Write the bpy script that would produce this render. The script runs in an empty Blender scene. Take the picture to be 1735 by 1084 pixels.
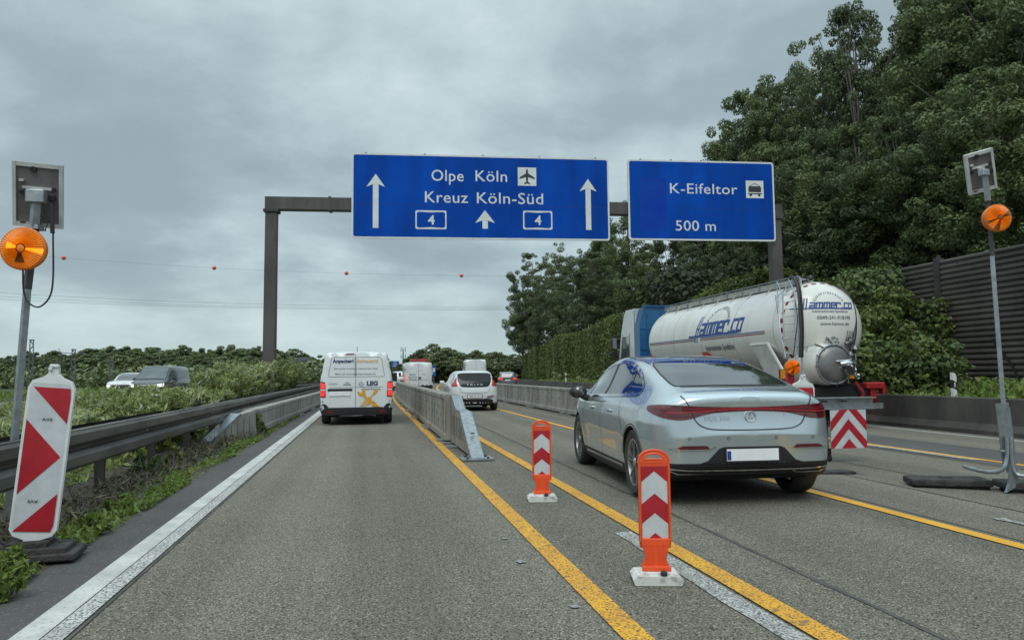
import bpy, bmesh, math, random
import numpy as np
from mathutils import Vector, Matrix
from mathutils.bvhtree import BVHTree
PI = math.pi
rad = math.radians
scene = bpy.context.scene
COL = scene.collection

# ---------------------------------------------------------------- camera
CAM_Z = 1.25
YAW, PITCH, ROLL = rad(11.06), rad(4.13), rad(0.6)
FPX, PW, PH = 1253.0, 1735.0, 1084.0
_fw = Vector((math.sin(YAW)*math.cos(PITCH), math.cos(YAW)*math.cos(PITCH), math.sin(PITCH)))
_rt = Vector((math.cos(YAW), -math.sin(YAW), 0)); _up = _rt.cross(_fw)
_r = _rt*math.cos(ROLL) - _up*math.sin(ROLL); _u = _rt*math.sin(ROLL) + _up*math.cos(ROLL)
cam_data = bpy.data.cameras.new('camera'); cam = bpy.data.objects.new('camera', cam_data); COL.objects.link(cam)
cam.matrix_world = Matrix(((_r.x, _u.x, -_fw.x, 0), (_r.y, _u.y, -_fw.y, 0), (_r.z, _u.z, -_fw.z, CAM_Z), (0, 0, 0, 1)))
cam_data.sensor_width = 36; cam_data.lens = FPX/PW*36; cam_data.clip_start = 0.1; cam_data.clip_end = 5000
scene.camera = cam
def ray(px, py): return _fw + _r*((px-PW/2)/FPX) - _u*((py-PH/2)/FPX)
def at(px, py, Y):                      # point seen at this place in the photo, Y metres up the road
    d = ray(px, py); return Vector((0, 0, CAM_Z)) + d*(Y/d.y)

# ---------------------------------------------------------------- world, sun, exposure
SUN_EL, SUN_AZ = rad(52), rad(200)      # azimuth measured clockwise from +Y
world = bpy.data.worlds.new('World'); scene.world = world; world.use_nodes = True
wn, wl = world.node_tree.nodes, world.node_tree.links
wn.clear()
def N(t, **kw):
    n = wn.new(t)
    for k, v in kw.items(): setattr(n, k, v)
    return n
wout = N('ShaderNodeOutputWorld'); wbg = N('ShaderNodeBackground'); wl.new(wbg.outputs[0], wout.inputs[0])
sky = N('ShaderNodeTexSky', sky_type='NISHITA', sun_disc=False); sky.sun_elevation = SUN_EL; sky.sun_rotation = SUN_AZ
tc = N('ShaderNodeTexCoord'); sx = N('ShaderNodeSeparateXYZ'); wl.new(tc.outputs['Generated'], sx.inputs[0])
def M_(op, a, b=None, c=None):
    n = N('ShaderNodeMath', operation=op)
    for i, v in enumerate((a, b, c)):
        if v is None: continue
        if isinstance(v, (int, float)): n.inputs[i].default_value = v
        else: wl.new(v, n.inputs[i])
    return n.outputs[0]
zc = M_('MAXIMUM', sx.outputs[2], 0.0)
den = M_('ADD', zc, 0.30)
cx_, cy_ = M_('DIVIDE', sx.outputs[0], den), M_('DIVIDE', sx.outputs[1], den)
cv = N('ShaderNodeCombineXYZ'); wl.new(cx_, cv.inputs[0]); wl.new(cy_, cv.inputs[1])
def wnoise(scale, detail, rough, off, sy=1.0, dist=0.0):
    mp = N('ShaderNodeMapping'); wl.new(cv.outputs[0], mp.inputs[0]); mp.inputs['Location'].default_value = off; mp.inputs['Scale'].default_value = (1, sy, 1)
    n = N('ShaderNodeTexNoise'); n.inputs['Scale'].default_value = scale; n.inputs['Detail'].default_value = detail
    n.inputs['Roughness'].default_value = rough; n.inputs['Distortion'].default_value = dist; wl.new(mp.outputs[0], n.inputs['Vector']); return n.outputs[0]
big = wnoise(0.95, 3, 0.5, (0.3, 7.1, 0), 1.0, 0.15)
mid = wnoise(2.6, 6, 0.55, (2.09, 8.1, 0), 1.0, 0.2)
fine = wnoise(7.0, 6, 0.58, (9.2, 4.4, 2), 1.0, 0.2)
s1 = M_('ADD', M_('MULTIPLY', big, 0.50), M_('MULTIPLY', mid, 0.40))
s2 = M_('ADD', s1, M_('MULTIPLY', fine, 0.12))
ramp = N('ShaderNodeValToRGB'); wl.new(s2, ramp.inputs[0])
el = ramp.color_ramp.elements
el[0].position = 0.40; el[0].color = (0.335, 0.425, 0.470, 1)
el[1].position = 0.64; el[1].color = (0.68, 0.80, 0.85, 1)
for p_, c_ in ((0.46, (0.375, 0.475, 0.520, 1)), (0.52, (0.46, 0.58, 0.62, 1)), (0.58, (0.56, 0.69, 0.725, 1))):
    e_ = el.new(p_); e_.color = c_
# paler band just above the horizon
hor = N('ShaderNodeMapRange'); hor.interpolation_type = 'SMOOTHSTEP'; wl.new(sx.outputs[2], hor.inputs[0])
hor.inputs[1].default_value = 0.0; hor.inputs[2].default_value = 0.15; hor.inputs[3].default_value = 0.70; hor.inputs[4].default_value = 0.0
mixh = N('ShaderNodeMixRGB'); wl.new(hor.outputs[0], mixh.inputs[0]); wl.new(ramp.outputs[0], mixh.inputs[1]); mixh.inputs[2].default_value = (0.56, 0.70, 0.69, 1)
# overcast sky grows brighter towards the zenith (CIE overcast)
zen = N('ShaderNodeMapRange'); zen.interpolation_type = 'SMOOTHSTEP'; wl.new(sx.outputs[2], zen.inputs[0])
zen.inputs[1].default_value = 0.42; zen.inputs[2].default_value = 0.95; zen.inputs[3].default_value = 1.0; zen.inputs[4].default_value = 2.4
mul = N('ShaderNodeMixRGB', blend_type='MULTIPLY'); mul.inputs[0].default_value = 1; wl.new(mixh.outputs[0], mul.inputs[1]); wl.new(zen.outputs[0], mul.inputs[2])
skm = N('ShaderNodeMixRGB', blend_type='MULTIPLY'); skm.inputs[0].default_value = 1; wl.new(sky.outputs[0], skm.inputs[1]); skm.inputs[2].default_value = (0.08, 0.08, 0.08, 1)
fin = N('ShaderNodeMixRGB'); fin.inputs[0].default_value = 0.93; wl.new(skm.outputs[0], fin.inputs[1]); wl.new(mul.outputs[0], fin.inputs[2])
wl.new(fin.outputs[0], wbg.inputs[0]); wbg.inputs[1].default_value = 1.0

sun_d = bpy.data.lights.new('sun', 'SUN'); sun_d.energy = 1.3; sun_d.angle = rad(35); sun_d.color = (1.0, 0.965, 0.91)
sun = bpy.data.objects.new('sun', sun_d); COL.objects.link(sun)
sdir = Vector((math.sin(SUN_AZ)*math.cos(SUN_EL), math.cos(SUN_AZ)*math.cos(SUN_EL), math.sin(SUN_EL)))
sun.rotation_euler = sdir.to_track_quat('Z', 'Y').to_euler(); sun.location = sdir*60
scene.view_settings.view_transform = 'Standard'; scene.view_settings.look = 'None'
scene.view_settings.exposure = 0.0; scene.view_settings.gamma = 1
scene.cycles.max_bounces = 6; scene.cycles.transparent_max_bounces = 8

# ---------------------------------------------------------------- materials
MATS = {}
def pmat(name, col, rough=0.6, metal=0.0, col2=None, vs=3.0, vdet=5, vlo=0.38, vhi=0.62, bump=0.0, bs=60.0, coat=0.0, emit=None, es=1.0,
         spec=0.5, isl=0.0, trans=0.0, tracks=None, stretch=(1, 1, 1), speck=None, alpha=None, coords='Object'):
    if name in MATS: return MATS[name]
    m = bpy.data.materials.new(name); m.use_nodes = True; t = m.node_tree; n = t.nodes; L = t.links
    b = n['Principled BSDF']; b.inputs['Roughness'].default_value = rough; b.inputs['Metallic'].default_value = metal
    b.inputs['Specular IOR Level'].default_value = spec
    if coat: b.inputs['Coat Weight'].default_value = coat; b.inputs['Coat Roughness'].default_value = 0.04
    c = (*col, 1); b.inputs['Base Color'].default_value = c
    tcn = n.new('ShaderNodeTexCoord'); mp = n.new('ShaderNodeMapping'); mp.inputs['Scale'].default_value = stretch; L.new(tcn.outputs[coords], mp.inputs[0])
    sock = None
    if col2 is not None:
        nz = n.new('ShaderNodeTexNoise'); nz.inputs['Scale'].default_value = vs; nz.inputs['Detail'].default_value = vdet; nz.inputs['Roughness'].default_value = 0.6
        L.new(mp.outputs[0], nz.inputs['Vector'])
        mr = n.new('ShaderNodeMapRange'); mr.inputs[1].default_value = vlo; mr.inputs[2].default_value = vhi; L.new(nz.outputs[0], mr.inputs[0])
        mx = n.new('ShaderNodeMixRGB'); mx.inputs[1].default_value = c; mx.inputs[2].default_value = (*col2, 1); L.new(mr.outputs[0], mx.inputs[0]); sock = mx.outputs[0]
    if speck:                              # (colour, scale, threshold, amount): fine aggregate
        for (sc_, s_scale, s_lo, s_hi) in speck:
            vz = n.new('ShaderNodeTexNoise'); vz.inputs['Scale'].default_value = s_scale; vz.inputs['Detail'].default_value = 2
            L.new(mp.outputs[0], vz.inputs['Vector'])
            mr = n.new('ShaderNodeMapRange'); mr.inputs[1].default_value = s_lo; mr.inputs[2].default_value = s_hi; L.new(vz.outputs[0], mr.inputs[0])
            mx = n.new('ShaderNodeMixRGB'); L.new(mr.outputs[0], mx.inputs[0]); mx.inputs[2].default_value = (*sc_, 1)
            if sock: L.new(sock, mx.inputs[1])
            else: mx.inputs[1].default_value = c
            sock = mx.outputs[0]
    if tracks:                              # worn bands along the direction of travel
        mt = n.new('ShaderNodeMapping'); mt.inputs['Scale'].default_value = tracks; L.new(tcn.outputs[coords], mt.inputs[0])
        nt = n.new('ShaderNodeTexNoise'); nt.inputs['Scale'].default_value = 1.0; nt.inputs['Detail'].default_value = 4; L.new(mt.outputs[0], nt.inputs['Vector'])
        mr = n.new('ShaderNodeMapRange'); mr.inputs[1].default_value = .35; mr.inputs[2].default_value = .65; mr.inputs[3].default_value = .78; mr.inputs[4].default_value = 1.12; L.new(nt.outputs[0], mr.inputs[0])
        hs = n.new('ShaderNodeHueSaturation'); L.new(mr.outputs[0], hs.inputs['Value']); L.new(sock, hs.inputs['Color']); sock = hs.outputs[0]
    if isl:
        gm = n.new('ShaderNodeNewGeometry'); hs = n.new('ShaderNodeHueSaturation')
        mr = n.new('ShaderNodeMapRange'); mr.inputs[3].default_value = 1-isl; mr.inputs[4].default_value = 1+isl; L.new(gm.outputs['Random Per Island'], mr.inputs[0])
        mh = n.new('ShaderNodeMapRange'); mh.inputs[3].default_value = 0.478; mh.inputs[4].default_value = 0.515; L.new(gm.outputs['Random Per Island'], mh.inputs[0])
        L.new(mr.outputs[0], hs.inputs['Value']); L.new(mh.outputs[0], hs.inputs['Hue'])
        if sock: L.new(sock, hs.inputs['Color'])
        else: hs.inputs['Color'].default_value = c
        sock = hs.outputs[0]
    if sock: L.new(sock, b.inputs['Base Color'])
    if bump:
        nb = n.new('ShaderNodeTexNoise'); nb.inputs['Scale'].default_value = bs; nb.inputs['Detail'].default_value = 4; L.new(mp.outputs[0], nb.inputs['Vector'])
        bp = n.new('ShaderNodeBump'); bp.inputs['Strength'].default_value = bump; bp.inputs['Distance'].default_value = 0.02; L.new(nb.outputs[0], bp.inputs['Height']); L.new(bp.outputs[0], b.inputs['Normal'])
    if emit: b.inputs['Emission Color'].default_value = (*emit, 1); b.inputs['Emission Strength'].default_value = es
    if trans:
        tr = n.new('ShaderNodeBsdfTranslucent'); ms = n.new('ShaderNodeMixShader'); ms.inputs[0].default_value = trans
        if sock: L.new(sock, tr.inputs[0])
        else: tr.inputs[0].default_value = c
        L.new(b.outputs[0], ms.inputs[1]); L.new(tr.outputs[0], ms.inputs[2]); L.new(ms.outputs[0], n['Material Output'].inputs[0])
    MATS[name] = m; return m

BLACK = pmat('black_plastic', (0.018, 0.018, 0.02), 0.55, bump=0.1, bs=200)
RUBBER = pmat('tyre_rubber', (0.022, 0.022, 0.023), 0.85, col2=(0.05, 0.048, 0.045), vs=8, bump=0.3, bs=60)
GALV = pmat('galvanised_steel', (0.40, 0.43, 0.45), 0.45, 0.75, col2=(0.27, 0.30, 0.32), vs=14, vlo=0.35, vhi=0.65)
CHROME = pmat('bright_chrome', (0.75, 0.76, 0.78), 0.12, 1.0, col2=(0.6, 0.61, 0.63), vs=6)
ALU = pmat('brushed_alloy', (0.50, 0.50, 0.51), 0.32, 0.9, col2=(0.36, 0.36, 0.37), vs=9)
WHITE = pmat('white_plastic', (0.74, 0.76, 0.76), 0.45, col2=(0.60, 0.60, 0.58), vs=6, vlo=0.45, vhi=0.8)
RETRO_W = pmat('retroreflective_white', (0.60, 0.63, 0.65), 0.4, col2=(0.52, 0.55, 0.57), vs=9)
RETRO_R = pmat('retroreflective_red', (0.45, 0.016, 0.03), 0.38, col2=(0.36, 0.012, 0.022), vs=6)
ORANGE = pmat('orange_plastic', (0.86, 0.10, 0.022), 0.45, col2=(0.70, 0.085, 0.022), vs=7, vlo=0.4, vhi=0.75)

# ---------------------------------------------------------------- mesh helpers
def tag(o, label=None, cat=None, group=None, kind=None):
    if label: o['label'] = label
    if cat: o['category'] = cat
    if group: o['group'] = group
    if kind: o['kind'] = kind
    return o
def empty(name, loc=(0, 0, 0), rz=0.0, label=None, cat=None, group=None, sc=1.0):
    o = bpy.data.objects.new(name, None); COL.objects.link(o); o.location = loc; o.rotation_euler = (0, 0, rz); o.scale = (sc, sc, sc); o.empty_display_size = 0.2
    return tag(o, label, cat, group)
def copy_tree(o, parent=None, loc=None, rz=None, sc=None, label=None):
    c = o.copy(); COL.objects.link(c)
    if parent is not None: c.parent = parent
    for ch in list(o.children): copy_tree(ch, c)
    if loc is not None: c.location = loc
    if rz is not None: c.rotation_euler = (0, 0, rz)
    if sc is not None: c.scale = sc if isinstance(sc, (tuple, list)) else (sc, sc, sc)
    if label: c['label'] = label
    return c
def link(name, me, mats, parent=None, smooth=False, autos=None):
    for m in (mats if isinstance(mats, (list, tuple)) else [mats]): me.materials.append(m)
    if smooth: me.shade_smooth()
    if autos is not None: me.set_sharp_from_angle(angle=rad(autos))
    o = bpy.data.objects.new(name, me); COL.objects.link(o)
    if parent is not None: o.parent = parent
    return o
class MB:
    def parts(s, name, mats, parent=None, **kw):            # one object per separate piece
        n = len(s.v); g = list(range(n))
        def fd(a):
            while g[a] != a: g[a] = g[g[a]]; a = g[a]
            return a
        for f in s.f:
            for q in f[1:]: g[fd(f[0])] = fd(q)
        isl = {}
        for k, f in enumerate(s.f): isl.setdefault(fd(f[0]), []).append(k)
        for fs in isl.values():
            m = MB(); mp = {}
            for k in fs:
                for q in s.f[k]:
                    if q not in mp: mp[q] = len(m.v); m.v.append(s.v[q])
                m.f.append(tuple(mp[q] for q in s.f[k])); m.m.append(s.m[k])
            m.build(name, mats, parent, **kw)
    def __init__(s): s.v = []; s.f = []; s.m = []
    def add(s, vs, fs, mi=0):
        b = len(s.v); s.v += [tuple(p) for p in vs]; s.f += [tuple(b+i for i in f) for f in fs]; s.m += [mi]*len(fs); return s
    def box(s, c, d, mi=0, rot=None, bev=0.0):
        x, y, z = d[0]/2, d[1]/2, d[2]/2
        if bev:
            bm = bmesh.new(); bmesh.ops.create_cube(bm, size=1); bmesh.ops.scale(bm, vec=d, verts=bm.verts)
            bmesh.ops.bevel(bm, geom=bm.edges[:], offset=bev, segments=2, affect='EDGES', profile=0.5)
            vs = [v.co.copy() for v in bm.verts]; fs = [[v.index for v in f.verts] for f in bm.faces]; bm.free()
        else:
            vs = [Vector((i*x, j*y, k*z)) for i in (-1, 1) for j in (-1, 1) for k in (-1, 1)]
            fs = [(0, 1, 3, 2), (4, 6, 7, 5), (0, 4, 5, 1), (2, 3, 7, 6), (0, 2, 6, 4), (1, 5, 7, 3)]
        if rot is not None: vs = [rot @ v for v in vs]
        return s.add([Vector(c)+v for v in vs], fs, mi)
    def tube(s, pts, r, n=8, mi=0, cap=True, closed=False):
        pts = [Vector(p) for p in pts]; k = len(pts); rings = []
        rr = r if isinstance(r, (list, tuple)) else [r]*k
        up = None
        for i, p in enumerate(pts):
            if closed: t = pts[(i+1) % k]-pts[i-1]
            else: t = pts[min(i+1, k-1)]-pts[max(i-1, 0)]
            t.normalize()
            if up is None: up = Vector((0, 0, 1)) if abs(t.z) < 0.9 else Vector((1, 0, 0))
            a = t.cross(up).normalized(); b = a.cross(t).normalized(); up = b
            rings.append([p + (a*math.cos(2*PI*j/n) + b*math.sin(2*PI*j/n))*rr[i] for j in range(n)])
        vs = [q for ring in rings for q in ring]; fs = []
        for i in range(k if closed else k-1):
            i2 = (i+1) % k
            for j in range(n): fs.append((i*n+j, i*n+(j+1) % n, i2*n+(j+1) % n, i2*n+j))
        if cap and not closed: fs += [tuple(range(n))[::-1], tuple((k-1)*n+j for j in range(n))]
        return s.add(vs, fs, mi)
    def prism(s, poly, a, b, axis='y', mi=0, off=(0, 0, 0)):       # poly in the two other axes, extruded a..b along axis
        def P(p, t):
            q = {'x': (t, p[0], p[1]), 'y': (p[0], t, p[1]), 'z': (p[0], p[1], t)}[axis]
            return (q[0]+off[0], q[1]+off[1], q[2]+off[2])
        n = len(poly); vs = [P(p, a) for p in poly] + [P(p, b) for p in poly]
        fs = [tuple(range(n)), tuple(range(2*n-1, n-1, -1))] + [(i, i+n, (i+1) % n+n, (i+1) % n) for i in range(n)]
        return s.add(vs, fs, mi)
    def lathe(s, prof, n=24, axis='z', c=(0, 0, 0), mi=0):         # prof = (r, h) pairs
        vs = []; fs = []; k = len(prof)
        for r, h in prof:
            for j in range(n):
                a = 2*PI*j/n; x, y = r*math.cos(a), r*math.sin(a)
                q = {'z': (x, y, h), 'y': (x, h, y), 'x': (h, x, y)}[axis]; vs.append((q[0]+c[0], q[1]+c[1], q[2]+c[2]))
        for i in range(k-1):
            for j in range(n): fs.append((i*n+j, i*n+(j+1) % n, (i+1)*n+(j+1) % n, (i+1)*n+j))
        if prof[0][0] > 1e-4: fs.append(tuple(range(n))[::-1])
        if prof[-1][0] > 1e-4: fs.append(tuple((k-1)*n+j for j in range(n)))
        return s.add(vs, fs, mi)
    def build(s, name, mats, parent=None, smooth=False, autos=None, xf=None):
        vs = s.v if xf is None else [tuple(xf @ Vector(v)) for v in s.v]
        me = bpy.data.meshes.new(name); me.from_pydata(vs, [], s.f); me.validate()
        bm = bmesh.new(); bm.from_mesh(me)
        if len(s.f) == len(bm.faces):
            bm.faces.ensure_lookup_table()
            for i, f in enumerate(bm.faces): f.material_index = s.m[i]
        bmesh.ops.recalc_face_normals(bm, faces=bm.faces[:]); bm.to_mesh(me); bm.free()
        return link(name, me, mats, parent, smooth, autos)
def spline(P, n=8, closed=False):
    P = [np.array(p, float) for p in P]; out = []; k = len(P)
    for i in range(k if closed else k-1):
        g = (lambda j: P[j % k]) if closed else (lambda j: P[max(0, min(k-1, j))])
        p0, p1, p2, p3 = g(i-1), g(i), g(i+1), g(i+2)
        for j in range(n):
            t = j/n; out.append(0.5*((2*p1)+(-p0+p2)*t+(2*p0-5*p1+4*p2-p3)*t*t+(-p0+3*p1-3*p2+p3)*t**3))
    if not closed: out.append(P[-1])
    return [tuple(q) for q in out]
def ribbon2(pts, w, closed=False):       # 2-D ribbon: verts, faces
    P = [np.array(p, float) for p in pts]; k = len(P); vs = []; fs = []
    for i, p in enumerate(P):
        t = (P[(i+1) % k]-P[i-1]) if closed else P[min(i+1, k-1)]-P[max(i-1, 0)]
        t = t/(np.linalg.norm(t)+1e-9); nn = np.array((-t[1], t[0]))*w/2
        vs += [tuple(p-nn), tuple(p+nn)]
    for i in range(k if closed else k-1):
        j = (i+1) % k; fs.append((2*i, 2*j, 2*j+1, 2*i+1))
    return vs, fs
def text2(s, x0, x1, z0, cap, bold=0.0, shear=0.0, spacing=1.0):    # flat text filling x0..x1 with capitals cap high on baseline z0
    def raw(t):
        c = bpy.data.curves.new('t', 'FONT'); c.body = t; c.size = 1; c.offset = bold; c.space_character = spacing; c.resolution_u = 3
        o = bpy.data.objects.new('t', c); me = o.to_mesh(); vs = [(v.co.x, v.co.y) for v in me.vertices]; fs = [tuple(p.vertices) for p in me.polygons]
        o.to_mesh_clear(); bpy.data.objects.remove(o); bpy.data.curves.remove(c); return vs, fs
    H = max(v[1] for v in raw('H')[0]); vs, fs = raw(s)
    a, b = min(v[0] for v in vs), max(v[0] for v in vs); k = cap/H
    sxx = (x1-x0)/(b-a)
    return [(x0+(v[0]-a)*sxx + shear*v[1]*k, z0+v[1]*k) for v in vs], fs
def project(name, v2, fs, origin, direction, bvh, mats, parent, off=0.004, cell=0.08, maxd=12.0, smooth=True, mis=None, build=True):
    """lay a flat 2-D shape onto a body: origin(u,v) and a fixed direction give the ray, the hit is lifted by off"""
    bm = bmesh.new(); bv = [bm.verts.new((p[0], p[1], 0)) for p in v2]
    for i, f in enumerate(fs):
        try:
            nf = bm.faces.new([bv[k] for k in f])
            if mis: nf.material_index = mis[i]
        except ValueError: pass
    us = [p[0] for p in v2]; vv = [p[1] for p in v2]
    for lo, hi, nrm in ((min(us), max(us), (1, 0, 0)), (min(vv), max(vv), (0, 1, 0))):
        k = int((hi-lo)/cell)
        for i in range(1, k+1):
            q = lo + (hi-lo)*i/(k+1)
            bmesh.ops.bisect_plane(bm, geom=bm.verts[:]+bm.edges[:]+bm.faces[:], plane_co=(q*nrm[0], q*nrm[1], 0), plane_no=nrm, dist=1e-5)
    d = Vector(direction).normalized(); dead = []
    for v in bm.verts:
        h = bvh.ray_cast(origin(v.co.x, v.co.y), d, maxd)
        if h[0] is None: dead.append(v); continue
        nr = h[1] if h[1].dot(d) < 0 else -h[1]
        v.co = h[0] + nr*off
    bmesh.ops.delete(bm, geom=dead, context='VERTS')
    bmesh.ops.triangulate(bm, faces=[f for f in bm.faces if len(f.verts) > 4])
    me = bpy.data.meshes.new(name); bm.to_mesh(me); bm.free()
    return link(name, me, mats, parent, smooth)
def flat(name, items, mats, parent, plane):      # items: list of (verts2, faces, matindex, lift); plane(u, v, lift) -> point
    mb = MB()
    for vs, fs, mi, lift in items: mb.add([plane(p[0], p[1], lift) for p in vs], fs, mi)
    return mb.build(name, mats, parent)
def poly(p, mi=0, lift=0.0): return (list(p), [tuple(range(len(p)))], mi, lift)
def bend(Y): return 0.0012*(Y-30)**2 if Y > 30 else 0.0
def gz(X): return -0.025*(X-4.5) if X > 4.5 else 0.0   # the right lanes fall gently to the side
# ================================================================ SETTING
ASPH = pmat('asphalt', (0.138, 0.129, 0.104), 0.85, col2=(0.172, 0.160, 0.130), vs=0.35, vdet=8, vlo=0.35, vhi=0.65, bump=0.4, bs=120, tracks=(1.5, .035, 1),
            speck=[((0.42, 0.39, 0.30), 105, 0.54, 0.66), ((0.035, 0.034, 0.030), 85, 0.53, 0.64)], spec=0.3)
ASPH_D = pmat('asphalt_dark', (0.075, 0.073, 0.071), 0.85, col2=(0.10, 0.097, 0.093), vs=0.6, vdet=8, bump=0.4, bs=85,
              speck=[((0.22, 0.21, 0.2), 66, 0.60, 0.74)], spec=0.3)
SOIL = pmat('bare_soil', (0.055, 0.045, 0.034), 0.95, col2=(0.10, 0.088, 0.07), vs=3, bump=0.8, bs=30, speck=[((0.2, 0.18, 0.15), 40, 0.62, 0.7)])
GROUND = pmat('rough_grassland', (0.035, 0.055, 0.018), 0.95, col2=(0.075, 0.085, 0.035), vs=0.4, bump=0.8, bs=5)
def sheet(name, xs, ys, zf, m, thick=0):
    mb = MB(); 
    for y in ys:
        for x in xs: mb.v.append((x+bend(y), y, zf(x, y)))
    nx = len(xs)
    for j in range(len(ys)-1):
        for i in range(nx-1): mb.f.append((j*nx+i, j*nx+i+1, (j+1)*nx+i+1, (j+1)*nx+i)); mb.m.append(0)
    return tag(mb.build(name, m), kind='structure')
YS = [-30, -10, 0, 5, 10, 15, 20, 25, 30, 36, 42, 50, 60, 70, 80, 95, 110, 130, 150, 180, 210, 250, 300, 360]
def zterr(x, y):
    if x < -4.9: return -0.05
    if x < -2.1: return -0.02
    if x < 13.9: return gz(min(x, 13.9))-0.03
    return min(-0.2 + (x-13.9)*0.5 + 0.45, 0.25 + (x-14.4)*0.16, 3.0) if x > 14.0 else gz(13.9)
sheet('terrain', [-1500, -400, -120, -60, -30, -20, -12, -4.95, -4.9, -3.5, -2.1, 4.5, 13.9, 14.05, 14.5, 16, 18, 22, 30, 40, 120, 1500], YS+[500, 800, 3000], zterr, GROUND)
sheet('road', [-2.02, 0, 2, 4.5, 6.5, 9, 11, 13.4], YS, lambda x, y: gz(x)+0.004, ASPH)
sheet('road_shoulder', [-2.05, -1.66], YS, lambda x, y: 0.009, ASPH_D)
sheet('road_patch', [8.55, 10.6], [4, 6, 8, 10, 12, 14, 16, 20, 26, 30, 40, 60, 90], lambda x, y: gz(x)+0.009, ASPH_D)
sheet('verge', [-2.7, -2.4, -2.03], YS, lambda x, y: 0.03 if x < -2.5 else (0.018 if x < -2.1 else 0.006), SOIL)
sheet('central_reservation', [-5.2, -4.2, -3.4, -2.7], YS, lambda x, y: -0.01 if x < -5 else (0.12 if x < -3 else 0.035), SOIL)
sheet('opposite_carriageway', [-19.5, -12, -5.3], [-30, 0, 30, 60, 100, 150, 250], lambda x, y: 0.004, ASPH)

# painted lines
YEL = pmat('yellow_marking', (0.82, 0.42, 0.025), 0.7, col2=(0.68, 0.32, 0.03), vs=2.5, bump=0.5, bs=80, speck=[((0.12, 0.09, 0.05), 70, 0.535, 0.60), ((0.25, 0.16, 0.06), 16, 0.60, 0.68)])
YEL2 = pmat('yellow_foil', (0.78, 0.40, 0.035), 0.6, col2=(0.66, 0.33, 0.03), vs=2.0, bump=0.2, bs=60, speck=[((0.3, 0.2, 0.07), 55, 0.62, 0.68)])
WHT = pmat('white_marking', (0.60, 0.60, 0.57), 0.7, col2=(0.44, 0.44, 0.41), vs=3, bump=0.2, bs=80, speck=[((0.28, 0.27, 0.25), 60, 0.60, 0.70)])
WHT_R = pmat('white_profiled_marking', (0.66, 0.66, 0.62), 0.7, col2=(0.50, 0.50, 0.47), vs=3, bump=1.0, bs=60, speck=[((0.15, 0.145, 0.13), 62, 0.50, 0.58)])
WHT_OLD = pmat('worn_white_marking', (0.50, 0.50, 0.48), 0.8, col2=(0.34, 0.34, 0.32), vs=4, speck=[((0.13, 0.125, 0.11), 75, 0.48, 0.55)])
SEAM = pmat('asphalt_joint', (0.05, 0.048, 0.044), 0.8, col2=(0.10, 0.095, 0.085), vs=3)
SCUFF = pmat('tyre_scuff', (0.05, 0.05, 0.05), 0.8, col2=(0.115, 0.11, 0.105), vs=20, stretch=(6, 1, 1))
def strip(name, x, w, y0, y1, m, lift=0.010, dx=0.0, step=2.0, jit=0.0):
    mb = MB(); n = max(2, int((y1-y0)/step)); rng = random.Random(int(x*100)+int(y0))
    for i in range(n+1):
        y = y0+(y1-y0)*i/n; xc = x+dx*(i/n)+bend(y); j1, j2 = rng.uniform(-jit, jit), rng.uniform(-jit, jit)
        for q in (xc-w/2+j1, xc+w/2+j2): mb.v.append((q, y, gz(q-bend(y))+lift))
        if i: mb.f.append((2*i-2, 2*i-1, 2*i+1, 2*i)); mb.m.append(0)
    return tag(mb.build(name, m), kind='structure')
strip('white_edge_line', -1.605, 0.145, -5, 250, WHT, 0.012)
strip('white_profiled_line', -1.470, 0.105, -5, 250, WHT_R, 0.014)
strip('line_joint', -1.40, 0.02, -5, 120, SEAM, 0.010)
strip('yellow_line', 1.245, 0.14, -5, 250, YEL, 0.012)
strip('yellow_line', 2.115, 0.14, -5, 250, YEL, 0.014)
strip('yellow_line', 4.49, 0.13, 2, 250, YEL2, 0.012)
strip('yellow_line', 8.98, 0.14, 4, 250, YEL2, 0.014)
strip('worn_white_line', 1.955, 0.13, 2, 5.6, WHT_OLD, 0.010, jit=0.01, step=.3)
strip('worn_white_line', 8.80, 0.15, 9.5, 12.6, WHT_OLD, 0.018)
strip('right_edge_line', 12.75, 0.14, 4, 250, WHT, 0.012)
strip('worn_white_line', 5.22, 0.10, 5.0, 5.45, WHT_OLD, 0.012, jit=0.03, step=.07)
strip('road_joint', 2.62, 0.035, 0, 60, SEAM, 0.008, dx=.1, jit=.006, step=.4)
strip('road_joint', 5.72, 0.03, 2, 30, SEAM, 0.008, jit=.006, step=.4)
strip('road_joint', 4.66, 0.022, 2, 60, SEAM, 0.008, jit=.004, step=.5)
strip('road_joint', 6.62, 0.02, 7.0, 30, SEAM, 0.008, jit=.004, step=.5)
strip('opposite_edge_line', -5.75, 0.14, 0, 200, WHT, 0.012)
strip('opposite_lane_line', -12.4, 0.14, 0, 200, WHT, 0.012)
# small pale chips and litter on the tarmac
rng = random.Random(5)
for nm, m, spots in (('road_chips', WHT_OLD, [(rng.uniform(5.2, 8.2), rng.uniform(5.5, 11)) for _ in range(16)] + [(rng.uniform(-1, 1.0), rng.uniform(3, 12)) for _ in range(5)] + [(1.02, 5.6), (1.0, 4.9), (1.08, 3.9), (1.12, 3.35)]),):
    mb = MB()
    for x, y in spots:
        s = rng.uniform(0.006, 0.02) if x > 1.13 or x < .9 else .028; k = 5; a0 = rng.uniform(0, 6)
        mb.add([(x+s*math.cos(a0+2*PI*i/k)*rng.uniform(.5, 1.6), y+s*math.sin(a0+2*PI*i/k)*rng.uniform(.8, 1.8), gz(x)+0.012) for i in range(k)], [tuple(range(k))])
    tag(mb.build(nm, m), 'small pale chips scattered over the road surface', 'chips', kind='stuff')

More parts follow.
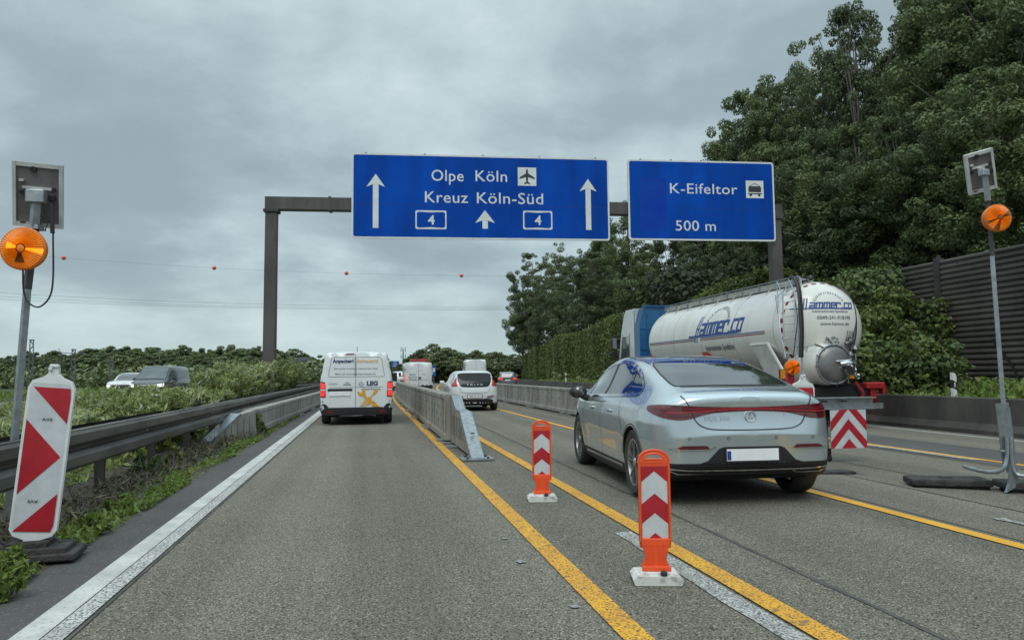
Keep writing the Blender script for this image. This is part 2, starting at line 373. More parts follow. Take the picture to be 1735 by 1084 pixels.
# ---------------------------------------------------------------- barriers and walls
CONC = pmat('weathered_concrete', (0.34, 0.32, 0.275), 0.9, col2=(0.15, 0.14, 0.118), vs=2.2, vdet=8, vlo=0.35, vhi=0.7, stretch=(1, 1, .35), bump=0.4, bs=25, speck=[((0.10, 0.095, 0.08), 7, 0.60, 0.75)])
CONC_L = pmat('pale_concrete', (0.36, 0.345, 0.31), 0.9, col2=(0.22, 0.21, 0.19), vs=2.5, vdet=8, stretch=(1, 1, .35), bump=0.3, bs=25)
CONC_D = pmat('dark_concrete', (0.088, 0.081, 0.072), 0.9, col2=(0.040, 0.038, 0.035), vs=1.8, vdet=9, stretch=(1, .6, .25), bump=0.4, bs=25)
SLOT = pmat('slot_dark', (0.02, 0.02, 0.018), 0.95, col2=(0.035, 0.033, 0.03), vs=9)
def barrier_section(L, H=0.86, m=CONC, foot=True, slots=True):
    mb = MB(); prof = [(-.14, .06), (-.14, .15), (-.118, .19), (-.108, H-.10), (-.125, H-.08), (-.125, H-.015), (-.11, H), (.11, H), (.125, H-.015), (.125, H-.08), (.108, H-.10), (.118, .19), (.14, .15), (.14, .06)]
    g = 0.012; mb.prism(prof, g, L-g, 'y', 0)
    for s in (-1, 1):                                   # raised end ribs
        for y in (g+.05, L-g-.05): mb.prism([(s*.10, .20), (s*.132, .20), (s*.124, H-.09), (s*.10, H-.09)], y-.05, y+.05, 'y', 0)
    return mb
def make_barrier(L, H, m, label, group):
    r = empty('concrete_barrier', (0, 0, 0), 0, label, 'barrier', group)
    sl = barrier_section(L, H); rg = random.Random(3)
    for s in (-1, 1):
        n = int(L/0.42)
        for i in range(1, n):
            y = i*L/n
            for z in ((.36, .62) if i % 2 else (.48,)) if H > .6 else ():
                x = s*(.118 - (z-.19)/(H-.29)*.010 + .0008)
                sl.box((x, y, z), (.008, .024, .065), 1)
    sl.build('wall_section', [m, SLOT], r)
    ft = MB()
    for y in (.35, L-.35): ft.box((0, y, .035), (.48 if H > .6 else .46, .24, .05))
    ft.parts('foot_plate', GALV, r)
    return r
def lay_row(proto, X, y0, n, L, labels=(), drift=0.0):
    for i in reversed(range(n)):
        y = y0+i*L; y2 = y+L; x1, x2 = X+bend(y)+drift*max(0, 1-i/4), X+bend(y2)+drift*max(0, 1-(i+1)/4)
        o = proto if i == 0 else copy_tree(proto)
        o.location = (x1, y, gz(X)); o.rotation_euler = (0, 0, -math.atan2(x2-x1, L))
        if i < len(labels): o['label'] = labels[i]
p = make_barrier(4.0, .88, CONC, 'weathered slotted barrier section in the long row right of the white service van', 'barrier sections between the first two lanes')
lay_row(p, 1.50, 13.45, 22, 4.0, ['nearest slotted barrier section, joined to the sloping galvanised end piece', 'second slotted barrier section from the sloping galvanised end piece'])
p = make_barrier(5.0, .82, CONC_L, 'pale grey concrete barrier section in the row between the white hatchback and the silver saloon', 'barrier sections right of the white hatchback')
lay_row(p, 6.15, 12.2, 18, 5.0, ['nearest pale barrier section, mostly hidden behind the silver saloon'])
p = make_barrier(4.0, .56, CONC_L, 'low concrete barrier section on the grass edge left of the white service van', 'barrier sections beside the left guardrail')
lay_row(p, -2.02, 16.0, 22, 4.0, ['low barrier section joined to the sloping white wedge on the left'], drift=-.38)
# sloped end piece of the near barrier row
r = empty('barrier_end_piece', (1.56, 10.6, 0), 0, 'galvanised sloping end piece in front of the concrete barrier row between the lanes', 'barrier')
prof = [(0.45, .05), (2.85, .05), (2.85, .86), (2.66, .86), (2.05, .64), (1.40, .63), (0.45, .12)]
MB().prism(prof, -.082, .082, 'x').build('end_wall', CONC, r)
mb = MB()
capl = [(2.86, .875), (2.66, .875), (2.05, .655), (1.38, .645), (1.20, .56), (0.05, .045)]
wc_ = lambda y: .085+.05*max(0, .25-y)
for i in range(len(capl)-1):
    (y0, z0), (y1, z1) = capl[i], capl[i+1]
    mb.add([(sx_*wc_(y), y, z) for (y, z) in ((y0, z0), (y1, z1)) for sx_ in (-1, 1)] + [(sx_*wc_(y), y, z-.03) for (y, z) in ((y0, z0), (y1, z1)) for sx_ in (-1, 1)],
           [(0, 1, 3, 2), (4, 6, 7, 5), (0, 4, 5, 1), (2, 3, 7, 6), (0, 2, 6, 4), (1, 5, 7, 3)])
for s in (-1, 1):
    mb.prism([(1.38, .645), (1.20, .56), (.05, .045), (.05, .0), (.30, .0), (1.36, .54)], s*.092-.005, s*.092+.005, 'x')
mb.build('steel_cap', GALV, r)
mb = MB(); mb.box((0, .18, .025), (.46, .42, .02)); mb.box((0, 2.0, .025), (.5, .2, .03)); mb.box((.0, 2.75, .02), (.5, .2, .03)); mb.parts('foot_plate', GALV, r)
mb = MB()
for i in range(9): mb.box((-.0835, .85+i*.22, .26+.02*i if i < 3 else .36), (.004, .035, .12+.05*i if i < 3 else .34))
mb.build('slots', SLOT, r)
mb = MB()
for (x, y, z) in ((-.15, .05, .035), (.15, .05, .035), (-.15, .30, .035), (.15, .30, .035)): mb.lathe([(.02, 0), (.02, .02), (0, .025)], 6, 'z', (x, y, z))
mb.lathe([(.03, 0), (.03, .015), (0, .02)], 8, 'z', (0, .6, .345)); mb.parts('bolt', BLACK, r)
# sloped wedge on the left
r = empty('barrier_wedge', (-2.86, 14.25, 0), -.30, 'dirty white concrete wedge tapering down beside the left guardrail', 'barrier')
MB().prism([(0.0, .02), (0.0, .06), (1.15, .50), (1.80, .56), (1.80, .02)], -.08, .08, 'x').build('wedge_wall', CONC_L, r)
MB().prism([(-.05, .04), (-.05, .075), (1.12, .53), (1.17, .50)], -.10, .10, 'x').build('steel_cap', GALV, r)
mb = MB()
for i in range(5): mb.box((.082, .55+i*.25, .16+.03*i), (.004, .012, .16+.05*i))
mb.build('stains', SLOT, r)
# dark concrete wall at the right edge
r = empty('concrete_wall', (0, 0, 0), 0, 'low dark concrete wall along the right edge of the motorway', 'wall')
mb = MB(); ys = [-4+3*i for i in range(80)]
for i in range(len(ys)-1):
    ya, yb = ys[i], ys[i+1]-.012
    pr = [(-.27, 0), (-.27, .10), (-.17, .25), (-.12, .80), (-.10, .82), (.10, .82), (.12, .8), (.3, 0)]
    vs = [(13.75+x+bend(y), y, gz(13.75)+z) for y in (ya, yb) for x, z in pr]; n = len(pr)
    mb.add(vs, [tuple(range(n)), tuple(range(2*n-1, n-1, -1))] + [(k, k+n, (k+1) % n+n, (k+1) % n) for k in range(n)])
mb.build('wall_face', CONC_D, r)

# W-beam guardrail on the left
RAIL = pmat('old_guardrail_steel', (0.17, 0.16, 0.14), 0.6, 0.35, col2=(0.085, 0.08, 0.072), vs=4, vdet=8, stretch=(1, .15, 1), bump=0.1, bs=20)
RAIL_E = pmat('guardrail_edge_steel', (0.34, 0.32, 0.28), 0.5, 0.5, col2=(0.15, 0.14, 0.125), vs=5, stretch=(1, .15, 1))
def wbeam(x, s, y0, y1, z0=.44):
    pr = [(dx_, dz_*1.2-.062) for dx_, dz_ in [(0, 0), (.02, .004), (.045, .03), (.045, .10), (.005, .135), (-.03, .145), (-.03, .165), (.005, .175), (.045, .21), (.045, .28), (.02, .306), (0, .31)]]
    mb = MB(); ys = np.linspace(y0, y1, int((y1-y0)/2)+2)
    for j, y in enumerate(ys):
        for dx, dz in pr: mb.v.append((x+s*dx*1.2+bend(y), y, z0+dz))
    n = len(pr)
    for j in range(len(ys)-1):
        for k in range(n-1): mb.f.append((j*n+k, j*n+k+1, (j+1)*n+k+1, (j+1)*n+k)); mb.m.append(0)
    return mb
r = empty('guardrail', (0, 0, 0), 0, 'weathered steel guardrail running beside the planted central reservation on the left', 'guardrail')
wbeam(-2.76, 1, -3, 120).build('rail', RAIL, r, smooth=True, autos=25); wbeam(-3.05, -1, -3, 120).build('rail', RAIL, r, smooth=True)
mb = MB()
for y in np.arange(-3, 120, 4.0): mb.tube([(-2.745+bend(y), y, .752), (-2.745+bend(y+4), y+4, .752)], .014, 5, cap=False)
mb.build('rail_edge', RAIL_E, r)
for y in np.arange(1, 60, 2.0):
    mb = MB(); mb.box((-2.905+bend(y), y, .33), (.10, .05, .70)); mb.box((-2.905+bend(y), y+.03, .62), (.24, .07, .06)); mb.build('post', CONC_D, r)
mb = MB()
for y in np.arange(2, 40, 4.0):
    for dz in (.09, .155, .225): mb.lathe([(.012, 0), (.012, .01), (0, .014)], 6, 'x', (-2.70+bend(y), y+.02*dz, .44+dz))
mb.parts('bolt', RAIL_E, r)
r = empty('far_guardrail', (0, 0, 0), 0, 'dark guardrail on the opposite side of the planted central reservation', 'guardrail')
wbeam(-5.1, -1, 0, 120).build('rail', RAIL, r, smooth=True)
for y in np.arange(1, 60, 4.0): MB().box((-5.05+bend(y), y, .3), (.08, .06, .62)).build('post', RAIL, r)
# noise barrier
NW = pmat('noise_wall_panel', (0.100, 0.086, 0.076), 0.7, col2=(0.048, 0.044, 0.038), vs=.9, vdet=9, tracks=(1, .9, .12), stretch=(1, .3, 1), bump=0.15, bs=20)
NWP = pmat('noise_wall_post', (0.050, 0.045, 0.042), 0.75, col2=(0.032, 0.03, 0.028), vs=3)
r = empty('noise_wall', (17.5, 0, 0), 0, 'tall dark noise barrier of horizontal ribbed panels beyond the right verge', 'wall')
prof = []
zz = 0.2
while zz < 4.5:
    prof += [(0, zz), (-.05, zz+.035), (-.05, zz+.09), (0, zz+.125)]; zz += .165
prof += [(0, 4.56), (.12, 4.56), (.12, .2)]
ysn = [-5.05+5*i for i in range(6)]
for i in range(5):
    a, b = ysn[i]+.09, ysn[i+1]-.09
    MB().prism(prof, a, b, 'y').build('ribbed_panel', NW, r)
MB().prism(prof, 20.1, 30, 'y').build('ribbed_panel', NW, r)
for y in ysn:
    mb = MB(); mb.box((0, y, 2.35), (.24, .17, 4.7)); mb.box((0, y, 4.74), (.10, .08, .10)); mb.build('post', NWP, r)
# black spray scrawl on the panels
GRAF = pmat('spray_scrawl', (0.012, 0.012, 0.012), 0.8, col2=(0.02, 0.02, 0.02), vs=5)
mb = MB()
for pts in ([(15.2, 1.0), (15.6, 1.5), (15.9, 2.2), (16.0, 1.4), (16.5, .9)], [(14.0, .9), (14.3, 1.8), (14.5, 2.1)], [(17.2, .8), (17.4, 1.3), (17.9, 1.9), (18.0, 2.1)], [(13.2, 1.1), (13.9, 1.3), (14.6, 1.2)]):
    sp = spline(pts, 8); vs, fs = ribbon2(sp, .09); mb.add([(-.057, v[0], v[1]) for v in vs], fs)
mb.build('scrawl', GRAF, r)
# ================================================================ GANTRY AND SIGNS
GANT = pmat('gantry_steel', (0.105, 0.096, 0.092), 0.6, 0.2, col2=(0.062, 0.056, 0.054), vs=1.6, vdet=8, stretch=(1, 1, .3), bump=.1, bs=20)
BLUE = pmat('sign_blue', (0.001, 0.066, 0.40), 0.7, spec=.10, tracks=(1.2, 1.2, .25), col2=(0.001, 0.053, 0.35), vs=.9, vlo=.3, vhi=.8)
BLUE_P = pmat('sign_blue_patch', (0.001, 0.032, 0.36), 0.6, spec=.15, col2=(0.002, 0.058, 0.36), vs=1.3, vlo=.3, vhi=.7)
SGNW = pmat('sign_white', (0.70, 0.72, 0.72), 0.4, col2=(0.60, 0.62, 0.62), vs=2)
SGNK = pmat('sign_black', (0.02, 0.02, 0.025), 0.5, col2=(0.035, 0.035, 0.04), vs=6)
GR = (-3.35, 27.0); GA = -0.077
def gloc(px):                                        # photo column -> distance along the beam
    d = ray(px, 340); k = d.x/d.y; X = k*(GR[1] + math.tan(GA)*(-GR[0]))/(1 - k*math.tan(GA)); return (X-GR[0])/math.cos(GA)
gx_leg = 15.25+3.35+.12
r = empty('sign_gantry', (GR[0], GR[1], 0), GA, 'dark steel gantry spanning the motorway and carrying two blue signs', 'gantry')
mb = MB()
def leg(x0, x1, z1): 
    m = MB(); m.add([(x0-.20, -.2, 0), (x0+.20, -.2, 0), (x0+.20, .2, 0), (x0-.20, .2, 0), (x1-.19, -.19, z1), (x1+.19, -.19, z1), (x1+.19, .19, z1), (x1-.19, .19, z1)],
          [(0, 1, 2, 3), (4, 5, 6, 7), (0, 1, 5, 4), (1, 2, 6, 5), (2, 3, 7, 6), (3, 0, 4, 7)])
    for s in (-.2, .2): m.box(((x0+x1)/2, s*1.0, z1/2), (.02, .012, z1*.96)) if False else None
    return m
for gx_ in (0, gx_leg-.05):
    mb = MB(); mb.box((gx_, 0, 7.08), (.52, .50, .035)); mb.box((gx_, 0, 7.035), (.52, .50, .035))
    for bx_ in (-.21, .21):
        for by_ in (-.2, .2): mb.lathe([(.022, 6.99), (.022, 7.12)], 6, 'z', (gx_+bx_, by_, 0))
    mb.build('flange', GANT, r)
mb = MB()
for bx_ in np.arange(2.0, gx_leg-1, 3.2): mb.box((bx_, 0, 7.33), (.04, .46, .51)); mb.box((bx_+.05, 0, 7.33), (.04, .46, .51))
mb.parts('beam_joint', GANT, r)
leg(-.02, 0, 7.0).build('leg', GANT, r); leg(gx_leg, gx_leg-.05, 7.0).build('leg', GANT, r)
MB().box((gx_leg/2, 0, 7.33), (gx_leg+.42, .40, .45), bev=.01).build('beam', GANT, r)
mb = MB(); mb.box((0, 0, .05), (.8, .8, .1)); mb.box((gx_leg, 0, .05), (.8, .8, .1)); mb.parts('base_plate', GANT, r)
def rrect(x0, x1, z0, z1, rr, n=4):
    out = []
    for cx, cz, a0 in ((x1-rr, z1-rr, 0), (x0+rr, z1-rr, 90), (x0+rr, z0+rr, 180), (x1-rr, z0+rr, 270)):
        out += [(cx+rr*math.cos(rad(a0+90*i/n)), cz+rr*math.sin(rad(a0+90*i/n))) for i in range(n+1)]
    return out
def make_sign(px0, px1, z0, z1, label, pyt, pyb, content):
    x0, x1 = gloc(px0), gloc(px1); w = x1-x0; h = z1-z0
    s = empty('overhead_sign', (GR[0]+x0*math.cos(GA)+.30*math.sin(GA), GR[1]+x0*math.sin(GA)-.30*math.cos(GA), z0), GA, label, 'road sign')
    MB().prism(rrect(0, w, 0, h, .10), 0, .06, 'y').build('panel_back', ALU, s)
    pl = lambda u, v, l: (u, -.004-l, v)
    o = flat('white_border', [poly(rrect(0.0, w, 0.0, h, .10), 0, 0)], [SGNW], s, pl)
    flat('sign_face', [poly(rrect(.065, w-.065, .065, h-.065, .07), 0, .004)], [BLUE], s, pl)
    U = lambda px: (gloc(px)-x0)
    V = lambda px, py: (pyb[0]+(pyb[1]-pyb[0])*(px-px0)/(px1-px0)-py) / ((pyb[0]+(pyb[1]-pyb[0])*(px-px0)/(px1-px0))-(pyt[0]+(pyt[1]-pyt[0])*(px-px0)/(px1-px0)))*h
    content(s, U, V, pl, w, h)
    mb = MB()
    for u in np.linspace(.5, w-.5, 5): mb.box((u, .12, h/2), (.07, .10, h*.92)); mb.box((u, -.0, h+.015), (.06, .04, .03))
    mb.parts('bracket', GALV, s)
    MB().box((w/2, -.0095, h*.40+.0), (w-.14, .001, .010)).build('panel_joint', pmat('joint_line', (.003, .04, .2), .6, col2=(.003, .03, .16), vs=3), s)
    return s
def arrow_items(U, V, px, pyt, pyb, wh, sh, hh=None):
    xc = U(px); t = V(px, pyt); b = V(px, pyb); hh = hh or wh*1.0
    return [poly([(xc-sh, b), (xc+sh, b), (xc+sh, t-hh*.92), (xc-sh, t-hh*.92)], 0, .008),
            poly([(xc, t), (xc-wh, t-hh*1.12), (xc-sh, t-hh*.90), (xc+sh, t-hh*.90), (xc+wh, t-hh*1.12)], 0, .0085)]
def c1(s, U, V, pl, w, h):
    def T(nm, txt, a, b, base, cap, bold=.004):
        vs, fs = text2(txt, U(a), U(b), V((a+b)/2, base), cap, bold, 0, 1.05); flat(nm, [(vs, fs, 0, .008)], [SGNW], s, pl)
    T('lettering', 'Olpe', 731, 785, 309.5, .40); T('lettering', 'Köln', 805, 858, 310, .40); T('lettering', 'Kreuz', 720, 792, 346, .40); T('lettering', 'Köln-Süd', 807, 918, 347.5, .40)
    flat('arrow', arrow_items(U, V, 637.5, 298, 389, .33, .10, .42), [SGNW], s, pl)
    flat('arrow', arrow_items(U, V, 993.5, 305, 391, .32, .10, .42), [SGNW], s, pl)
    flat('arrow', arrow_items(U, V, 820.5, 358.5, 389.5, .36, .10, .42), [SGNW], s, pl)
    for a, b in ((704, 756), (884, 933)):
        x0, x1 = U(a), U(b); z0, z1 = V(a, 390.5), V(a, 359); xm, zm = (x0+x1)/2, (z0+z1)/2
        it = [poly(rrect(x0, x1, z0, z1, .05), 0, .008)]
        q = .05
        it.append(poly([(x0+q, z1-q*1.9), (x0+q, z0+q*1.9), (x0+q*2.4, z0+q), (xm, z0+q*1.5), (x1-q*2.4, z0+q), (x1-q, z0+q*1.9), (x1-q, z1-q*1.9), (x1-q*2.4, z1-q), (xm, z1-q*1.5), (x0+q*2.4, z1-q)][::-1], 1, .011))
        flat('road_number_badge', it, [SGNW, BLUE], s, pl)
        vs, fs = text2('4', xm-.11, xm+.13, zm-.17, .34, .02); flat('road_number', [(vs, fs, 0, .015)], [SGNW], s, pl)
    x0, x1 = U(876), U(907); z0, z1 = V(890, 317), V(890, 286); xm, zm = (x0+x1)/2, (z0+z1)/2; k = (x1-x0)/2
    pl_ = [(0, .86), (.10, .70), (.12, .35), (.82, -.10), (.82, -.28), (.12, -.05), (.09, -.55), (.34, -.74), (.34, -.86), (0, -.74)]
    pp = [(xm+k*a, zm+k*b) for a, b in pl_] + [(xm-k*a, zm+k*b) for a, b in pl_[::-1][1:-1]]
    flat('airport_symbol', [poly([(x0, z0), (x1, z0), (x1, z1), (x0, z1)], 0, .008), poly(pp[::-1], 1, .012)], [SGNW, SGNK], s, pl)
make_sign(597, 1029, 6.08, 9.16, 'wide blue motorway sign reading Olpe Köln and Kreuz Köln-Süd', (262, 270), (406, 409), c1)
def c2(s, U, V, pl, w, h):
    def T(nm, txt, a, b, base, cap, bold=.004):
        vs, fs = text2(txt, U(a), U(b), V((a+b)/2, base), cap, bold, 0, 1.05); flat(nm, [(vs, fs, 0, .010)], [SGNW], s, pl)
    flat('cover_patch', [poly([(U(1079), V(1079, 394)), (U(1125), V(1125, 394)), (U(1125), V(1125, 306)), (U(1079), V(1079, 306))], 0, .007)], [BLUE_P], s, pl)
    T('lettering', 'K-Eifeltor', 1131, 1244, 331, .38); T('lettering', '500 m', 1139, 1206, 393, .38)
    x0, x1 = U(1258.5), U(1288); z0, z1 = V(1273, 338), V(1273, 308.5); W_, H_ = x1-x0, z1-z0
    q = lambda a, b: (x0+W_*a, z0+H_*b)
    it = [poly([(x0, z0), (x1, z0), (x1, z1), (x0, z1)], 0, .008),
          poly([q(.14, .34), q(.86, .34), q(.86, .62), q(.80, .68), q(.20, .68), q(.14, .62)], 1, .012),
          poly([q(.10, .22), q(.90, .22), q(.90, .28), q(.10, .28)], 1, .012)]
    for cx in (.26, .74): it.append(poly([q(cx+.07*math.cos(t), .17+.07*math.sin(t)) for t in np.linspace(0, 2*PI, 11)[:-1]], 1, .013))
    for a, b in ((q(.20, .68), q(.5, .84)), (q(.80, .68), q(.5, .84))):
        vs, fs = ribbon2([a, b], .018); it.append((vs, fs, 1, .012))
    flat('freight_symbol', it, [SGNW, SGNK], s, pl)
make_sign(1060.5, 1306, 6.12, 9.16, 'narrower blue motorway sign reading K-Eifeltor 500 m', (273.5, 277), (408, 411), c2)

# ================================================================ BEACONS AND LAMPS
def stripe_items(quad, polys, base=0):
    """quad: bl, br, tr, tl of the board; polys in u,v"""
    bl, br, tr, tl = [np.array(q) for q in quad]
    return [poly([tuple((bl*(1-u)+br*u)*(1-v)+(tl*(1-u)+tr*u)*v) for u, v in pp], 1, .003) for pp in polys]
RUBF = pmat('recycled_rubber', (0.030, 0.029, 0.028), 0.9, col2=(0.06, 0.057, 0.053), vs=9, bump=0.7, bs=40)
def big_beacon(loc, rz, tilt, label, flip=1, fdx=0.0):
    r = empty('warning_board', loc, rz, label, 'warning board')
    xf = Matrix.Rotation(tilt, 4, 'Y')
    hw = .142; z0, z1 = .165, 1.205
    out = [(-hw, z0+.035), (-hw+.025, z0-.005), (-.05, z0-.03), (-.04, .08), (.04, .08), (.05, z0-.03), (hw-.025, z0-.005), (hw, z0+.035), (hw, z1-.05), (hw-.022, z1), (.06, z1+.025), (.032, z1+.05), (.028, z1+.095), (-.028, z1+.095), (-.032, z1+.05), (-.06, z1+.025), (-hw+.022, z1), (-hw, z1-.05)]
    MB().prism(out, -.012, .030, 'y').build('board_frame', WHITE, r, xf=xf)
    mb = MB(); mb.box((0, 0, z1+.105), (.055, .05, .022), bev=.006); mb.tube([(-.02, -.012, z1+.085), (-.02, -.03, z1+.085)], .012, 8); mb.build('lamp_socket', WHITE, r, xf=xf)
    q = [(-hw+.022, z0+.025), (hw-.022, z0+.025), (hw-.02, z1-.03), (-hw+.02, z1-.03)]
    face = [(-hw+.016, z0+.045), (-hw+.032, z0+.018), (hw-.032, z0+.018), (hw-.016, z0+.045), (hw-.016, z1-.055), (hw-.030, z1-.016), (-hw+.030, z1-.016), (-hw+.016, z1-.055)]
    st = [[(.06, .985), (.98, .985), (1.02, .92), (1.0, .74)], [(-.01, .76), (.95, .51), (-.01, .25)], [(1.0, .26), (.0, .0), (.94, .0), (1.0, .05)]]
    st = [[(u if flip > 0 else 1-u, v) for u, v in s_] for s_ in st]
    fl = lambda u, v, l: tuple(xf @ Vector((u, -.013-l, v)))
    it = [poly(face, 0, .0)] + stripe_items(q, st)
    flat('reflective_face', it, [RETRO_W, RETRO_R], r, fl)
    for zt, txt, fl_ in ((z1-.27, 'AVS', 1), (z0+.235, 'AVS', -1)):
        vs, fs = text2(txt, -.032, .032, 0, .018, .02)
        vs = [(fl_*v[0]+(.0 if fl_ > 0 else -.02), zt+fl_*v[1]) for v in vs]; flat('lettering', [(vs, fs, 0, .006)], [SGNK], r, fl)
    mb = MB()
    for i, (a, b) in enumerate(((.30, .05), (.24, .09), (.12, .13))): mb.box((fdx, .05, b/1.0-.025), (a*2+fdx*1.4, .34-.05*i, .05), bev=.012)
    mb.tube([(-.2, -.05, .115), (-.16, -.05, .15), (-.12, -.05, .115)], .012, 6); mb.tube([(.2, -.05, .115), (.16, -.05, .15), (.12, -.05, .115)], .012, 6)
    mb.build('foot', RUBF, r)
    return r
b = big_beacon((-2.235, 5.62, 0.03), .10, rad(5.0), 'large red and white striped warning board leaning beside the left guardrail')
b = big_beacon((5.28, 8.35, gz(5.4)-.10), -.1, rad(1), 'red and white warning board mostly hidden behind the silver saloon', flip=1, fdx=.30)

AMB = pmat('amber_lens', (0.85, 0.25, 0.008), 0.18, col2=(0.62, 0.14, 0.005), vs=6, coat=.5, emit=(1.0, 0.22, 0.0), es=0.16)
AMB_HOT = pmat('amber_lit', (1.0, 0.5, 0.02), 0.3, col2=(1.0, 0.40, 0.02), vs=9, emit=(1.0, 0.42, 0.02), es=.55)
AMB_D = pmat('amber_dark', (0.33, 0.09, 0.01), 0.3, col2=(0.22, 0.06, 0.008), vs=9, coat=.4)
def warning_lamp(parent, c, R, lit, facing=(0, 0), orange_back=False):
    """round amber lamp, lens towards -y"""
    h = bpy.data.objects.new('lamp_head', None)
    mb = MB(); mb.lathe([(0, .10), (R*.5, .10), (R*.92, .05), (R*.97, 0), (R*1.03, -.005), (R*1.03, -.03), (R*.96, -.036)], 40, 'y')
    m = Matrix.Translation(c) @ Matrix.Rotation(facing[1], 4, 'Z') @ Matrix.Rotation(facing[0], 4, 'X')
    o = mb.build('lamp_housing', pmat('amber_rim', (0.80, 0.20, 0.01), 0.4, col2=(0.6, 0.14, 0.01), vs=6), parent, autos=40, xf=m)
    # faceted lens: shallow dish with radial ribs
    vs, fs, ms = [], [], []; n = 96; rr = [0.0, .16, .22, .45, .7, .95]
    vs.append((0, -.075, 0))
    for i, q in enumerate(rr[1:]):
        for j in range(n):
            a = 2*PI*j/n; rib = .004*(1 if j % 2 else -1) if i > 0 else 0
            vs.append((R*q*math.cos(a), -.070+.034*(q**2)+rib, R*q*math.sin(a)))
    for j in range(n): fs.append((0, 1+j, 1+(j+1) % n)); ms.append(2 if not lit else 0)
    for i in range(len(rr)-2):
        for j in range(n):
            a = j/n*2*PI
            fs.append((1+i*n+j, 1+i*n+(j+1) % n, 1+(i+1)*n+(j+1) % n, 1+(i+1)*n+j))
            if lit: k = 1 if (abs(((a-rad(-12)+PI) % (2*PI))-PI) < .15 and i > 0) or (abs(((a-rad(165)+PI) % (2*PI))-PI) < .22 and i in (1, 2)) else (2 if i == 0 or abs(((a-rad(262)+PI) % (2*PI))-PI) < .35 and i < 3 else 0)
            else: k = 2 if i == 0 or ((abs(((a-rad(20)+PI) % (2*PI))-PI) < .25 or abs(((a-rad(255)+PI) % (2*PI))-PI) < .22 or abs(((a-rad(200)+PI) % (2*PI))-PI) < .14) and i < 4) else 0
            ms.append(k)
    mb = MB(); mb.v = vs; mb.f = fs; mb.m = ms
    bpy.data.objects.remove(h)
    return mb.build('lens', [AMB, AMB_HOT, AMB_D], parent, xf=m)
PANEL = pmat('panel_back_sheet', (0.15, 0.142, 0.14), 0.5, col2=(0.10, 0.095, 0.096), vs=5)
PFRAME = pmat('panel_frame', (0.62, 0.63, 0.61), 0.45, 0.15, col2=(0.48, 0.49, 0.48), vs=8)
def solar_panel(parent, c, w, h, tx, ty, tz, sk=0.0):
    m = Matrix.Translation(c) @ Matrix.Rotation(tz, 4, 'Z') @ Matrix.Rotation(tx, 4, 'X') @ Matrix.Rotation(ty, 4, 'Y')
    mb = MB(); mb.box((0, .0, 0), (w, .012, h)); mb.build('solar_panel', PANEL, parent, xf=m)
    mb = MB()
    for s in (-1, 1): mb.box((s*(w/2-.010), 0, 0), (.026, .045, h+.004)); mb.box((0, 0, s*(h/2-.016)), (w-.05, .042, .036))
    mb.box((0, -.012, .06), (w*.62, .014, .022)); mb.box((-w*.02, -.03, .02), (w*.22, .05, .06)); mb.box((-w*.32, -.02, h*.22), (.035, .02, .02))
    mb.build('panel_frame', PFRAME, parent, xf=m)
    mb = MB(); mb.box((w*.30, -.03, -.01), (.05, .035, .05), bev=.006); mb.box((-w*.33, -.02, .02), (.025, .02, .025)); mb.lathe([(.025, 0), (.025, .02), (.0, .024)], 10, 'y', (-.03, -.03, h*.40)); mb.box((w*.33, -.02, .06), (.025, .02, .025))
    mb.box((-w*.3, -.022, -h*.44), (.04, .004, .012)); mb.build('junction_box', BLACK, parent, xf=m)
# left solar lamp
Yp = 6.75
P0 = at(25, 750, Yp); P1 = at(60, 372, Yp); P2 = at(62, 330, Yp)
r = empty('solar_warning_lamp', (P0.x, Yp, 0.1), 0, 'lit amber warning lamp with solar panel on a post behind the left guardrail', 'warning lamp')
L_ = lambda p: (p[0]-P0.x, p[1]-Yp, p[2]-.1)
base = at(15, 830, Yp)
mb = MB(); top = at(47, 480, Yp-.0)
mb.tube([L_((base.x, Yp, .12)), L_(top)], .033, 4); mb.build('post', GALV, r)
t0, t1 = at(46, 490, Yp), at(61, 372, Yp)
mb = MB(); mb.tube([L_(t0), L_(t1)], .036, 4); mb.tube([L_(t1), L_(at(60, 378, Yp))], .05, 8); mb.build('dark_sleeve', pmat('dark_zinc', (.13, .13, .13), .5, .6, col2=(.09, .09, .09), vs=9), r)
mb = MB(); mb.tube([L_(at(58, 384, Yp-.03)), L_(at(62, 330, Yp-.06))], .040, 4); c_ = at(61, 333, Yp-.07); mb.box(L_(c_), (.14, .07, .11), bev=.008); mb.box(L_(at(58, 386, Yp)), (.10, .12, .035)); mb.build('bracket', GALV, r)
pc = at(65, 331, Yp+.02)
solar_panel(r, L_(pc), .365, .53, rad(16), rad(3), rad(4), 0)
warning_lamp(r, L_(at(42, 422, Yp-.14)), .170, True, (rad(2), rad(-4)))
cab = [at(91, 352, Yp-.05), at(90, 400, Yp-.05), at(90, 470, Yp-.05), at(84, 503, Yp-.05), at(66, 520, Yp-.05), at(48, 512, Yp-.05), at(40, 492, Yp-.05), at(39, 455, Yp-.05)]
MB().tube([L_(q) for q in spline([tuple(q) for q in cab], 7)], .007, 6).build('cable', BLACK, r)
MB().tube([L_(at(87, 345, Yp-.05)), L_(at(89, 395, Yp-.05))], .018, 8).build('connector', BLACK, r)
MB().tube([L_(at(84, 372, Yp-.05)), L_(at(77, 388, Yp-.05)), L_(at(75, 391, Yp-.05))], [.004, .004, .018], 8).build('lead_cap', BLACK, r)
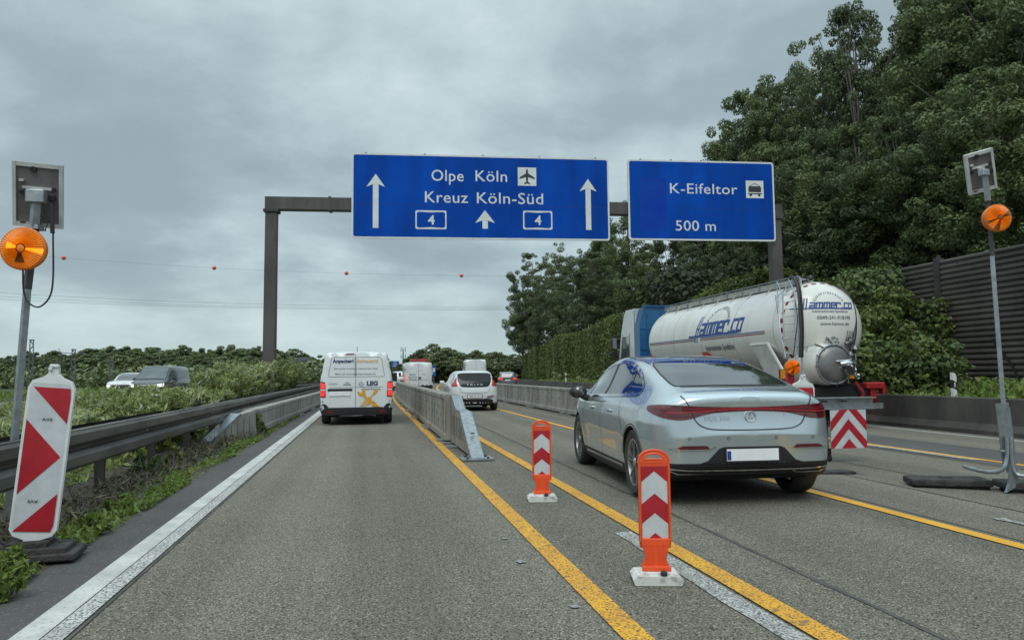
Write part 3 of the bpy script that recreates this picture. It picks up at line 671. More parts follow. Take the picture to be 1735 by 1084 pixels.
# right solar lamp
Yp = 6.75; P0 = at(1706, 810, Yp)
r = empty('solar_warning_lamp', (P0.x, Yp, gz(P0.x)), 0, 'amber warning lamp with solar panel on a tall free-standing post at right', 'warning lamp')
zb = gz(P0.x); L_ = lambda p: (p[0]-P0.x, p[1]-Yp, p[2]-zb)
mb = MB(); mb.tube([L_(at(1709, 800, Yp)), L_(at(1681, 434, Yp))], .030, 4); mb.build('post', GALV, r)
mb = MB(); mb.tube([L_(at(1682, 436, Yp)), L_(at(1673, 340, Yp))], .032, 4); mb.build('dark_sleeve', pmat('dark_zinc', (.13, .13, .13), .5, .6), r)
mb = MB(); mb.tube([L_(at(1674, 340, Yp-.05)), L_(at(1668, 292, Yp-.08))], .040, 4); mb.box(L_(at(1667, 293, Yp-.1)), (.085, .07, .07), bev=.008); mb.build('bracket', GALV, r)
solar_panel(r, L_(at(1661, 291, Yp+.04)), .285, .44, rad(20), rad(-15), rad(-14))
warning_lamp(r, L_(at(1688, 370, Yp-.16)), .140, False, (rad(2), rad(-10)))
mb = MB(); a, b_ = at(1703, 680, Yp), at(1712, 795, Yp)
mb.box(L_(at(1703, 731, Yp-.04)), (.155, .012, .60), rot=Matrix.Rotation(rad(-4), 3, 'Y')); mb.box(L_(at(1705, 738, Yp+.05)), (.10, .08, .60), rot=Matrix.Rotation(rad(-4), 3, 'Y')); mb.build('post_clamp_plate', GALV, r)
mb = MB()
mb.tube([L_(q) for q in spline([tuple(at(1706, 740, Yp-.08)), tuple(at(1706, 775, Yp-.08)), tuple(at(1697, 796, Yp-.06)), tuple(at(1670, 799, Yp+.1)), tuple(at(1634, 790, Yp+.45))], 6)], .021, 8)
mb.tube([L_(q) for q in spline([tuple(at(1713, 740, Yp-.1)), tuple(at(1715, 780, Yp-.1)), tuple(at(1722, 802, Yp-.12)), tuple(at(1745, 806, Yp-.2)), tuple(at(1800, 800, Yp-.3))], 6)], .021, 8)
mb.prism([(-.03, .30), (.03, .30), (.06, .09), (-.11, .02), (-.07, .10)], -.10, -.07, 'y')
mb.tube([L_(at(1702, 764, Yp-.08)), L_(at(1694, 764, Yp-.08))], .014, 6); mb.build('bent_tube_stand', GALV, r)
for (dx, dy) in ((-.36, .42), (.36, -.05)):
    mb = MB(); mb.box((dx, dy, .075), (.80, .36, .075), bev=.02, rot=Matrix.Rotation(rad(-22), 3, 'Z')); mb.box((dx+.04, dy+.02, .02), (.70, .30, .05), rot=Matrix.Rotation(rad(-22), 3, 'Z'))
    mb.box((dx-.02, dy, .118), (.1, .09, .012), rot=Matrix.Rotation(rad(-22), 3, 'Z')); mb.build('rubber_foot', RUBF, r)
# amber lamp behind the saloon, on a red bracket
r = empty('warning_lamp', (5.72, 9.4, gz(5.7)), 0, 'small round amber lamp on a red holder between saloon and tanker', 'warning lamp')
c = at(1342, 622, 9.4); LL = (c.x-5.72, 0, c.z-gz(5.7))
warning_lamp(r, LL, .103, False, (0, rad(-8)))
mb = MB(); mb.prism([(-.05, -.20), (.06, -.20), (.05, -.02), (-.04, -.02)], .04, .10, 'y', 0, (LL[0], LL[1], LL[2])); mb.box((LL[0], .07, (LL[2]-.2)/2), (.06, .05, LL[2]-.2)); mb.build('holder', RETRO_R, r)
# galvanised beam with chevron panel
r = empty('barrier_gate', (6.0, 9.5, gz(6.3)), 0, 'galvanised steel beam with a square red and white chevron panel hung below it', 'barrier')
zg = gz(6.3); K = lambda px, py: (lambda q: (q.x-6.0, q.z-zg))(at(px, py, 9.5))
x0, zt = K(1300, 676); x1, _ = K(1478, 676); _, zbm = K(1478, 691)
mb = MB(); mb.box(((x0+x1)/2, 0, zt), (x1-x0, .16, .012)); mb.box(((x0+x1)/2, 0, zbm), (x1-x0, .16, .012)); mb.box(((x0+x1)/2, -.0, (zt+zbm)/2), (x1-x0-.004, .012, zt-zbm-.012)); mb.build('steel_beam', GALV, r)
xa, za = K(1399, 690); xb, zc_ = K(1462, 757); za = zbm-.012
mb = MB(); mb.box(((xa+xb)/2, -.09, (za+zc_)/2), (xb-xa, .012, za-zc_)); mb.build('panel_sheet', ALU, r)
W_, H_ = xb-xa, za-zc_; fl = lambda u, v, l: (xa+u*W_, -.0965-l, zc_+v*H_)
RD = [[(0, .62), (.5, 1.14), (.5, .86), (0, .34)]]
def clip01(p):                                  # clip polygon to the unit square
    for ax, lim, sg in ((0, 0, 1), (0, 1, -1), (1, 0, 1), (1, 1, -1)):
        o = []
        for i in range(len(p)):
            a, b = p[i], p[(i+1) % len(p)]; da, db = sg*(a[ax]-lim), sg*(b[ax]-lim)
            if da >= 0: o.append(a)
            if da*db < 0: t = da/(da-db); o.append((a[0]+(b[0]-a[0])*t, a[1]+(b[1]-a[1])*t))
        p = o
    return p
it = [poly([(0, 0), (1, 0), (1, 1), (0, 1)], 0, 0)]
def chev(peaks, th, slope): 
    out = []
    for pk in peaks:
        out.append(clip01([(0, pk-slope-th), (.5, pk-th), (.5, pk), (0, pk-slope)])); out.append(clip01([(1, pk-slope-th), (1, pk-slope), (.5, pk), (.5, pk-th)]))
    return [q for q in out if len(q) > 2]
for q in chev([.25, .76, 1.28], .26, .58): it.append(poly(q, 1, .002))
flat('chevron_face', it, [RETRO_W, RETRO_R], r, fl)
mb = MB(); mb.box(((xa+xb)/2-.05, -.09, zt-.04), (.07, .04, .03), bev=.006); mb.box((xa-.08, -.09, zt-.04), (.07, .04, .03), bev=.006); mb.build('clamp', BLACK, r)
cx_2, cz_2 = K(1408, 766)
mb = MB(); mb.lathe([(.05, -.015), (.055, -.01), (.055, .01), (.05, .015)], 14, 'x', (cx_2, .05, .06)); mb.box((cx_2, .05, .14), (.05, .04, .10)); mb.box((cx_2-.05, .05, .50), (.06, .06, .62)); mb.build('caster_wheel', BLACK, r)

# ---- orange chevron delineators
def delineator(loc, rz, s, label, base_tilt=0):
    r = empty('chevron_delineator', loc, rz, label, 'delineator', 'orange delineators on the road between the yellow lines', s)
    z0, z1, hw = .245, .715, .094
    # outer frame with arched handle
    arch = [(hw*math.cos(t), z1+.0+.056*math.sin(t)) for t in np.linspace(0, PI, 17)]
    outer = [(-hw, z0), (-.085, z0-.045), (.085, z0-.045), (hw, z0)] + arch[:]
    MB().prism([(-hw, z0-.0), (-.09, z0-.05), (.09, z0-.05), (hw, z0), (hw, z1-.02), (-hw, z1-.02)], -.011, .018, 'y').build('board', ORANGE, r)
    mb = MB()
    oo = [(hw*math.cos(t), z1-.02+.082*math.sin(t)**.75) for t in np.linspace(0, PI, 21)]; ii = [(hw*.60*math.cos(t), z1+.004+.033*math.sin(t)**.8) for t in np.linspace(0, PI, 21)]
    for k in range(20): mb.prism([oo[k], oo[k+1], ii[k+1], ii[k]], -.014, .020, 'y')
    mb.prism([(hw, z1-.02), (hw*.60, z1+.004), (-hw*.60, z1+.004), (-hw, z1-.02)], -.014, .020, 'y')
    mb.tube([(x*.97, -.012, z-.003) for x, z in oo], .007, 6); mb.tube([(x, -.012, z) for x, z in ii]+[(ii[0][0], -.012, ii[0][1])], .006, 6)
    mb.build('handle', ORANGE, r, autos=40)
    mb = MB()
    for sgn in (-1, 1): mb.box((sgn*(hw-.006), -.004, (z0+z1)/2-.02), (.012, .05, z1-z0-.01), bev=.004)
    mb.box((0, -.006, z0-.016), (2*hw-.02, .05, .05), bev=.006)
    mb.build('frame', ORANGE, r)
    mb = MB(); mb.prism([(-.075, .0), (-.082, .05), (-.060, .10), (-.075, .17), (-.085, .20), (.085, .20), (.075, .17), (.060, .10), (.082, .05), (.075, .0)], -.030, .030, 'y')
    for x in (-.05, -.02, .02, .05): mb.box((x, -.034, .10), (.007, .010, .18))
    mb.box((0, -.035, .045), (.17, .02, .03), bev=.005); mb.build('neck', ORANGE, r, xf=Matrix.Translation((0, 0, .035)))
    # folded chevron sheet
    W_, H_ = 2*hw-.034, z1-z0-.045
    def fl(u, v, l): return ((u-.5)*W_, -.014-l-.004*(1-abs(u-.5)*2), z0+.008+v*H_)
    it = []
    cells = []
    for sgn in (0, 1):
        hx = (0, .5) if sgn == 0 else (.5, 1)
        cells.append(poly([(hx[0], 0), (hx[1], 0), (hx[1], 1), (hx[0], 1)], 0, 0))
    it += cells
    for q in chev([.075, .62, 1.2], .27, .15): it.append(poly(q, 1, .0012))
    flat('chevron_face', it, [RETRO_W, RETRO_R], r, fl)
    mb = MB(); pr = [(-.135, 0), (-.145, .028), (-.12, .052), (.12, .052), (.145, .028), (.135, 0)]
    mb.prism(pr, -.11, .11, 'y'); mb.box((0, 0, .055), (.20, .13, .02), bev=.006)
    mb.build('base', pmat('scuffed_white_base', (.66, .66, .63), .6, col2=(.18, .16, .14), vs=13, vlo=.52, vhi=.72), r)
    mb = MB(); mb.lathe([(.02, 0), (.02, .02), (.008, .03), (0, .032)], 10, 'z', (.035, -.085, .052)); mb.build('fixing_bolt', BLACK, r)
    return r
delineator((1.695, 4.27, 0.008), rad(-14), 1.0, 'nearer orange chevron delineator standing on the worn white line in front of the saloon')
delineator((1.685, 7.17, 0.008), rad(-10), 1.0, 'farther orange chevron delineator standing just before the barrier end piece')
# roadside marker posts
def marker(X, Y, label, z):
    r = empty('marker_post', (X, Y, z), 0, label, 'marker post', 'roadside marker posts')
    pr = [(-.055, 0), (.055, 0), (.055, .80), (.02, .86), (-.055, .88)]
    MB().prism(pr, -.04, .04, 'y').build('post_body', WHITE, r)
    MB().prism([(-.056, .50), (.056, .44), (.056, .64), (-.056, .70)], -.041, .041, 'y').build('black_band', SGNK, r)
    MB().box((0, -.043, .58), (.035, .004, .12)).build('reflector', RETRO_W, r)
marker(14.15, 15.85, 'white roadside marker post with black band before the ribbed noise barrier', .28)
marker(14.9, 55, 'small white roadside marker post in front of the tall hedge', .40)

# ---- far gantry, blue boards, tower, masts, power line
r = empty('sign_gantry', (at(509, 620, 185).x-2.3, 185, 0), 0, 'distant grey gantry seen from behind over the opposite carriageway', 'gantry')
DG = pmat('distant_grey_steel', (.16, .175, .185), .6, .3, col2=(.12, .13, .14), vs=2)
mb = MB(); mb.box((2.3, 0, 4.7), (7.4, .4, .5)); mb.box((-1.3, 0, 2.3), (.3, .35, 4.6)); mb.box((5.9, 0, 2.3), (.3, .35, 4.6)); mb.build('frame', DG, r)
mb = MB(); mb.box((2.0, .1, 4.9), (4.4, .3, 1.5)); mb.build('sign_back', DG, r)
r = empty('direction_sign', (5.4, 150, 0), 0, 'small distant blue sign beside the white service van roof', 'road sign')
q = at(670, 617, 150)
MB().box((q.x-5.4, 0, q.z), (1.5, .12, 1.3)).build('sign_face', pmat('distant_blue', (.01, .08, .34), .5, col2=(.01, .06, .28), vs=1), r)
mb = MB()
for k in (-1, 0, 1): mb.box((q.x-5.4-.1, -.07, q.z+k*.35), (.8-.15*k, .02, .10))
mb.build('lettering', SGNW, r); mb = MB(); mb.box((q.x-5.4-.5, .1, q.z/2), (.10, .14, q.z)); mb.box((q.x-5.4+.5, .1, q.z/2), (.10, .14, q.z)); mb.build('post', DG, r)
q = at(735, 628, 95)
r = empty('direction_sign', (q.x, 95, 0), 0, 'narrow distant blue and white sign right of the white panel van', 'road sign')
MB().box((0, 0, q.z), (.55, .08, 1.3)).build('sign_face', MATS['distant_blue'], r); MB().box((0, -.05, q.z+.1), (.3, .02, .5)).build('white_symbol', SGNW, r); MB().box((0, .07, q.z/2), (.08, .08, q.z)).build('post', DG, r)
q = at(683, 588, 240)
r = empty('radio_mast', (q.x, 240, 0), 0, 'slim grey mobile radio mast with antennas rising above the distant trees', 'mast')
mb = MB(); mb.tube([(0, 0, 0), (0, 0, q.z-1)], [.34, .16], 8); mb.build('pole', DG, r)
mb = MB()
for dz in (0, 2.2):
    for k in range(3):
        a = k*2.1+.4; mb.box((.8*math.cos(a), .8*math.sin(a), q.z-.8-dz), (.18, .18, 1.6)); mb.tube([(0, 0, q.z-.8-dz), (.8*math.cos(a), .8*math.sin(a), q.z-.8-dz)], .07, 4)
mb.build('antenna', DG, r)
def catenary_mast(px, py, Y, w, label, arm):
    q = at(px, py, Y); r = empty('railway_mast', (q.x, Y, 0), 0, label, 'mast')
    mb = MB(); H_ = q.z
    for s in (-1, 1): mb.tube([(s*w, 0, 0), (s*w*.7, 0, H_)], .055, 4)
    for i in range(10):
        z = H_*i/10; z2 = H_*(i+1)/10; f = (1-.3*i/10); s = 1 if i % 2 else -1; mb.tube([(s*w*f, 0, z), (-s*w*f, 0, z2)], .045, 4)
    mb.box((0, 0, H_), (w*2, .15, .12)); mb.build('lattice', DG, r)
    if arm:
        mb = MB(); mb.tube([(-1.4, 0, H_*.93), (0, 0, H_*.90), (1.0, 0, H_*.93)], .04, 4); mb.tube([(-1.3, 0, H_*.93), (-1.5, 0, H_*1.03)], .03, 4); mb.build('cross_arm', DG, r)
catenary_mast(54, 576, 84, .22, 'leftmost lattice railway mast rising above the far trees', False)
catenary_mast(125, 592, 88, .22, 'railway mast with cross arm right of the striped warning board', True)
catenary_mast(189, 610, 92, .22, 'short railway mast just left of the dark oncoming van', False)
WIRE = pmat('overhead_wire', (.10, .11, .12), .5, .3, col2=(.14, .15, .16), vs=1)
rngw = random.Random(2)
for nm, pts, Y, lab in (('power_line', [(-160, 482), (0, 496), (300, 511), (600, 518), (900, 519), (1150, 512)], 250, 'uppermost of the thin parallel power lines in the grey sky'),
                ('power_line', [(-160, 488), (0, 502), (300, 516), (600, 521.5), (900, 522), (1150, 515)], 252, 'middle of the thin parallel power lines in the grey sky'),
                ('power_line', [(-160, 493), (0, 507), (300, 519), (600, 524), (900, 524), (1150, 517)], 254, 'lowest of the thin parallel power lines in the grey sky')):
    tag(MB().tube([at(x, y, Y) for x, y in spline(pts, 6)], .035, 4).build(nm, WIRE), lab, 'power line')
bl = [(-160, 415), (108, 437), (363, 454), (587, 463), (782, 467), (1000, 467), (1200, 461)]
MARK = pmat('marker_ball_orange', (.75, .12, .06), .5, col2=(.62, .09, .05), vs=2)
tag(MB().tube([at(x, y, 240) for x, y in spline(bl, 6)], .022, 4).build('power_line', WIRE), 'topmost thin power line strung with orange marker balls', 'power line')
for (x, y), lab in zip(bl[1:5], ('leftmost orange marker ball on the power line, beside the solar lamp', 'orange marker ball on the power line left of the gantry leg', 'orange marker ball on the power line right of the gantry leg', 'rightmost orange marker ball on the power line, left of the big trees')):
    p_ = at(x, y, 240); r = empty('marker_ball', p_, 0, lab, 'marker ball', 'orange marker balls on the power line')
    MB().lathe([(.62*math.sin(t), -.62*math.cos(t)) for t in np.linspace(0.001, PI-.001, 9)], 14).build('ball_shell', MARK, r, smooth=True)
    MB().tube([(-.7, 0, 0), (.7, 0, 0)], .1, 6).build('clamp', WIRE, r)
# ================================================================ VEHICLES
def sdf2(px, py, P):
    P = np.array(P, float); A = P; B = np.roll(P, -1, 0); out = np.full(px.shape, 1e9); sgn = np.zeros(px.shape, bool)
    for (ax, ay), (bx, by) in zip(A, B):
        ex, ey = bx-ax, by-ay; wx, wy = px-ax, py-ay
        t = np.clip((wx*ex+wy*ey)/(ex*ex+ey*ey+1e-12), 0, 1); dx, dy = wx-t*ex, wy-t*ey
        out = np.minimum(out, dx*dx+dy*dy)
        c = ((ay > py) != (by > py)); 
        with np.errstate(divide='ignore', invalid='ignore'): xi = ax + (py-ay)/(by-ay+1e-15)*ex
        sgn ^= c & (px < xi)
    d = np.sqrt(out); return np.where(sgn, -d, d)
class Grid:
    def __init__(s, P, h=.02):
        P = np.array(P); s.h = h; s.x0, s.y0 = P[:, 0].min()-.6, P[:, 1].min()-.6
        nx, ny = int((P[:, 0].max()+.6-s.x0)/h)+2, int((P[:, 1].max()+.6-s.y0)/h)+2
        X, Y = np.meshgrid(s.x0+h*np.arange(nx), s.y0+h*np.arange(ny), indexing='ij'); s.g = sdf2(X, Y, P); s.n = (nx, ny)
    def __call__(s, x, y):
        u = np.clip((x-s.x0)/s.h, 0, s.n[0]-1.001); v = np.clip((y-s.y0)/s.h, 0, s.n[1]-1.001)
        i, j = u.astype(int), v.astype(int); a, b = u-i, v-j; g = s.g
        return (g[i, j]*(1-a)+g[i+1, j]*a)*(1-b)+(g[i, j+1]*(1-a)+g[i+1, j+1]*a)*b
def body_shell(side, plan, sfun, k, y0, y1, zc, nt=150, na=150, crown=.05, grid=.015):
    """closed body: side silhouette (y,z) meets plan outline (y,x) with rounded edges; sfun(y,z) narrows the plan with height"""
    gs, gp = Grid(side, grid), Grid(plan, grid)
    rows = []
    nc = max(10, nt//5)
    for i in range(nc): rows.append((y0, -PI/2 + (PI/2)*i/nc))
    nm = nt-2*nc
    for i in range(nm+1): rows.append((y0+(y1-y0)*i/nm, 0.0))
    for i in range(1, nc+1): rows.append((y1, (PI/2)*i/nc))
    A = 2*PI*np.arange(na)/na
    O = []; D = []
    for yy, ph in rows:
        c = max(math.cos(ph), 1e-3)
        for a in A: O.append((0, yy, zc)); D.append((c*math.cos(a), math.sin(ph), c*math.sin(a)))
    O = np.array(O, float); D = np.array(D, float)
    def F(p, ex=False):
        x, y, z = np.abs(p[:, 0]), p[:, 1], p[:, 2]; s = sfun(y, z)
        f1 = gs(y, z + crown*x*x); f2 = gp(y, x/s)*s
        h = np.maximum(k-np.abs(f1-f2), 0)/k
        return np.maximum(f1, f2)+h*h*k*.25
    lo = np.zeros(len(O)); hi = np.full(len(O), 4.0)
    # march to first crossing
    t = np.full(len(O), .04); done = np.zeros(len(O), bool)
    for _ in range(90):
        f = F(O+D*t[:, None]); newd = (f > 0) & ~done; done |= newd
        step = np.clip(-f*.9, .01, .4); lo = np.where(done, lo, t); hi = np.where(newd, t, hi); t = np.where(done, t, t+step)
        if done.all(): break
    for _ in range(16):
        m = (lo+hi)/2; f = F(O+D*m[:, None]); lo = np.where(f < 0, m, lo); hi = np.where(f < 0, hi, m)
    V = O+D*((lo+hi)/2)[:, None]
    nr = len(rows); F_ = []
    for i in range(nr-1):
        for j in range(na): F_.append((i*na+j, i*na+(j+1) % na, (i+1)*na+(j+1) % na, (i+1)*na+j))
    F_ += [tuple(range(na))[::-1], tuple((nr-1)*na+j for j in range(na))]
    return V, F_
def shell_object(name, V, F_, mats, parent, classify=None, arches=()):
    me = bpy.data.meshes.new(name); me.from_pydata([tuple(v) for v in V], [], F_); me.update()
    bvh = BVHTree.FromPolygons([Vector(v) for v in V], F_)
    o = link(name, me, mats, parent, smooth=True)
    if classify is not None:
        for p in me.polygons: p.material_index = classify(p.center, p.normal)
    for (y, z, R, x0, x1) in arches:
        cm = MB(); cm.lathe([(R, x0), (R, x1)], 48, 'x', (0, y, z)); cme = bpy.data.meshes.new('cut'); cme.from_pydata(cm.v, [], cm.f)
        bm = bmesh.new(); bm.from_mesh(cme); bmesh.ops.recalc_face_normals(bm, faces=bm.faces[:]); bm.to_mesh(cme); bm.free()
        co = bpy.data.objects.new('cut', cme); COL.objects.link(co)
        md = o.modifiers.new('b', 'BOOLEAN'); md.operation = 'DIFFERENCE'; md.object = co; md.solver = 'EXACT'
        pm = o.parent; o.parent = None
        dg = bpy.context.evaluated_depsgraph_get(); dg.update(); nm = bpy.data.meshes.new_from_object(o.evaluated_get(dg)); o.modifiers.clear(); o.data = nm; o.parent = pm
        bpy.data.objects.remove(co)
        bmz = bmesh.new(); bmz.from_mesh(nm)
        for f in bmz.faces:
            c = f.calc_center_median()
            if (c.y-y)**2+(c.z-z)**2 < (R*1.002)**2 and x0-.01 < c.x < x1+.01 and abs(c.x) < .99*max(abs(x0), abs(x1)):
                f.material_index = len(nm.materials)-1; f.smooth = False
        bmz.to_mesh(nm); bmz.free(); nm.set_sharp_from_angle(angle=rad(38))
    return o, bvh
GLASS = pmat('tinted_glass', (0.012, 0.015, 0.017), 0.04, col2=(0.02, 0.024, 0.026), vs=.5, spec=0.9, coat=1.0)
GLASS_L = pmat('clear_window', (0.06, 0.075, 0.08), 0.04, col2=(0.09, 0.105, 0.11), vs=1.2, spec=.9, coat=1.0)
GLASS_M = pmat('grey_glass', (0.10, 0.125, 0.13), 0.10, col2=(0.15, 0.175, 0.18), vs=1.2, spec=.4)
GLASS_D = pmat('dark_rear_glass', (0.010, 0.012, 0.014), 0.12, col2=(0.016, 0.018, 0.02), vs=1, spec=.35)
SILVER = pmat('silver_blue_paint', (0.535, 0.605, 0.64), 0.25, 0.68, col2=(0.52, 0.59, 0.625), vs=90, coat=1.0)
CARW = pmat('white_car_paint', (0.72, 0.74, 0.74), 0.35, col2=(0.66, 0.685, 0.69), vs=1.3, coat=.8)
CARW2 = pmat('grubby_white_paint', (0.66, 0.68, 0.68), 0.4, col2=(0.50, 0.51, 0.50), vs=2.2, vlo=.45, vhi=.85, coat=.5)
CARK = pmat('dark_grey_paint', (0.035, 0.040, 0.046), 0.3, .3, col2=(0.045, 0.05, 0.056), vs=2, coat=1.0)
CARD = pmat('slate_paint', (0.085, 0.095, 0.105), 0.35, .4, col2=(0.07, 0.08, 0.09), vs=2, coat=.6)
CARG = pmat('grey_paint', (0.20, 0.22, 0.24), 0.3, .5, col2=(0.18, 0.20, 0.22), vs=2, coat=1.0)
WELL = pmat('wheel_well', (0.012, 0.012, 0.012), 0.9, col2=(0.018, 0.018, 0.018), vs=4)
TAIL = pmat('tail_lamp_red', (0.15, 0.007, 0.014), 0.12, col2=(0.07, 0.004, 0.009), vs=9, vlo=.4, vhi=.6, coat=1.0, stretch=(1, 1, 4))
TAIL_B = pmat('tail_strip_red', (0.55, 0.035, 0.06), 0.25, col2=(0.45, 0.02, 0.04), vs=12, coat=1.0, emit=(.8, .02, .05), es=.04)
TAIL_ON = pmat('tail_lamp_lit', (0.8, 0.03, 0.03), 0.25, col2=(0.6, 0.02, 0.02), vs=30, emit=(1.0, 0.05, 0.04), es=.75)
TAIL_M = pmat('tail_lamp_frame', (0.25, 0.006, 0.012), 0.2, col2=(0.16, 0.004, 0.01), vs=20, coat=1)
SEAMC = pmat('panel_gap', (0.02, 0.022, 0.024), 0.7, col2=(0.03, 0.03, 0.032), vs=9)
PLATE = pmat('number_plate', (0.85, 0.86, 0.86), 0.4, col2=(0.78, 0.79, 0.79), vs=4)
EUB = pmat('plate_blue', (0.01, 0.05, 0.30), 0.4, col2=(0.01, 0.04, 0.25), vs=8)
PFR = pmat('plate_frame', (0.015, 0.015, 0.017), .4, col2=(.025, .025, .028), vs=8)
def wheel(parent, c, R, W, side, spokes=5, rim=ALU, twin=True, detail=48):
    """side -1: outer face towards -x"""
    h = empty('wheel', c); h.parent = parent
    s = side; w = W/2; r1 = R*.70
    pr = [(r1, -w*.88), (R*.90, -w), (R*.965, -w*.86), (R, -w*.62), (R, w*.62), (R*.965, w*.86), (R*.90, w), (r1, w*.88)]
    mb = MB(); mb.lathe(pr, detail, 'x'); mb.f = [f for f in mb.f if len(f) == 4]; mb.m = [0]*len(mb.f)
    # tread grooves
    t = mb.build('tyre', RUBBER, h, smooth=True, autos=35)
    mb = MB(); ow = s*w*.86
    mb.lathe([(r1*1.0, ow*1.0), (r1*.985, ow*1.03), (r1*.93, ow*1.0), (r1*.90, ow*.6), (r1*.90, -ow*.7)], detail, 'x'); mb.f = [f for f in mb.f if len(f) == 4]; mb.m = [0]*len(mb.f)
    def sp(a, a2, wd, ws):
        x = ow*.92; vs = []
        for (rr, ang, ww, dx) in ((r1*.16, a, wd*.6, 0.0), (r1*.95, a2, wd, s*.006)):
            dy, dz = math.cos(ang), math.sin(ang); ny, nz = -dz, dy
            for q in (-1, 1): vs.append((x+dx, rr*dy+q*ww*ny, rr*dz+q*ww*nz)); 
            for q in (-1, 1): vs.append((x+dx-s*.03, rr*dy+q*ww*ny, rr*dz+q*ww*nz))
        mb.add(vs, [(0, 1, 5, 4), (0, 4, 6, 2), (1, 3, 7, 5), (2, 6, 7, 3), (4, 5, 7, 6), (0, 2, 3, 1)])
    for i in range(spokes):
        a = 2*PI*i/spokes+.3
        if twin: sp(a-.05, a-.20, R*.022, 0); sp(a+.05, a+.20, R*.022, 0)
        else: sp(a, a, R*.05, 0)
    mb.lathe([(0, ow*.98), (R*.12, ow*.97), (R*.14, ow*.85)], 16, 'x'); mb.build('rim', rim, h, autos=35)
    mb = MB(); mb.lathe([(0, -ow*.2), (r1*.88, -ow*.2), (r1*.88, -ow*.3)], 24, 'x'); mb.build('brake_disc', WELL, h)
    return h
def smooth01(a, b, x):
    t = np.clip((x-a)/(b-a), 0, 1); return t*t*(3-2*t)
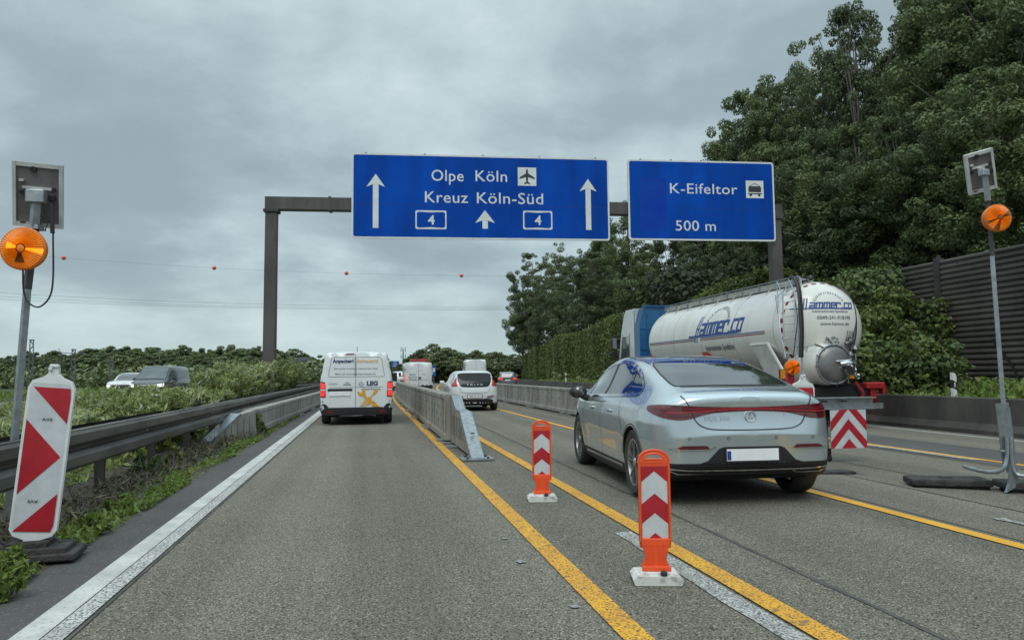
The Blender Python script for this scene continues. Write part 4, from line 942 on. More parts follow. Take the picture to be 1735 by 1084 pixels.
# ---------------------------------------------------------------- silver saloon
def saloon():
    r = empty('saloon_car', (3.53, 7.10, 0.008), -.082, 'silver blue saloon with full-width tail lamp strip in the middle lane', 'car', sc=.95); r.scale = (.95, .88, .95)
    side = [(-.40, .25), (-.68, .29), (-.82, .345), (-.895, .42), (-.905, .52), (-.925, .62)] + spline([(-.948, .705), (-.915, .76), (-.885, .84), (-.872, .92), (-.878, .98), (-.888, 1.03), (-.87, 1.068), (-.80, 1.10)], 5) + spline([(-.74, 1.115), (-.60, 1.135), (-.25, 1.215), (.25, 1.335), (.75, 1.435), (1.3, 1.50), (1.75, 1.512), (2.2, 1.455), (2.65, 1.31), (3.05, 1.12), (3.35, 1.0), (3.7, .87), (3.9, .70), (3.97, .5), (3.93, .3), (3.7, .19), (2.5, .17), (1.0, .17), (.3, .2)], 6)
    half = [(-.96, 0), (-.955, .30), (-.925, .58), (-.85, .77), (-.68, .885), (-.40, .945), (0, .968), (1.0, .972), (2.2, .970), (3.1, .958), (3.5, .90), (3.78, .74), (3.93, .45), (3.98, 0)]
    up = spline(half, 6); plan = up + [(y, -x) for y, x in up[::-1][1:-1]]
    zs = [.15, .28, .42, .62, .80, .95, 1.04, 1.12, 1.24, 1.39, 1.54, 1.75]; ss = [.93, .965, .985, 1.0, .992, .965, .915, .855, .79, .715, .63, .5]
    from_z = lambda z: np.interp(z, zs, ss)
    def sfun(y, z):
        s = from_z(z); above = smooth01(.92, 1.19, z); tp = smooth01(1.3, -.7, y)*.10 + smooth01(1.9, 3.2, y)*.10
        s = s*(1-tp*above)
        # sculpted flank: shallow hollow low on the doors, flared arches
        hol = .012*np.exp(-((z-.50)/.14)**2)*smooth01(.4, .8, y)*smooth01(2.8, 2.3, y)
        lip = .010*np.exp(-((z-.735)/.05)**2)*smooth01(-.95, -.5, y)*smooth01(.1, -.3, y)*0
        fl = .012*(np.exp(-((y-0)/.42)**2)+np.exp(-((y-3.12)/.42)**2))*smooth01(.85, .6, z)
        return s*(1-hol+fl)
    V, F_ = body_shell(side, plan, sfun, .10, 0.0, 3.1, .66, 220, 280, crown=.045, grid=.010)
    # sharpen the rear: lip, bumper step (real relief in the surface)
    def cl(c, n):
        if c.z < .30 or (c.z < .375 and c.y < -.50): return 1
        return 0
    V2 = V
    R_ = .375; ar = []
    for y in (0, 3.12):
        for s in (-1, 1): ar.append((y, .36, R_+.005, s*.60 if s > 0 else -1.1, 1.1 if s > 0 else -.60))
    body, bvh = shell_object('body', V2, F_, [SILVER, BLACK, WELL], r, cl, ar)
    B = lambda u, v: (Vector((u, -3, v))); BD = (0, 1, 0)
    Lf = lambda u, v: (Vector((-3, u, v))); LD = (1, 0, 0); Rf = lambda u, v: (Vector((3, u, v))); RD_ = (-1, 0, 0)
    T = lambda u, v: (Vector((u, v, 4))); TD = (0, 0, -1)
    def pj(name, pts, o, d, mats, off=.004, cell=.06, mir=False):
        return project(name, pts, [tuple(range(len(pts)))], o, d, bvh, mats, r, off, cell)
    def rb(name, pts, w, o, d, m, closed=False, off=.005, cell=.05):
        vs, fs = ribbon2(pts, w, closed); return project(name, vs, fs, o, d, bvh, m, r, off, cell)
    # rear window
    rw = [(-.60, -.42), (-.3, -.455), (0, -.465), (.3, -.455), (.60, -.42), (.615, -.30), (.60, .10), (.555, .52), (.49, .70), (.25, .76), (0, .775), (-.25, .76), (-.49, .70), (-.555, .52), (-.60, .10), (-.615, -.30)]
    pj('rear_window', rw, T, TD, [GLASS], .003, .07); rb('rear_window_seal', rw+[rw[0]], .018, T, TD, BLACK, off=.0045)
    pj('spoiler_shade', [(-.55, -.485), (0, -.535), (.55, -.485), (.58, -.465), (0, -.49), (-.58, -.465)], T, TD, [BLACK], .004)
    rb('high_brake_lamp', [(-.28, -.525), (.28, -.525)], .014, T, TD, TAIL, off=.007)
    # side glass
    dlo = spline([(2.98, 1.020), (2.75, 1.14), (2.35, 1.31), (1.9, 1.405), (1.45, 1.432), (.95, 1.40), (.5, 1.305), (.20, 1.17), (.10, 1.085), (.20, 1.060), (1.0, 1.035), (2.0, 1.010), (2.7, .995)], 5, True)
    for o, d, nm in ((Lf, LD, 'l'), (Rf, RD_, 'r')):
        pj('side_window', dlo, o, d, [GLASS], .003, .06)
        rb('window_trim', dlo, .034, o, d, CHROME, True, .007)
        rb('window_divider', [(.66, 1.34), (.55, 1.06)], .022, o, d, BLACK, off=.006); rb('door_pillar', [(1.62, 1.41), (1.56, 1.03)], .075, o, d, PFR, off=.0065); rb('window_divider', [(2.62, 1.16), (2.52, .99)], .03, o, d, BLACK, off=.006)
        # door gaps
        rb('door_gap', [(1.55, .99), (1.55, .60), (1.52, .30)], .008, o, d, SEAMC); rb('door_gap', [(2.62, .98), (2.70, .75), (2.60, .45), (2.55, .30)], .008, o, d, SEAMC)
        rb('door_gap', [(.62, 1.0), (.60, .88), (.44, .70), (.42, .42)], .008, o, d, SEAMC)
        rb('sill_trim', [(.48, .272), (2.56, .262)], .030, o, d, CHROME, off=.007); rb('sill_gap', [(.45, .30), (2.6, .29)], .007, o, d, SEAMC)
        rb('arch_lip', [(0+.40*math.cos(t), .36+.40*math.sin(t)) for t in np.linspace(.15, PI-.15, 16)], .012, o, d, SEAMC, off=.002)
    for s in (-1, 1):
        for y in (1.05, 2.08):
            h = bvh.ray_cast(Vector((s*3, y, .86)), Vector((-s, 0, 0)), 5)[0]
            mb = MB(); mb.box((h.x+s*.012, y, .86), (.028, .20, .026), bev=.010); hh = mb.build('door_handle', SILVER, r, smooth=True)
            MB().box((h.x+s*.004, y, .845), (.012, .18, .012)).build('handle_recess', BLACK, hh)
        mb = MB(); m = MB()
        bm = bmesh.new(); bmesh.ops.create_uvsphere(bm, u_segments=20, v_segments=12, radius=1)
        vs = [(v.co.x*.125+s*1.06, v.co.y*.075+2.50, v.co.z*.085+1.045) for v in bm.verts]; fs = [[q.index for q in f.verts] for f in bm.faces]; bm.free()
        mb.add(vs, fs); mb.tube([(s*.90, 2.52, .955), (s*.98, 2.51, .975), (s*1.02, 2.50, 1.0)], [.05, .04, .04], 8)
        mm = mb.build('wing_mirror', BLACK if s < 0 else BLACK, r, smooth=True)
        MB().lathe([(0, -.078), (.07, -.074), (.075, -.06)], 20, 'y', (s*1.06, 2.50, 1.045)).build('mirror_glass', GLASS, mm, smooth=True)
    # full-width tail lamp
    tl = [(x_, z_+.055) for x_, z_ in [(0, .902), (.35, .909), (.62, .922), (.78, .930), (.875, .920), (.905, .888), (.90, .85), (.85, .81), (.74, .785), (.62, .790), (.50, .820), (.36, .848), (.18, .860), (0, .864)]]
    tl = spline(tl, 4); full = tl + [(-x, z) for x, z in tl[::-1][1:-1]]
    pj('tail_lamp_strip', full, B, BD, [TAIL], .006, .035)
    rb('light_bar', [(-.80, .912), (-.7, .910), (-.5, .922), (-.2, .940), (.2, .940), (.5, .922), (.7, .910), (.80, .912)], .007, B, BD, TAIL_B, off=.009)
    rb('light_bar_upper', [(-.60, .952), (-.35, .949), (.35, .949), (.60, .952)], .004, B, BD, TAIL_B, off=.009)
    bl_ = spline([(-.66, 1.07), (-.62, 1.0), (-.585, .94), (-.565, .87), (-.52, .80), (-.44, .760), (-.31, .745), (0, .740), (.31, .745), (.44, .760), (.52, .80), (.565, .87), (.585, .94), (.62, 1.0), (.66, 1.07)], 4)
    rb('boot_lid_gap', bl_, .009, B, BD, SEAMC, off=.0075, cell=.03)
    # badge: ring with three-pointed star
    hz = .865; y_ = bvh.ray_cast(Vector((0, -3, hz)), Vector((0, 1, 0)))[0].y-.010
    mb = MB(); mb.tube([(.052*math.cos(t), y_-.002, hz+.052*math.sin(t)) for t in np.linspace(0, 2*PI, 29)[:-1]], .0052, 8, closed=True)
    for k in range(3):
        a = PI/2+k*2*PI/3; c_, s_ = math.cos(a), math.sin(a)
        mb.add([(.050*c_, y_, hz+.050*s_), (.0085*-s_, y_+.002, hz+.0085*c_), (.0085*s_, y_+.002, hz-.0085*c_), (.012*c_, y_-.009, hz+.012*s_), (-.004*c_, y_-.004, hz-.004*s_)], [(0, 1, 3), (0, 3, 2), (1, 4, 3), (2, 3, 4)])
    mb.build('badge', CHROME, r)
    for txt, a, b, z0_, cp in (('EQE 300', -.455, -.205, .835, .040), ('E', .345, .362, .865, .022)):
        vs, fs = text2(txt, a, b, z0_, cp, .01, 0, 1.1); project('badge_lettering', vs, fs, B, BD, bvh, CHROME, r, .006, .2)
    # bumper
    pj('plate_recess', [(-.60, .40), (-.44, .45), (-.33, .565), (-.28, .582), (.28, .582), (.33, .565), (.44, .45), (.60, .40)], B, BD, [BLACK], .005, .05)
    pj('lower_bumper', [(-.90, .22), (.90, .22), (.93, .425), (-.93, .425)], B, BD, [BLACK], .006, .05)
    for o_, d_ in ((Lf, LD), (Rf, RD_)): pj('lower_bumper', [(-.88, .28), (-.46, .28), (-.46, .36), (-.56, .425), (-.88, .425)], o_, d_, [BLACK], .006, .05)
    rb('bumper_trim', [(-.82, .378), (-.6, .366), (0, .360), (.6, .366), (.82, .378)], .014, B, BD, CHROME, off=.016)
    for s in (-1, 1):
        rb('exhaust_trim', [(s*.80, .362), (s*.72, .332), (s*.48, .330), (s*.43, .352)], .010, B, BD, CHROME, off=.015)
        rb('reflector_trim', [(s*.36, .585), (s*.42, .558), (s*.74, .555), (s*.80, .570)], .014, B, BD, CHROME, off=.007)
        pj('reflector', [(s*.42, .564), (s*.70, .562), (s*.74, .575), (s*.68, .596), (s*.45, .596)], B, BD, [TAIL], .008, .04)
    for x in (-.62, -.24, .24, .62): 
        pts = [(x+.014*math.cos(t), .665+.014*math.sin(t)) for t in np.linspace(0, 2*PI, 13)[:-1]]; rb('parking_sensor', pts, .004, B, BD, SEAMC, True, .004)
    py = bvh.ray_cast(Vector((0, -3, .50)), Vector((0, 1, 0)))[0].y-.014
    mb = MB(); mb.box((0, py, .497), (.555, .012, .135), bev=.004); pl = mb.build('plate_holder', PFR, r)
    MB().box((0, py-.0085, .505), (.52, .004, .112)).build('number_plate', PLATE, pl); MB().box((-.238, py-.012, .500), (.038, .003, .085)).build('plate_badge', EUB, pl)
    # wheels, floor
    for y in (0, 3.12):
        for s in (-1, 1): wheel(r, (s*.835, y, .355), .355, .255, s, 5, ALU)
    MB().box((0, 1.5, .27), (1.45, 4.0, .10)).build('floor_pan', WELL, r)
    MB().prism([(-.5, .27), (-.75, .30), (-.75, .36), (-.4, .36), (-.4, .27)], -.55, .55, 'x').build('diffuser', BLACK, r)
    # roof aerial, interior hints
    rb('roof_gap', [(-.565, .60), (-.585, 1.2), (-.55, 1.8)], .012, T, TD, SEAMC); rb('roof_gap', [(.565, .60), (.585, 1.2), (.55, 1.8)], .012, T, TD, SEAMC)
    return r
saloon()

# ---------------------------------------------------------------- vans
def van(loc, rz, label, H=1.93, hw=.95, L=4.9, wb=3.2, oh=.95, paint=CARW, name='delivery_van', k=.07, sc=.96, tumble=.10, res=(90, 90), hood=True, bumper_z=.42, nose=1.15):
    r = empty(name, loc, rz, label, 'van', None, sc)
    f = L-oh
    side = spline([(-oh+.10, .25), (-oh, .33), (-oh-.01, .8), (-oh+.015, 1.25), (-oh+.08, H-.13), (-oh+.17, H-.02), (-oh+.6, H), (f-2.3, H), (f-1.75, H-.04), (f-1.35, H-.30), (f-.95, nose+.12), (f-.6, nose), (f-.15, nose-.18), (f, nose-.45), (f, .35), (f-.2, .22), (1, .22)], 5, True)
    up = spline([(-oh, 0), (-oh, hw*.6), (-oh+.02, hw*.9), (-oh+.12, hw*.985), (-oh+.4, hw), (wb*.6, hw), (f-.9, hw*.985), (f-.35, hw*.90), (f-.05, hw*.6), (f, 0)], 5); plan = up+[(y, -x) for y, x in up[::-1][1:-1]]
    zs = [.2, .35, .6, 1.0, 1.2, H-.25, H]; ss = [.94, .975, .99, 1.0, .985, 1-tumble, 1-tumble-.05]
    V, F_ = body_shell(side, plan, lambda y, z: np.interp(z, zs, ss), k, 0.2, f-1.0, H*.45, res[0], res[1], crown=.02, grid=.02)
    ar = []
    for y in (0, wb):
        for s in (-1, 1): ar.append((y, .34, .40, s*.55 if s > 0 else -1.2, 1.2 if s > 0 else -.55))
    cl = lambda c, n: 1 if (c.z < bumper_z and c.y < -oh+.35) or c.z < .30 else 0
    body, bvh = shell_object('body', V, F_, [paint, BLACK, WELL], r, cl, ar)
    for y in (0, wb):
        for s in (-1, 1): wheel(r, (s*(hw-.13), y, .335), .335, .23, s, 5, ALU, False, 28)
    MB().box((0, wb/2, .26), (hw*1.5, L*.85, .12)).build('floor_pan', WELL, r)
    B = lambda u, v: Vector((u, -4, v))
    def pj(name, pts, mats, off=.005, cell=.1, o=None, d=(0, 1, 0)): return project(name, pts, [tuple(range(len(pts)))], o or B, d, bvh, mats, r, off, cell)
    def rb(name, pts, w, m, closed=False, off=.006, o=None, d=(0, 1, 0)):
        vs, fs = ribbon2(pts, w, closed); return project(name, vs, fs, o or B, d, bvh, m, r, off, .1)
    def tx(name, t, a, b, z, cap, m, bold=.02, off=.010, shear=0):
        vs, fs = text2(t, a, b, z, cap, bold, shear); return project(name, vs, fs, B, (0, 1, 0), bvh, m, r, off, .25)
    for s in (-1, 1):                                       # mirrors, side glass
        mb = MB(); mb.box((s*(hw+.12), f-1.25, nose+.10), (.17, .10, .28), bev=.03); mb.tube([(s*(hw-.05), f-1.2, nose-.0), (s*(hw+.08), f-1.22, nose+.02)], .03, 6); mb.build('wing_mirror', BLACK, r)
        o_ = (lambda u, v, s=s: Vector((s*4, u, v)))
        pj('side_window', [(f-2.3, nose+.08), (f-1.15, nose+.06), (f-1.45, H-.28), (f-2.25, H-.22)], [GLASS], .004, .1, o_, (-s, 0, 0))
        rb('door_gap', [(f-2.35, .40), (f-2.38, H-.15)], .012, SEAMC, False, .004, o_, (-s, 0, 0)); rb('door_gap', [(.62, .35), (.60, H-.15)], .012, SEAMC, False, .004, o_, (-s, 0, 0)); rb('side_moulding', [(-oh+.5, .62), (f-1.3, .62)], .03, BLACK, False, .006, o_, (-s, 0, 0))
    ws = [(-hw*.78, f-.93), (hw*.78, f-.93), (hw*.70, f-1.60), (-hw*.70, f-1.60)]
    pj('windscreen', ws, [GLASS], .004, .1, lambda u, v: Vector((u, v, 4)), (0, 0, -1))
    return r, pj, rb, tx, bvh
STEELV = pmat('grimy_steel', (.16, .16, .155), .6, .5, col2=(.1, .1, .1), vs=9)
BLUTX = pmat('navy_vinyl', (0.018, 0.03, 0.11), .5, col2=(.022, .036, .13), vs=6)
GOLDTX = pmat('gold_vinyl', (0.68, 0.34, 0.03), .5, col2=(.60, .29, .025), vs=6)
PALEG = pmat('pale_gold_vinyl', (0.66, 0.46, 0.20), .5, col2=(.60, .42, .18), vs=6)
GREYTX = pmat('grey_vinyl', (0.12, 0.13, 0.16), .5, col2=(.14, .15, .18), vs=6)
GAPG = pmat('light_panel_gap', (0.16, 0.17, 0.18), .6, col2=(.2, .21, .22), vs=6)
def service_van():
    r, pj, rb, tx, bvh = van((-.262, 19.0+.89, .01), -.012, 'white service van with gold wrench and screwdriver and lit tail lamps in the left lane', H=1.96, hw=.965, k=.11, tumble=.115, res=(120, 140), sc=.938)
    # door split, glass outlines, grooves
    rb('door_gap', [(-.03, .46), (-.03, 1.88)], .014, GAPG); 
    fr = lambda x0, x1, z0, z1, t: [(x0+.0, z0), (x1, z0), (x1-(t if x1 > .3 else 0), z1), (x0+(t if x0 < -.3 else 0), z1)]
    rb('window_outline', spline([(-.735, 1.30), (-.70, 1.28), (-.05, 1.28), (-.05, 1.80), (-.58, 1.80), (-.66, 1.76)], 1, True), .012, GAPG, True); rb('window_outline', [(-.01, 1.28), (.70, 1.28), (.735, 1.30), (.66, 1.76), (.58, 1.80), (-.01, 1.80)], .012, GAPG, True)
    rb('door_crease', [(-.70, 1.0), (.70, 1.0)], .010, GAPG)
    pj('high_brake_lamp', [(-.30, 1.865), (-.06, 1.865), (-.06, 1.895), (-.28, 1.895)], [TAIL_M], .012)
    pj('bumper_corner', [(-.97, .30), (-.66, .30), (-.72, .47), (-.80, .56), (-.96, .56)], [BLACK], .008); pj('bumper_corner', [(.97, .30), (.66, .30), (.72, .47), (.80, .56), (.96, .56)], [BLACK], .008)
    pj('bumper_step', [(-.93, .28), (.93, .28), (.93, .45), (-.93, .45)], [BLACK], .02)
    rb('bumper_edge', [(-.70, .455), (.70, .455)], .02, PFR, False, .022)
    for s in (-1, 1):
        o = (-.0)
        lt = [(s*.80, .74), (s*.93, .74), (s*.945, 1.13), (s*.90, 1.155), (s*.815, 1.14)]
        t = pj('tail_lamp', lt, [TAIL_M], .014, .05)
        for z0, z1 in ((.965, 1.11), (.77, .91)):
            q = pj('tail_lamp_light', [(s*.825, z0), (s*.925, z0), (s*.925, z1), (s*.825, z1)], [TAIL_ON], .022, .05); 
        pj('tail_lamp_clear', [(s*.815, .92), (s*.93, .92), (s*.93, .95), (s*.815, .95)], [WHITE], .022, .05)
        pj('bumper_reflector', [(s*.60, .335), (s*.76, .335), (s*.76, .37), (s*.60, .37)], [TAIL_M], .026)
        for z in (.60, 1.32): pj('hinge', [(s*.86, z), (s*.95, z), (s*.95, z+.05), (s*.86, z+.05)], [ALU], .018)
    pj('handle_strip', [(-.745, .90), (-.12, .90), (-.10, .925), (-.12, .965), (-.73, .965), (-.76, .93)], [BLACK], .014)
    y_ = bvh.ray_cast(Vector((-.43, -4, .82)), Vector((0, 1, 0)))[0].y
    MB().box((-.43, y_-.015, .83), (.54, .014, .115), bev=.005).build('number_plate', PLATE, r)
    tx('lettering', 'Anpacker?', -.63, -.075, 1.655, .095, BLUTX, .035); tx('lettering', 'Anheuern!', -.005, .565, 1.655, .095, PALEG, .03)
    tx('lettering', 'Wir suchen motivierte Handwerker: innen', -.60, .565, 1.48, .038, GREYTX, .01); tx('lettering', 'Mehr auf: www.technikservice-plus.de', -.555, .50, 1.335, .040, GREYTX, .01)
    tx('lettering', 'VIVARO', -.74, -.50, 1.075, .035, GREYTX, .01); tx('lettering', 'LEG', .27, .56, 1.045, .115, BLUTX, .045); tx('lettering', 'TechnikService', .18, .63, .925, .050, GREYTX, .012)
    # small roof-shaped badge and round badge
    rb('badge', [(-.37, 1.07), (-.30, 1.085), (-.14, 1.085)], .012, ALU); rb('badge', [(-.31, 1.115), (-.25, 1.13), (-.19, 1.115)], .02, ALU); rb('badge', [(-.34, 1.06), (-.14, 1.06)], .014, GREYTX)
    rb('badge', [(.12+.055*math.cos(t), 1.08+.055*math.sin(t)) for t in np.linspace(0, 2*PI, 21)[:-1]], .013, ALU, True, .012)
    rb('badge', [(.045, 1.075), (.13, 1.075), (.115, 1.088), (.20, 1.088)], .012, ALU, False, .012)
    # wrench and screwdriver
    def rot(pts, c, a): return [(c[0]+x*math.cos(a)-y*math.sin(a), c[1]+x*math.sin(a)+y*math.cos(a)) for x, y in pts]
    C_ = (.31, .66); W = .012
    hd = [(.105*math.cos(t), .26+.105*math.sin(t)) for t in np.linspace(rad(128), rad(412), 18)] + [(.038, .31), (.035, .25), (-.035, .25), (-.042, .31)]
    pj('wrench_motif', rot(hd[::-1], (.29, .66), rad(38)), [GOLDTX], W, .5)
    pj('wrench_motif', rot([(-.042, .15), (.042, .15), (.042, .07), (-.042, .07)], (.29, .66), rad(38)), [GOLDTX], W, .5)
    pj('wrench_motif', rot([(-.045, .045), (.05, .045), (.11, -.02), (.10, -.10), (.07, -.14), (-.065, -.30), (-.075, -.05)], (.33, .68), rad(-38)), [GOLDTX], W, .5)
    for q in (-.02, .03): rb('motif_finger', rot([(q, -.08), (q-.01, -.25)], (.33, .68), rad(-38)), .012, CARW, False, .016)
    pj('screwdriver_motif', rot([(-.028, .22), (.028, .22), (.045, .29), (.04, .37), (0, .40), (-.04, .37), (-.045, .29)], (.29, .64), rad(-42)), [GOLDTX], W, .5)
    pj('screwdriver_motif', rot([(-.016, .08), (.016, .08), (.016, .21), (-.016, .21)], (.29, .64), rad(-42)), [GOLDTX], W, .5)
    pj('screwdriver_motif', [(.40, .62), (.475, .56), (.62, .47), (.44, .47)], [GOLDTX], W, .5); pj('screwdriver_motif', [(.38, .60), (.44, .64), (.60, .47), (.42, .47)], [GOLDTX], W+.002, .5)
    MB().tube([(.0, -.35, 1.93), (.0, -.42, 2.10)], .008, 5).build('aerial', BLACK, r)
    MB().tube([(-.45, -.90, .25), (.0, -.90, .24), (.32, -.90, .27), (.50, -.90, .24)], .016, 6).build('tow_bar', STEELV, r)
service_van()
def panel_van(px, Y, w_, H, label, red, paint=CARW2, rz=0.0, X=None):
    d = ray(px, 640); X = d.x/d.y*Y if X is None else X
    r, pj, rb, tx, bvh = van((X, Y+.95, gz(X-bend(Y))), rz, label, H=H, hw=w_/2, L=5.2, wb=3.4, k=.06, tumble=.05, paint=paint, res=(60, 70), sc=1.0, bumper_z=.50)
    rb('door_gap', [(0, .52), (0, H-.1)], .02, GAPG); rb('door_crease', [(-w_*.42, H*.42), (w_*.42, H*.42)], .015, GAPG)
    for s in (-1, 1):
        pj('tail_lamp', [(s*w_*.455, .72), (s*w_*.49, .72), (s*w_*.49, 1.22), (s*w_*.455, 1.22)], [TAIL_ON if s < 0 else TAIL], .012, .1)
        pj('hinge', [(s*w_*.44, 1.45), (s*w_*.475, 1.45), (s*w_*.475, 1.55), (s*w_*.44, 1.55)], [GREYTX], .01); pj('hinge', [(s*w_*.44, H-.5), (s*w_*.475, H-.5), (s*w_*.475, H-.42), (s*w_*.44, H-.42)], [GREYTX], .01)
    pj('bumper_step', [(-w_*.47, .30), (w_*.47, .30), (w_*.47, .50), (-w_*.47, .50)], [BLACK], .03)
    MB().box((0.06, -.985, 1.02), (.18, .04, .10)).build('door_handle', BLACK, r)
    if red:
        tx('lettering', 'SERVICE', -.62, -.22, 1.20, .09, GREYTX, .02); tx('lettering', 'MONTAGE', -.70, -.12, 1.03, .08, GREYTX, .02); tx('lettering', 'TECHNIK', -.66, -.15, .86, .09, GREYTX, .02); tx('lettering', 'KD 12', .22, .42, 1.22, .06, GREYTX, .02)
        MB().box((.15, .9, H+.12), (1.25, 1.5, .24), bev=.04).build('roof_box', pmat('red_roof_load', (.42, .035, .03), .6, col2=(.3, .03, .025), vs=4), r)
        MB().box((-.05, .0, H+.04), (1.1, .1, .06)).build('roof_bar', ALU, r)
    return r
panel_van(709.5, 51.0, 1.98, 2.08, 'grubby white panel van with red roof load behind the white service van', True)
panel_van(808, 62, 1.85, 2.55, 'tall plain white van ahead of the white hatchback', False, CARW, rz=-.06)

# ---------------------------------------------------------------- passenger cars
def car(loc, rz, label, paint, side, half, zs, ss, wb, R=.33, k=.10, res=(80, 80), taper=.10, hw=.90, beltz=.95, sc=.96, name='passenger_car', lowz=.30, cat='car', zc=.6, y1=None):
    r = empty(name, loc, rz, label, cat, None, sc); up = spline(half, 5); plan = up+[(y, -x) for y, x in up[::-1][1:-1]]
    def sfun(y, z):
        s = np.interp(z, zs, ss); ab = smooth01(beltz-.08, beltz+.2, z); return s*(1-taper*smooth01(1.0, -.8, y)*ab-taper*smooth01(wb*.5, wb*.95, y)*ab)
    V, F_ = body_shell(spline(side, 5, True), plan, sfun, k, 0.0, y1 or wb, zc, res[0], res[1], grid=.02)
    ar = [(y, R-.01, R+.03, .5 if s > 0 else -1.2, 1.2 if s > 0 else -.5) for y in (0, wb) for s in (-1, 1)]
    body, bvh = shell_object('body', V, F_, [paint, BLACK, WELL], r, lambda c, n: 1 if c.z < lowz else 0, ar)
    for y in (0, wb):
        for s in (-1, 1): wheel(r, (s*(hw-.13), y, R-.005), R-.005, .22, s, 5, ALU, True, 28)
    MB().box((0, wb/2, .24), (1.4, wb+.9, .10)).build('floor_pan', WELL, r)
    O = {'b': (lambda u, v: Vector((u, -4, v)), (0, 1, 0)), 'f': (lambda u, v: Vector((u, 8, v)), (0, -1, 0)), 't': (lambda u, v: Vector((u, v, 4)), (0, 0, -1)), 'l': (lambda u, v: Vector((-4, u, v)), (1, 0, 0)), 'r': (lambda u, v: Vector((4, u, v)), (-1, 0, 0))}
    def pj(name, pts, mats, off=.006, cell=.08, fr='b'): return project(name, pts, [tuple(range(len(pts)))], O[fr][0], O[fr][1], bvh, mats, r, off, cell)
    def rb(name, pts, w, m, closed=False, off=.007, fr='b'):
        vs, fs = ribbon2(pts, w, closed); return project(name, vs, fs, O[fr][0], O[fr][1], bvh, m, r, off, .1)
    return r, pj, rb, bvh
def mirrors(r, hw, y, z, m):
    for s in (-1, 1):
        mb = MB(); mb.box((s*(hw+.10), y, z), (.18, .09, .12), bev=.035); mb.tube([(s*(hw-.08), y+.03, z-.05), (s*(hw+.04), y, z-.03)], .025, 6); mb.build('wing_mirror', m, r, smooth=True)
def hatchback():
    side = [(-.55, .25), (-.68, .32), (-.74, .5), (-.76, .68), (-.72, .85), (-.67, .98), (-.62, 1.08), (-.50, 1.25), (-.38, 1.40), (-.30, 1.435), (-.1, 1.45), (.5, 1.465), (1.2, 1.455), (1.7, 1.36), (2.2, 1.10), (2.6, .99), (3.1, .88), (3.4, .68), (3.45, .45), (3.3, .25), (1, .2)]
    half = [(-.77, 0), (-.76, .35), (-.71, .62), (-.60, .78), (-.40, .87), (0, .90), (1.2, .905), (2.4, .89), (3.0, .80), (3.3, .58), (3.45, 0)]
    r, pj, rb, bvh = car((3.545, 25.3, .01), -.03, 'white hatchback with high red tail lamps driving between the concrete barrier rows', CARW, side, half, [.2, .35, .6, .85, .98, 1.1, 1.3, 1.45, 1.6], [.95, .98, 1.0, .99, .95, .88, .79, .70, .6], 2.65, R=.33, hw=.905, res=(110, 120), sc=.925, taper=.06)
    rw = spline([(-.54, 1.345), (0, 1.37), (.54, 1.345), (.605, 1.27), (.60, 1.08), (.52, .91), (.40, .865), (0, .855), (-.40, .865), (-.52, .91), (-.60, 1.08), (-.605, 1.27)], 3, True)
    pj('rear_window', rw, [GLASS_D], .008, .06)
    pj('roof_spoiler', [(-.55, 1.385), (.55, 1.385), (.57, 1.35), (0, 1.385), (-.57, 1.35)], [CARW], .03)
    for s in (-1, 1):
        lamp = [(s*.635, 1.20), (s*.67, 1.18), (s*.76, 1.02), (s*.875, .94), (s*.85, .885), (s*.66, .885), (s*.61, .93), (s*.655, 1.04)]
        pj('tail_lamp', lamp, [pmat('bright_tail_red', (.50, .03, .04), .2, col2=(.35, .015, .02), vs=14, coat=1)], .014, .06)
        pj('bumper_reflector', [(s*.42, .52), (s*.70, .56), (s*.72, .535), (s*.62, .50), (s*.46, .49)], [TAIL], .010)
        rb('bumper_crease', [(s*.34, .40), (s*.44, .47), (s*.76, .47)], .012, SEAMC)
        o = 'l' if s < 0 else 'r'
        pj('side_window', [(-.28, 1.02), (-.10, 1.30), (.5, 1.38), (1.2, 1.37), (1.6, 1.27), (2.05, 1.02), (1.0, .98)], [GLASS], .006, .08, o); rb('door_pillar', [(.98, 1.36), (.98, .99)], .06, BLACK, False, .012, o); rb('door_gap', [(.98, .97), (.98, .35)], .01, SEAMC, False, .006, o)
    vs, fs = text2('VOLVO', -.29, .29, .93, .035, .02, 0, 1.8); project('badge_lettering', vs, fs, lambda u, v: Vector((u, -4, v)), (0, 1, 0), bvh, CHROME, r, .014, .2)
    rb('wiper', [(-.05, 1.02), (.28, 1.00)], .02, BLACK, False, .016)
    pj('bumper_insert', [(-.62, .25), (-.68, .38), (-.56, .44), (-.34, .45), (-.30, .43), (.30, .43), (.34, .45), (.56, .44), (.68, .38), (.62, .25)], [BLACK], .010)
    rb('tailgate_gap', [(-.56, .86), (-.50, .70), (-.40, .66), (.40, .66), (.50, .70), (.56, .86)], .010, SEAMC)
    y_ = bvh.ray_cast(Vector((0, -4, .53)), Vector((0, 1, 0)))[0].y
    pl = MB().box((0, y_-.012, .53), (.56, .014, .145), bev=.004).build('plate_holder', PFR, r)
    MB().box((0, y_-.022, .53), (.52, .004, .112)).build('number_plate', PLATE, pl)
    vs, fs = text2('MG GV 2714', -.19, .24, .50, .062, .02); mb = MB(); mb.add([(v[0], y_-.026, v[1]) for v in vs], fs); mb.build('plate_lettering', SGNK, pl)
    rb('diffuser_bar', [(-.30, .235), (.05, .235)], .03, ALU, False, .02)
    mirrors(r, .90, 1.95, 1.02, CARW)
hatchback()
def suv_side(): return [(-.62, .30), (-.74, .40), (-.78, .7), (-.75, .95), (-.70, 1.10), (-.58, 1.40), (-.48, 1.55), (-.2, 1.60), (.8, 1.63), (1.4, 1.60), (1.85, 1.45), (2.25, 1.15), (2.7, 1.08), (3.2, .98), (3.4, .75), (3.42, .45), (3.3, .3), (1, .24)]
